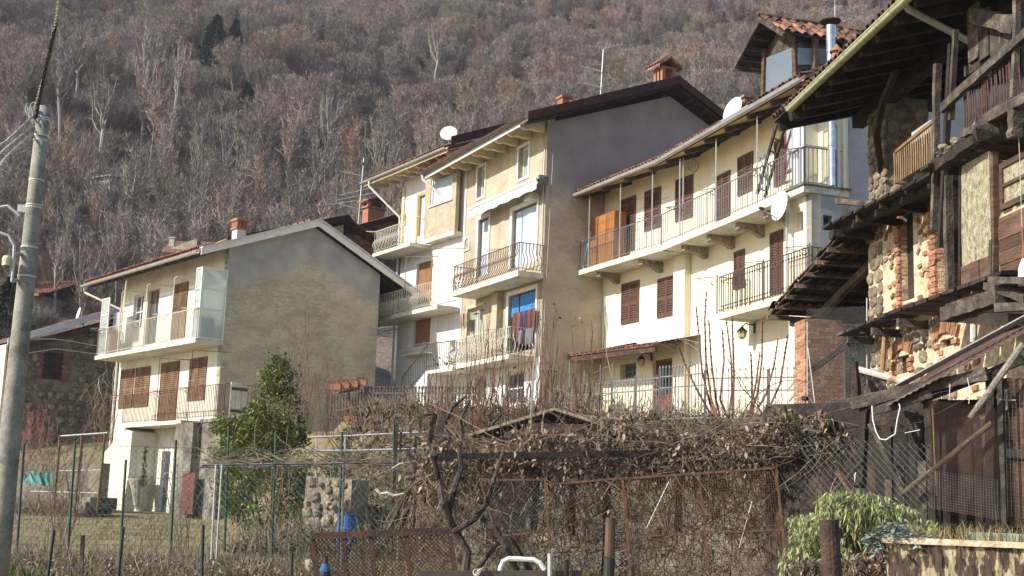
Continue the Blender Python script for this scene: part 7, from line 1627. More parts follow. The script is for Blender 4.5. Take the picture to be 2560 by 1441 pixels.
# pale pipe railings behind
rl = thing('pipe_railing', 'pale metal pipe railing on the terrace edge above the rubble wall', 'railing', at(900, 1130, 29)); b0 = Vector(rl.location); m = MB()
for P_ in ([(775, 1094), (880, 1090), (1080, 1080)], [(785, 1128), (890, 1127), (1060, 1122)]): m.tube([at(x, y, 29)-b0 for x, y in P_], .025, 5)
for px in (790, 862, 985): m.tube([at(px, 1190 if px < 800 else 1130, 29)-b0, at(px+1, 1090, 29)-b0], .022, 5)
m.build('pipes', M('gutter'), rl)
# blue barrel
bb = at(870, 1285, 26.5); bz = ground(bb.x, bb.y); br_ = thing('blue_barrel', 'bright blue plastic barrel filled with dry brush', 'barrel', (bb.x, bb.y, bz)); hb = .9; bz0 = bb.z-bz-hb
MB().lathe((0, 0, bz0), [(.19, 0), (.205, .04), (.21, .25), (.22, .27), (.21, .3), (.21, .58), (.22, .6), (.21, .63), (.2, .86), (.21, .9), (.19, .9), (.18, .8)], 20).build('barrel_body', pm('blue_plastic', [(.03, .085, .30), (.06, .14, .42)], sc=3, rough=.4, fine=.1), br_)
mm = MB()
for i in range(60): stem(mm, (random.gauss(0, .06), random.gauss(0, .06), bz0+.85), (random.gauss(0, .5), random.gauss(0, .5), 1), random.uniform(.15, .4), .006, 4, .3)
mm.build('dry_brush', M('redstem'), br_, kind='stuff')
pbx = thing('stone_block', 'pale stone block lying at the left end of the rusty mesh panel', 'stone', at(780, 1385, 14)); MB().blob((0, 0, -.12), (.07, .09, .08), cut=.3).build('block', M('darkconc'), pbx)
# rusty mesh panel in front
rp = thing('rusty_mesh_panel', 'rust brown framed expanded metal panel standing at the bottom of the view', 'panel', at(950, 1441, 9)); b0 = Vector(rp.location)
cn = [at(777, 1341, 9)-b0, at(1130, 1326, 9)-b0, at(1140, 1480, 9)-b0, at(795, 1480, 9)-b0]
MB().bar(cn[0], cn[1], .04, .045).build('top_bar', M('rust'), rp)
for px0, px1 in ((780, 800), (858, 868), (926, 940), (1014, 1030), (1126, 1140)): MB().bar(at(px0, 1340, 9)-b0, at(px1, 1480, 9)-b0, .022, .03).build('upright', M('rust'), rp)
H_p = .42; m = MB(); Lp = (cn[1]-cn[0]).length; u = (cn[1]-cn[0]).normalized(); dn = Vector((.02, 0, -1)); s = .028
for i in range(int((Lp+H_p)/s)):
    a0 = i*s; t0 = max(0, a0-Lp); t1 = min(H_p, a0)
    if t1 > t0: m.tube([cn[0]+u*(a0-t0)+dn*t0, cn[0]+u*(a0-t1)+dn*t1], .0028, 3, cap=False); m.tube([cn[0]+u*(Lp-a0+t0)+dn*t0, cn[0]+u*(Lp-a0+t1)+dn*t1], .0028, 3, cap=False)
m.build('expanded_mesh', M('rust'), rp, kind='stuff')
bt = thing('blue_bottle', 'dark bottle wrapped in blue cord standing before the rusty mesh panel', 'bottle', at(812, 1441, 8.5)); MB().lathe((0, 0, -.2), [(.035, 0), (.035, .22), (.014, .28), (.014, .32), (.017, .33)], 10).build('bottle_body', M('black'), bt); MB().lathe((0, 0, .03), [(.037, 0), (.032, .02), (.02, .05)], 10).build('cord', pm('blue_cord', [(.015, .07, .16), (.03, .14, .28)], sc=30), bt)
# dark rail, white bent tube
dr_ = thing('dark_rail', 'dark steel rail with grey rope knots across the bottom of the view', 'rail', at(1260, 1438, 8)); b0 = Vector(dr_.location); MB().bar(at(1050, 1437, 8)-b0, at(1452, 1436, 8)-b0, .04, .045).build('rail_bar', M('raildark'), dr_)
m = MB(); c = at(1192, 1432, 7.97)-b0
for k in range(3): m.tube([c+Vector((.022*math.cos(a_*.7)+k*.01, .02*math.sin(a_*.7), .018*math.sin(a_*.7+k)+k*.006)) for a_ in range(10)], .0045, 5)
m.build('rope_knot', M('rope'), dr_)
for px in (1375, 1416): MB().tube([at(px, 1470, 7.95)-b0, at(px, 1384 if px < 1400 else 1400, 7.95)-b0], .015, 8).build('peg', M('gutter') if px < 1400 else M('darkwood'), dr_)
wt = thing('white_tube', 'white bent tube frame arching in the dry grass', 'tube', at(1300, 1441, 8.6)); b0 = Vector(wt.location); MB().tube([at(*q, 8.6)-b0 for q in ((1248, 1475), (1251, 1420), (1258, 1404), (1272, 1397), (1300, 1398), (1335, 1400), (1350, 1408), (1362, 1425))], .016, 8).build('tube_bend', M('dishwhite'), wt)
for px, pt_, pb_, d, r, lab, mt in ((2072, 1300, 2100, 5, .038, 'rusty steel pipe post leaning left at the lower right', 'rust'),):
    a_, b_ = at(px, pt_, d), at(pb_, 1500, d); t = thing('rusty_post', lab, 'post', b_); MB().tube([(0, 0, -.5), a_-b_], r, 16).build('pipe', M(mt), t, smooth=False)
    
a_, b_ = at(1527, 1295, 6), at(1520, 1500, 6); t = thing('painted_post', 'post with scuffed brown upper half and black lower half in front of the pergola', 'post', b_); c = (a_-b_); MB().tube([c*.52, c], .024, 14).build('upper_sleeve', MAT.setdefault('postbrown', pm('scuffed_brown_paint', [(.03, .02, .015), (.10, .065, .04), (.24, .17, .09)], sc=9, st=(1, 1, .4), rough=.8)), t); MB().tube([(0, 0, -.4), c*.51], .026, 14).build('lower_sleeve', M('black'), t)
# ================================================================== plants, pergola and its dead vines
random.seed(51)
def bush(name, label, cat, base, mat, n, L, w, spread, r=.008, up=.1, wob=.16, seg=7, group=None, stuff=False, k=3, cx=0, cy=0, leafm=None, nleaf=0, leafs=.06):
    t = thing(name, label, cat, base, 0, group); m = MB(); ends = []
    for i in range(n):
        d = Vector((random.gauss(0, spread)+cx, random.gauss(0, spread)+cy, 1)); P = stem(m, (random.gauss(0, w), random.gauss(0, w), -.1), d, L*random.uniform(.45, 1.1), r*random.uniform(.6, 1.3), seg, wob, up, k)
        for q in P[2:]:
            if random.random() < .75: Q = stem(m, q, rvec(.6), L*random.uniform(.08, .28), r*.5, 3, .2, up, 3); ends += Q[1:]
    m.build('branches', M(mat), t)
    if nleaf: leaves([tuple(random.choice(ends)+rvec()*.03) for _ in range(nleaf)], leafs, M(leafm), 'foliage', t, aspect=.6)
    return t
# --- laurel
lb = at(655, 1300, 31.5); D_ = 31.5; lz = ground(lb.x, lb.y); t = thing('laurel_shrub', 'tall glossy evergreen laurel with yellow tinged tips against the cement gable', 'shrub', (lb.x, lb.y, lz)); b0 = Vector(t.location)
m = MB()
for i in range(7): stem(m, (random.gauss(0, .15), random.gauss(0, .1), -.1), (random.gauss(0, .3), random.gauss(0, .3), 1), 3.4, .035, 8, .1, .1, 5)
m.build('trunk', M('vine'), t)
LB = [((655, 1215), 95, 95, 1.0, 1), ((600, 1150), 60, 70, .8, .6), ((705, 1160), 65, 90, .8, .7), ((650, 1090), 80, 70, .8, .7), ((600, 1085), 35, 40, .4, .25), ((690, 1010), 52, 70, .6, .5), ((700, 950), 35, 55, .4, .35), ((695, 915), 18, 28, .2, .12), ((640, 1040), 35, 35, .4, .25), ((570, 1060), 22, 25, .2, .1), ((545, 1060), 12, 30, .15, .05), ((590, 1230), 50, 60, .6, .45), ((735, 1230), 45, 60, .6, .45), ((745, 1080), 20, 40, .3, .15)]
pts = []; tw_ = sum(b[4] for b in LB)
clump = []
for (c, rx, rz, ry, wgt) in LB:
    cc = at(c[0], c[1], D_)-b0; n = int(17000*wgt/tw_); cl = []
    for _ in range(max(3, int(26*wgt))): v = rvec(); cl.append(cc+Vector((v.x*rx/3200*D_*1.05, v.y*ry*1.1, v.z*rz/3200*D_)))
    for _ in range(n):
        if random.random() < .6: q = random.choice(cl)+rvec()*random.random()*.3
        else: v = rvec()*random.uniform(.6, 1.15); q = cc+Vector((v.x*rx/3200*D_, v.y*ry, v.z*rz/3200*D_))
        pts.append(tuple(q))
leaves(pts, .115, M('laurel'), 'foliage', t, aspect=.42, kind='stuff', curl=.15)
t = thing('background_tree', 'small dark evergreen at the left edge behind the utility pole', 'tree', (hillhit(10, 900).x, hillhit(10, 900).y, hillhit(10, 900).z)); inst(CON[0][0], 'trunk', t, sc=(.5,)*3); inst(CON[0][1], 'crown', t, sc=(.62,)*3)
# --- bare and red shrubs
for px, py, d, mt, n, L, w, sp_a, lab, r in ((740, 1075, 34, 'redstem', 34, 3.3, .3, .28, 'tall reddish bare shrub right of the laurel', .009), (790, 1080, 35, 'redstem', 20, 2.6, .25, .3, 'thin reddish bare shrub left of the iron fence', .008),
        (150, 1385, 24, 'redstem', 18, 3.3, .12, .22, 'bare fan shaped shrub inside the fence near the utility pole', .010), (470, 1385, 23, 'vine', 16, 2.6, .15, .28, 'bare rose bush in front of the red panel', .008), (375, 1400, 22.5, 'vine', 10, 1.6, .15, .3, 'low bare bush by the big planter', .007),
        (85, 1190, 47, 'redstem', 26, 2.6, .5, .4, 'bare thorny shrub by the mossy block wall', .012), (250, 1120, 52, 'vine', 14, 3.4, .3, .3, 'bare climber against the stone barn wall', .014)):
    p = gz(px, d) if py > 1200 else at(px, py, d); bush('bare_shrub', lab, 'shrub', p, mt, n, L, w, sp_a, r=r)
p = at(75, 1135, 50); t = bush('berry_shrub', 'pinkish red twigged shrub at the foot of the stone barn wall', 'shrub', p, 'redstem', 40, 1.9, .5, .45, r=.013)
for ch in t.children:
    ch.data.materials.clear(); ch.data.materials.append(MAT.setdefault('pinktwig', island_var(pm('pink_red_twigs', [(.20, .07, .075), (.34, .15, .15)], sc=3, rough=.8), .4)))
# climber on the barn corner behind the gallery
m = MB()
for i in range(26): stem(m, at(265+random.uniform(-25, 35), random.uniform(900, 1060), 53.5), (random.gauss(0, .5), random.gauss(0, .3), -1), random.uniform(.6, 2), .018, 8, .35)
tag(m.build('climbing_vine', M('palestem'), None, at=at(270, 950, 53.5)), 'leafless climber hanging on the stone barn beside the left house corner', 'vine')
# --- screen of long upright shoots before the middle houses
t = thing('coppiced_tree', 'pollarded tree with dozens of long straight reddish shoots before the white house', 'tree', gz(1250, 27)); b0 = Vector(t.location); m = MB(); L_ = []
for i in range(140):
    px = random.uniform(1060, 1500); py = random.uniform(1050, 1110); top = random.uniform(740, 960) if random.random() < .55 else random.uniform(900, 1020); d0 = 27+random.uniform(-.8, .8)
    p, q = at(px, py, d0)-b0, at(px+random.gauss(8, 14), top, d0)-b0; n = 9; P = [p.lerp(q, k/n)+Vector((random.gauss(0, .02), random.gauss(0, .02), 0)) for k in range(n+1)]; m.tube(P, .015*random.uniform(.7, 1.3), 3, r2=.006, cap=False)
    if random.random() < .3: L_ += [tuple(P[-1]+rvec()*.08) for _ in range(3)]
for i in range(130):
    px = random.uniform(1020, 1500); p = at(px, random.uniform(1000, 1110), 27+random.uniform(-1, 1))-b0; stem(m, p, (random.gauss(0, .6), random.gauss(0, .4), random.gauss(.5, .4)), random.uniform(.4, 1.6), .01, 7, .2)
m.build('shoots', M('redstem'), t); leaves(L_, .11, M('deadleaf'), 'foliage', t)
m = MB()
for P_ in ([(1130, 1110), (1110, 1060), (1080, 1035), (1050, 1040)], [(1160, 1120), (1150, 1050), (1175, 1000)], [(1110, 1060), (1130, 1020), (1165, 990)], [(1240, 1110), (1230, 1060), (1260, 1030)]): m.tube([at(x, y, 26)-b0 for x, y in P_], .06, 6, r2=.03)
m.build('limbs', M('greywood'), t)
# slim pale sapling
m = MB(); m.tube([at(x, y, 23) for x, y in ((1325, 1100), (1330, 1000), (1334, 930), (1345, 830), (1352, 790))], .028, 5, r2=.008); tag(m.build('sapling', M('palestem'), None, at=at(1325, 1100, 23)), 'single pale straight sapling rising in front of the small shed', 'sapling')
m = MB(); m.tube([at(x, y, 22) for x, y in ((1355, 1085), (1357, 1050), (1362, 1022))], .018, 5, r2=.008); tag(m.build('sapling', M('palestem'), None, at=at(1355, 1085, 22)), 'short pale twig standing before the shed gable right of the long sapling', 'sapling')
# --- thick knotted shoots
kn = thing('fig_shoots', 'fan of thick knotted bare shoots rising above the pergola before the cream wall', 'shrub', at(1800, 1075, 20.5)); b0 = Vector(kn.location)
for P_ in ([(1800, 1070), (1775, 1010), (1755, 930), (1748, 850), (1740, 765)], [(1805, 1070), (1778, 1000), (1765, 900), (1762, 800), (1766, 728)], [(1806, 1065), (1790, 1000), (1778, 900), (1772, 800)], [(1825, 1060), (1800, 1000), (1810, 900), (1806, 825)], [(1820, 1062), (1830, 980), (1828, 900), (1815, 795)],
           [(1830, 1060), (1835, 950), (1833, 870), (1830, 790)], [(1870, 1060), (1895, 980), (1905, 900), (1906, 795)], [(1872, 1060), (1915, 985), (1935, 915), (1945, 847)], [(1905, 1060), (1950, 960), (1960, 900), (1970, 836)], [(1795, 1070), (1740, 970), (1710, 905), (1697, 866)], [(1880, 1050), (1880, 950), (1877, 880)], [(1870, 1050), (1890, 960), (1900, 880)]):
    m = MB(); Q = [at(x, y, 20.5+random.uniform(-.2, .2))-b0 for x, y in P_]; m.tube(Q, .022, 5, r2=.011)
    for i in range(len(Q)-1):
        for k in range(5): m.blob(Q[i].lerp(Q[i+1], k/5+.08), .021, cut=.2)
    m.build('shoot', M('redstem'), kn)
# --- pergola
pg = thing('vine_pergola', 'old wooden pergola of grey beams and posts buried under dead vines', 'pergola', at(1600, 1200, 18)); b0 = Vector(pg.location)
def gp_(px, py, d=18): return at(px, py, d)-b0
for nm, p, q, w, h, mt in (('beam', gp_(1640, 1102), gp_(2280, 985, 16), .09, .15, 'greywood'), ('beam', gp_(1090, 1105), gp_(1660, 1098), .1, .1, 'darkwood'), ('beam', gp_(1080, 1140, 16.8), gp_(1640, 1135, 16.8), .08, .08, 'darkwood'), ('beam', gp_(1300, 1090, 19.5), gp_(1980, 1075, 19), .08, .1, 'darkwood'),
                         ('post', gp_(2005, 1320, 17), gp_(2020, 1100, 17), .14, .14, 'greywood'), ('post', gp_(1522, 1100), gp_(1515, 1470), .1, .1, 'darkwood'), ('post', gp_(2012, 1100, 17), gp_(2013, 1010, 17), .04, .04, 'greywood'), ('post', gp_(1700, 1105, 19), gp_(1695, 1330, 19), .1, .1, 'darkwood'), ('post', gp_(1345, 1105), gp_(1335, 1330), .08, .1, 'darkwood'), ('post', gp_(1440, 1105, 18.5), gp_(1425, 1340, 18.5), .1, .1, 'darkwood'),
                         ('brace', gp_(1960, 1310, 17), gp_(2150, 1165, 16.5), .06, .09, 'greywood'), ('post', gp_(1095, 1110, 17.6), gp_(1105, 1030, 17.6), .09, .1, 'greywood'), ('post', gp_(1075, 1110, 17.6), gp_(1088, 1035, 17.6), .05, .07, 'greywood'), ('post', gp_(1050, 1090, 17.5), gp_(1053, 1010, 17.5), .04, .04, 'greywood'), ('post', gp_(1513, 1130), gp_(1512, 1070), .05, .05, 'greywood')):
    MB().log(p, q, w, h, n=8).build(nm, M(mt), pg)
MB().lathe(gp_(2013, 1002, 17), [(.04, 0), (.05, .01), (.05, .05), (.02, .06)], 8).build('post_cap', M('black'), pg)
for P_ in ([(985, 1330), (988, 1200), (990, 1060)],): MB().log(at(980, 1340, 19)-b0, at(992, 1060, 19)-b0, .055, .05, n=6).build('post', M('greywood'), pg)
# stacked stakes and pale canes leaning left of the pergola
cs = thing('leaning_canes', 'bundle of pale stakes and canes leaning left of the vine pergola', 'canes', at(1000, 1350, 18.5)); b0c = Vector(cs.location)
for P_ in ([(960, 1340), (1020, 1225)], [(985, 1330), (1045, 1190)], [(1000, 1330), (1060, 1165)], [(975, 1345), (1030, 1255)], [(995, 1300), (1002, 1080)], [(1035, 1330), (1040, 1090)], [(1020, 1240), (1028, 1060)]):
    MB().log(at(*P_[0], 18.5)-b0c, at(*P_[1], 18.4)-b0c, .04, .035, n=5).build('cane', M('greywood'), cs)
m = MB(); m.tube([at(x, y, 18.2)-b0c for x, y in ((938, 1222), (952, 1235), (968, 1233), (985, 1240), (1010, 1236))], .022, 5); m.tube([at(x, y, 18.2)-b0c for x, y in ((980, 1172), (1000, 1160), (1042, 1153))], .014, 5); m.build('white_branch', M('slab'), cs)
# old vine trunk
ot = thing('old_vine_trunk', 'thick gnarled dark vine trunk forking under the left end of the pergola', 'vine', at(1150, 1430, 15.5)); b0t = Vector(ot.location); m = MB()
for P_, r0, r1 in (([(1160, 1460), (1165, 1380), (1130, 1320), (1110, 1260), (1095, 1200), (1090, 1140)], .055, .03), ([(1135, 1330), (1185, 1300), (1215, 1260), (1230, 1200), (1260, 1130)], .04, .02), ([(1300, 1441), (1270, 1370), (1235, 1320), (1200, 1290)], .04, .03), ([(1120, 1290), (1135, 1230), (1150, 1170), (1140, 1110)], .05, .025), ([(1180, 1441), (1220, 1390), (1250, 1350)], .035, .02), ([(1350, 1460), (1310, 1400), (1270, 1330)], .04, .02)):
    Q = [at(x+random.gauss(0, 3), y, 15.5+random.gauss(0, .15))-b0t for x, y in P_]; m.tube(Q, r0, 7, r2=r1)
    for q in Q: m.blob(q, r0*.85, cut=.35)
m.build('trunk', MAT.setdefault('vinebark', pm('shaggy_vine_bark', [(.015, .011, .009), (.05, .036, .028), (.11, .085, .07)], sc=8, st=(1, 1, .3), rough=1, bump=1.2, bsc=30)), ot)
# dead vine mass: leaves, hanging stems, tendrils
TOP = [(1030, 1150), (1060, 1110), (1200, 1105), (1320, 1090), (1420, 1085), (1500, 1080), (1515, 1050), (1560, 1035), (1600, 1050), (1640, 1085), (1750, 1072), (1850, 1062), (1930, 1030), (2010, 1025), (2060, 1035), (2120, 1060), (2150, 1090)]
BOT = [(1030, 1230), (1100, 1260), (1200, 1200), (1300, 1180), (1450, 1185), (1500, 1200), (1560, 1180), (1650, 1195), (1700, 1205), (1760, 1195), (1850, 1180), (1950, 1150), (2060, 1130), (2150, 1120)]
def interp(T, x):
    for (a, b), (c, d) in zip(T, T[1:]):
        if a <= x <= c: return b+(d-b)*(x-a)/(c-a)
    return T[-1][1] if x > T[-1][0] else T[0][1]
random.seed(61)
pts = []; st_ = MB(); cores = []
for _ in range(330):
    px = random.uniform(1035, 2140); tp, bt = interp(TOP, px), interp(BOT, px); py = tp+(bt-tp)*random.random()**1.3+random.gauss(6, 6); d = 17.6-(px-1035)/1100*.8+random.uniform(-.5, 1.2); cores.append((at(px, py, d), .1+.16*random.random()))
for i in range(12500):
    c, r = random.choice(cores); v = rvec()*r*random.random()**.6; pts.append(tuple(c+Vector((v.x*1.3, v.y*1.4, v.z))))
leaves(pts, .085, M('deadleaf'), 'dead_leaves', None, aspect=.55, droop=.7, curl=.5, kind='stuff')
for i in range(700):
    px = random.uniform(1030, 2150); tp, bt = interp(TOP, px), interp(BOT, px); p = at(px, tp+(bt-tp)*random.random()+5, 17.6-(px-1035)/1100*.8+random.uniform(-.5, .9)); stem(st_, p, (random.gauss(0, 1), random.gauss(0, .4), random.gauss(-.1, .5)), random.uniform(.3, 1.5), .007*random.uniform(.6, 1.6), 8, .28)
for i in range(260):
    px = random.uniform(1040, 1560) if random.random() < .75 else random.uniform(1560, 2130); p = at(px, interp(BOT, px)-random.uniform(0, 60), 17.5+random.uniform(-.4, .8)); stem(st_, p, (random.gauss(0, .35), random.gauss(0, .2), -1), random.uniform(.3, 1.6), .006*random.uniform(.6, 1.6), 8, .22)
for i in range(90):
    px = random.uniform(1045, 2100); p = at(px, interp(TOP, px)+8, 17.4); stem(st_, p, (random.gauss(0, .8), 0, .6), random.uniform(.2, .7), .005, 6, .35, -.08)
st_.build('vine_tangle', M('vine'), None, kind='stuff')
# fallen canes and tangle lower down, behind and between the mesh panels
m = MB(); pts = []
for i in range(3000):
    px = random.uniform(1030, 2010); d = random.uniform(16.8, 20); py = random.uniform(1180, 1441); p = at(px, py, d)
    if p.z < ground(p.x, p.y)-.1: continue
    stem(m, p, (random.gauss(0, .5), random.gauss(0, .3), random.gauss(.1, .8)), random.uniform(.2, .9), .005*random.uniform(.6, 1.6), 5, .28)
    if random.random() < .6: pts += [tuple(p+rvec()*.15) for _ in range(2)]
m.build('bramble_tangle', M('vine'), None, kind='stuff'); leaves(pts, .06, M('deadleaf'), 'fallen_leaves', None, kind='stuff')
# bank in front of the terrace: dense dead brush
def brushfield(name, n, fpos, L, mat, r=.006, wob=.25, z0=0, spread=.6, seg=5):
    m = MB()
    for i in range(n):
        x, y = fpos(); z = ground(x, y); stem(m, (x, y, z+z0), (random.gauss(0, spread), random.gauss(0, spread), 1), L*random.uniform(.3, 1.1), r*random.uniform(.6, 1.5), seg, wob)
    return m.build(name, M(mat), None, kind='stuff')
def bank():
    while 1:
        y = random.uniform(25.5, 36); x = random.uniform(-.33, .33)*y
        if x > -5.5: return x, y
brushfield('bank_brush', 5200, bank, .9, 'vine', r=.012); brushfield('bank_brush', 900, bank, .7, 'palestem', r=.010)
pts = []
for _ in range(15000): x, y = bank(); pts.append((x, y, ground(x, y)+random.random()*.25))
leaves(pts, .13, MAT.setdefault('ivy', island_var(pm('dull_ground_ivy', [(.035, .04, .015), (.09, .075, .035), (.12, .085, .05)], sc=2, rough=.8), .5)), 'ground_ivy', None, aspect=.7)
def strip():
    y = random.uniform(19.2, 22.2); return random.uniform(-.42, -.05)*y, y
brushfield('bramble_strip', 1900, strip, .52, 'vine', r=.006); brushfield('bramble_strip', 500, strip, .5, 'palestem', r=.006)
pts = []
for _ in range(7000): x, y = strip(); pts.append((x, y, ground(x, y)+random.random()*.22))
leaves(pts, .055, M('deadleaf'), 'litter_leaves', None, aspect=.6)
def strip2():
    y = random.uniform(41, 45.5); return random.uniform(-.42, -.31)*y, y
brushfield('bramble_strip', 500, strip2, 1.0, 'redstem', r=.012)
# tall dry grass under the mesh panels and at the lower right
pts = []
for _ in range(9000):
    y = random.uniform(14, 18.5); x = random.uniform(-.10, .26)*y; pts.append((x, y, ground(x, y)))
blades('dry_grass', pts, .5, M('straw'), w=.007, lean=.6)
pts = []
for _ in range(3500):
    y = random.uniform(13.5, 17.5); x = random.uniform(.05, .26)*y; pts.append((x, y, ground(x, y)))
blades('green_grass', pts, .42, M('green'), w=.007, lean=.6)
# --- rusty mesh panels under the pergola
def meshpanel(name, label, C4, d, sp, mids=(), vm=(), r=.0018, mat='rustwire', diag=False):
    t = thing(name, label, 'mesh panel', at(C4[3][0], C4[3][1], d)); b0 = Vector(t.location); c = [at(x, y, d)-b0 for x, y in C4]; m = MB()
    for i in range(4): m.bar(c[i], c[(i+1) % 4], .025)
    for k in mids: m.bar(c[0].lerp(c[3], k), c[1].lerp(c[2], k), .02)
    for k in vm: m.bar(c[0].lerp(c[1], k), c[3].lerp(c[2], k), .022)
    m.build('panel_frame', M('railrust'), t); m = MB(); W_, H_ = (c[1]-c[0]).length, (c[3]-c[0]).length
    if diag:
        n = int((W_+H_)/sp)
        for i in range(n):
            a0 = i*sp; u0, v0 = (a0, 0) if a0 < W_ else (W_, a0-W_); u1, v1 = (a0-H_, H_) if a0 > H_ else (0, a0)
            f_ = lambda u, v: c[0].lerp(c[1], u/W_).lerp(c[3].lerp(c[2], u/W_), v/H_)
            if v0 < H_: m.tube([f_(u0, v0), f_(u1, v1)], r, 3, cap=False); m.tube([f_(W_-u0, v0), f_(W_-u1, v1)], r, 3, cap=False)
    else:
        for i in range(int(W_/sp)): m.tube([c[0].lerp(c[1], i*sp/W_), c[3].lerp(c[2], i*sp/W_)], r, 3, cap=False)
        for i in range(int(H_/sp)): m.tube([c[0].lerp(c[3], i*sp/H_), c[1].lerp(c[2], i*sp/H_)], r, 3, cap=False)
    m.build('wire_mesh', M(mat), t, kind='stuff'); return t
meshpanel('mesh_panel', 'large rust framed wire mesh panel under the right half of the pergola', [(1556, 1197), (1940, 1170), (1972, 1470), (1580, 1480)], 16, .03, mids=(.52,), vm=(.5,))
meshpanel('mesh_panel', 'rust framed chicken wire panel left of the large mesh panel', [(1362, 1212), (1556, 1196), (1575, 1372), (1375, 1368)], 16.2, .055, diag=True)
meshpanel('mesh_panel', 'dark wire mesh sheet hanging under the left part of the pergola', [(1200, 1200), (1362, 1200), (1370, 1330), (1240, 1340)], 16.6, .055, diag=True, mat='wire')
mb_ = [at(1575, 1300, 15.9), at(1700, 1190, 15.9)]; m = MB(); m.tube([at(1612, 1330, 16.3), at(1672, 1205, 16.3)], .005, 4); m.tube([at(1848, 1370, 16.3), at(1880, 1255, 16.3)], .006, 4); tag(m.build('white_cane', M('pvc'), None, at=at(1612, 1330, 15.8)), 'two thin white canes leaning against the large mesh panel', 'cane')
# --- right hand bush
def leafbush(name, label, blobs, D_, n, size, mat, stemmat, aspect, droop, base, cat='shrub', core=None):
    b = at(*base, D_); t = thing(name, label, cat, b); b0 = Vector(b); m = MB(); pts = []; tw = sum(q[2]*q[3] for q in blobs)
    for (x, y, rx, ry) in blobs:
        cc = at(x, y, D_)-b0; k = int(n*rx*ry/tw); cl = []
        for _ in range(max(4, k//28)): v = rvec(.4)*random.uniform(.5, 1.05); cl.append(cc+Vector((v.x*rx/3200*D_, v.y*rx/3200*D_*.9, v.z*ry/3200*D_)))
        for c in cl: stem(m, Vector((cc.x*.6, cc.y, -.1)), c-Vector((cc.x*.6, cc.y, -.1)), (c-Vector((cc.x*.6, cc.y, -.1))).length, .007, 6, .05)
        for _ in range(k): c = random.choice(cl); v = rvec(); pts.append(tuple(c+Vector((v.x*.06, v.y*.06, -abs(v.z)*.16*random.random()))))
    m.build('stems', M(stemmat), t); leaves(pts, size, M(mat), 'foliage', t, aspect=aspect, droop=droop, curl=.25); return t
leafbush('butterfly_bush', 'drooping grey green leafy bush behind the rusty post at the lower right', [(2120, 1270, 90, 55), (2060, 1330, 85, 70), (2200, 1300, 90, 55), (2280, 1320, 60, 50), (2020, 1400, 60, 60), (2120, 1390, 90, 60), (2180, 1250, 50, 30), (2315, 1330, 35, 35)], 10.5, 13000, .062, 'sage', 'vine', .24, .9, (2120, 1460))
leafbush('silver_plant', 'silvery leaved low plant at the left end of the low retaining wall', [(2235, 1330, 45, 25), (2300, 1345, 45, 18), (2200, 1350, 25, 30)], 9.8, 900, .06, 'silver', 'vine', .4, .0, (2250, 1380), 'plant')
leafbush('dead_undergrowth', 'dark dead undergrowth beneath the drooping bush', [(2100, 1420, 110, 40), (2000, 1420, 50, 40), (2190, 1400, 50, 40)], 10.2, 1800, .06, 'deadleaf', 'vine', .3, .8, (2100, 1480), 'shrub')
# ================================================================== sheds, fences and walls under the barn
random.seed(71)
Fh = Frame(at(2400, 1200, 14.5), -52)
sd = thing('lean_to_shed', 'dark ramshackle plank lean-to with corrugated roof, poles and wire under the stone barn', 'shed', Fh.O, Fh.ang)
def hp(px, py, y=0): x, z = Fh.hy(px, py, y); return Vector((x, y, z))
def tb(name, p0, p1, w, h=None, mat='darkwood', y0=0, y1=None, n=6, parent=None): return MB().log(hp(p0[0], p0[1], y0), hp(p1[0], p1[1], y0 if y1 is None else y1), w, h, n=n).build(name, M(mat), parent or sd)
# corrugated roof: a real sloping sheet
MAT['cor'] = pm('rusted_corrugated_sheet', [(.05, .03, .028), (.10, .06, .05), (.17, .12, .10)], sc=2, rough=.55, fine=.25, bump=.3)
MAT['corgrey'] = pm('grey_corrugated_top', [(.12, .125, .13), (.22, .23, .24)], sc=2, rough=.4, fine=.12)
e0, e1 = hp(2225, 982, -.1), hp(2600, 780, -.1); dx = (e1-e0); n = 90
m = MB(); m2 = MB()
for i in range(n):
    a_, b_ = e0.lerp(e1, i/n), e0.lerp(e1, (i+1)/n); h0, h1 = .009*math.sin(i*1.57), .009*math.sin((i+1)*1.57); up_ = Vector((0, 1.7, .5)); lo = Vector((0, -.12, -.17))
    A_, B_, C_, D__ = a_+lo+Vector((0, 0, h0)), b_+lo+Vector((0, 0, h1)), b_+up_+Vector((0, 0, h1)), a_+up_+Vector((0, 0, h0)); th = Vector((0, 0, .012))
    m.hexa([A_, B_, C_, D__, A_+th*.5, B_+th*.5, C_+th*.5, D__+th*.5]); m2.hexa([A_+th*.55, B_+th*.55, C_+th*.55, D__+th*.55, A_+th, B_+th, C_+th, D__+th])
m.build('corrugated_sheet', M('cor'), sd); m2.build('corrugated_sheet', M('cor'), sd); MB().bar(e0+Vector((0, .25, .10)), e1+Vector((0, .25, .10)), .2, .012).build('sheet_flashing', MAT.setdefault('greysheet', pm('dull_galvanised_sheet', [(.22, .23, .24), (.36, .37, .38)], sc=2, rough=.5, fine=.15)), sd)
tb('beam', (2130, 1010), (2470, 935), .1, .14, 'greywood', y0=-.05); tb('beam', (2300, 1000), (2560, 900), .07, .1, 'darkwood'); tb('beam', (2180, 1030), (2330, 985), .05, .1, 'greywood', y0=-.12)
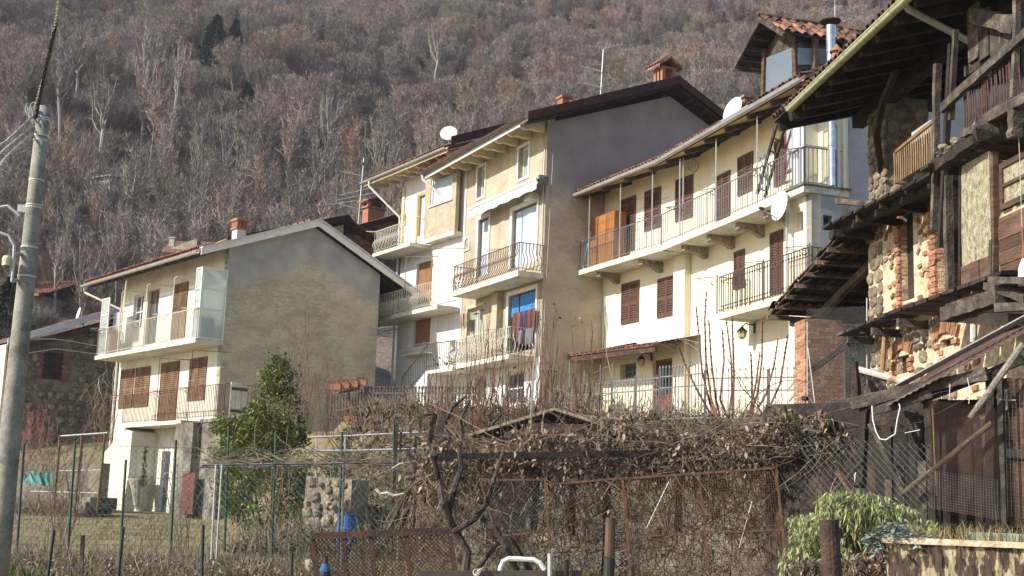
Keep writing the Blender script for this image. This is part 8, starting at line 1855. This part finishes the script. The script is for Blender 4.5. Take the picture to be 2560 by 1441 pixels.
for p0, p1, w, mt in (((2560, 860), (2425, 1045), .075, 'palewood'), ((2480, 1058), (2250, 1240), .06, 'palewood2'), ((2175, 1060), (2260, 1235), .06, 'greywood'), ((2160, 1150), (2065, 1250), .05, 'greywood'), ((2090, 1180), (2135, 1240), .06, 'brownwood')):
    MAT.setdefault('palewood', pm('weathered_round_pole', [(.15, .13, .11), (.30, .27, .235)], sc=4, rough=.95, fine=.25, bump=.8)); MAT.setdefault('palewood2', pm('brown_round_pole', [(.06, .045, .03), (.16, .12, .08)], sc=6, rough=.95, fine=.3, bump=.8))
    P = [hp(p0[0]+(p1[0]-p0[0])*k/6+random.gauss(0, 1), p0[1]+(p1[1]-p0[1])*k/6, -.2) for k in range(7)]; MB().tube(P, w*.55, 8, r2=w*.5).build('pole', M(mt), sd)
for p0, p1, w, mt in (((2165, 1000), (2150, 1220), .1, 'darkwood'), ((2318, 990), (2335, 1330), .08, 'darkwood'), ((2478, 940), (2480, 1330), .1, 'darkwood'), ((2500, 940), (2512, 1330), .06, 'greywood'), ((2142, 1180), (2152, 1250), .06, 'slab'), ((2330, 1010), (2338, 1240), .04, 'tanwood'), ((2460, 1040), (2488, 1330), .08, 'palewood2')):
    tb('post', p0, p1, w, w, mt)
# planks of the shed wall
for i in range(17):
    px = 2150+i*20; yt = 1000 if px > 2320 else 1050; ins = .9 if px < 2320 else .25; p, q = hp(px, 1340, ins), hp(px+19, yt, ins); MB().box(p.x, q.x-.012, ins+random.uniform(0, .04), ins+.05, -2.2, q.z+random.uniform(-.15, .05)).build('plank', M('darkwood'), sd)
for px in (2215, 2245, 2300, 2360, 2400, 2440): p = hp(px, 1340, -.02); q = hp(px+16, random.uniform(1140, 1230), -.02); MB().box(p.x, q.x, -.04, -.01, -1.6, q.z).build('plank', M('greywood' if px < 2350 else 'darkwood'), sd)
# door at the right with a batten
for i in range(5): p, q = hp(2515+i*17, 1320, .06), hp(2515+i*17+16, 945, .06); MB().box(p.x, q.x, .06, .09, p.z, q.z).build('door_plank', M('brownwood'), sd)
tb('door_batten', (2510, 1133), (2580, 1133), .05, .1, 'greywood', y0=.02); MB().bar(hp(2517, 975, -.02), hp(2517, 1025, -.02), .03, .02).bar(hp(2500, 1000, -.02), hp(2540, 1001, -.02), .02, .015).build('hinge', M('palewood'), sd)
MB().box(-2.9, 1.8, 1.0, 1.05, -2.2, hp(2400, 1000, 1).z).build('back_panel', M('darkwood'), sd)
# wire
def wire(p0, p1, h, sp, r, mat, name, diag=True): chainlink(p0, p1, 0, h, sp, r, M(mat), name, sd, diag=diag, sag=.02)
a_, b_ = hp(2325, 1270, -.25), hp(2500, 1300, -.25); wire(a_, b_, hp(2330, 1000, -.25).z-a_.z, .035, .0022, 'rust', 'brown_mesh'); wire(a_-Vector((0, .02, 0)), b_-Vector((0, .02, 0)), .42, .03, .0011, 'wire', 'chicken_wire', diag=False)
a_, b_ = hp(2010, 1240, -.3), hp(2330, 1270, -.3); wire(a_, b_, hp(2150, 1090, -.3).z-a_.z, .085, .0018, 'wire', 'chain_link')
a_, b_ = hp(2520, 1290, -.02), hp(2580, 1300, -.02); wire(a_, b_, 1.4, .04, .0012, 'wire', 'chicken_wire', diag=False)
for k in range(3):
    m = MB(); m.tube([hp(2150+t*22, 1120-k*45-t*10+random.gauss(0, 4), -.3) for t in range(16)], .004, 3); m.build('barbed_wire', M('wire'), sd)
tb_ = thing('white_hose', 'white plastic hose looped over the wires of the dark shed', 'hose', Fh.O, Fh.ang); m = MB()
for P_ in ([(2180, 1015), (2182, 1050), (2190, 1080), (2200, 1098), (2215, 1100), (2238, 1085), (2243, 1050), (2250, 1020), (2248, 1010)], [(2375, 960), (2373, 1000)], [(2418, 945), (2425, 975), (2422, 1010)], [(2262, 1083), (2300, 1075)]): m.tube([hp(x, y, -.34) for x, y in P_], .007 if len(P_) > 3 else .0035, 5)
m.build('hose_loop', M('dishwhite'), tb_)
# rusty gutter and little board roof left of the shed
gt_ = thing('rusty_gutter', 'length of rusty white gutter propped on boards left of the corrugated roof', 'gutter', Fh.O, Fh.ang)
MAT['rustwhite'] = pm('white_paint_with_rust', [(.30, .12, .05), (.5, .42, .35), (.6, .56, .5)], sc=6, rough=.7, fine=.2)
m = MB(); p, q = hp(2132, 920, .3), hp(2270, 958, .3); m.tube([p, q], .04, 7); m.build('gutter_pipe', M('rustwhite'), gt_)
for p0, p1 in (((2150, 930), (2168, 1010)), ((2165, 925), (2195, 1005)), ((2185, 935), (2225, 1000)), ((2205, 950), (2200, 1010))): MB().log(hp(*p0, .34), hp(*p1, .2), .1, .025, n=3).build('board', M('greywood'), gt_)
tb('post', (2134, 905), (2140, 1010), .09, .09, 'darkwood')
# chicken wire enclosure by the brick pillar
cw = thing('wire_enclosure', 'tall galvanised chicken wire enclosure between the brick pillar and the stone barn', 'fence', Eb.O, Eb.ang)
p0, p1 = Eb.hy(2018, 1010, -.9), Eb.hy(2165, 1010, -.9); a_ = Vector((p0[0], -.9, p0[1])); 
FW2 = Frame(at(2018, 1010, 22.5), -60); x0, z0 = FW2.hy(2018, 1030, 0); x1, z1 = FW2.hy(2168, 1000, 0); zt0 = FW2.hy(2022, 795, 0)[1]; zt1 = FW2.hy(2168, 742, 0)[1]
cw.location = FW2.O; cw.rotation_euler = (0, 0, FW2.ang)
chainlink((x0, 0, 0), (x1, 0, 0), z0, (zt0+zt1)/2, .06, .0022, M('wire'), 'chicken_wire', cw)
for px, pt_ in ((2018, 805), (2070, 1015), (2167, 745)):
    x, z = FW2.hy(px, pt_, 0) if px != 2070 else FW2.hy(2020, 870, 0); xb, zb = FW2.hy(px if px != 2070 else 2045, 1030, 0); MB().tube([(xb, 0, zb-.3), (x, 0, z)], .012, 5).build('post', M('gutter'), cw)
MB().log((FW2.hy(2065, 905, .1)[0]-.3, .1, FW2.hy(2030, 930, .1)[1]), (FW2.hy(2115, 860, .1)[0], .1, FW2.hy(2115, 860, .1)[1]), .07, .1).log((FW2.hy(2118, 858, .1)[0], .1, FW2.hy(2118, 1010, .1)[1]), (FW2.hy(2118, 858, .1)[0], .1, FW2.hy(2118, 858, .1)[1]), .08, .08).build('brace', M('darkwood'), cw)
m = MB(); 
for i in range(70): x, z = FW2.hy(2132+random.gauss(0, 9), random.uniform(850, 925), .12); m.tube([Vector((x, .1, z))+rvec()*.06 for _ in range(5)], .004, 3, cap=False)
m.build('wire_bundle', M('greenwire'), cw, kind='stuff')
# low retaining wall and kerb at the lower right
Fk = Frame(at(2390, 1400, 9.6), -72); kw = thing('plaster_retaining_wall', 'low retaining wall with dark flaking plaster at the lower right corner', 'wall', Fk.O, Fk.ang)
MAT['flake'] = pm('flaking_dark_and_lime_plaster', [(.055, .035, .025), (.07, .048, .035), (.34, .28, .17), (.42, .36, .24)], sc=7, st=(1.6, 1, .5), rough=1, pos=[.3, .5, .54, .7], bump=1.5, bsc=9, fine=.25)
xa, zt_ = Fk.hy(2216, 1358); xb = Fk.hy(2620, 1358)[0]
g = 26; rows = 7; G = []
m = MB(); zt_ = Fk.hy(2390, 1362)[1]
for j in range(rows+1): G.append([(xa+(xb-xa)*i/g, random.gauss(0, .012), zt_-.62*j/rows) for i in range(g+1)])
for j in range(rows):
    for i in range(g): m.poly(G[j][i], G[j+1][i], G[j+1][i+1], G[j][i+1])
m.build('plaster_face', M('flake'), kw); MB().box(xa, xb, .03, .5, zt_-1.2, zt_-.012).build('wall_core', M('flake'), kw); MB().box(xa-.03, xb, -.03, .5, zt_-.008, zt_+.035).build('coping', M('mortar'), kw)
kb_ = thing('concrete_kerb', 'pale weathered concrete block kerb on top of the low retaining wall', 'kerb', Fk.O, Fk.ang); xk, zk = Fk.hy(2412, 1330, .25); MB().box(xk, xb, .2, .35, zt_+.037, zk).build('kerb_block', MAT.setdefault('greencon', pm('greenish_concrete', [(.22, .24, .19), (.38, .39, .33)], sc=3, rough=.9, fine=.15, bump=.4)), kb_)
Gk = [tuple(Fk.W(random.uniform(xa, xb), random.uniform(.02, .5), zt_+.03)) for _ in range(500)]; blades('dry_tufts', Gk, .14, M('straw'), w=.004, lean=1.2)
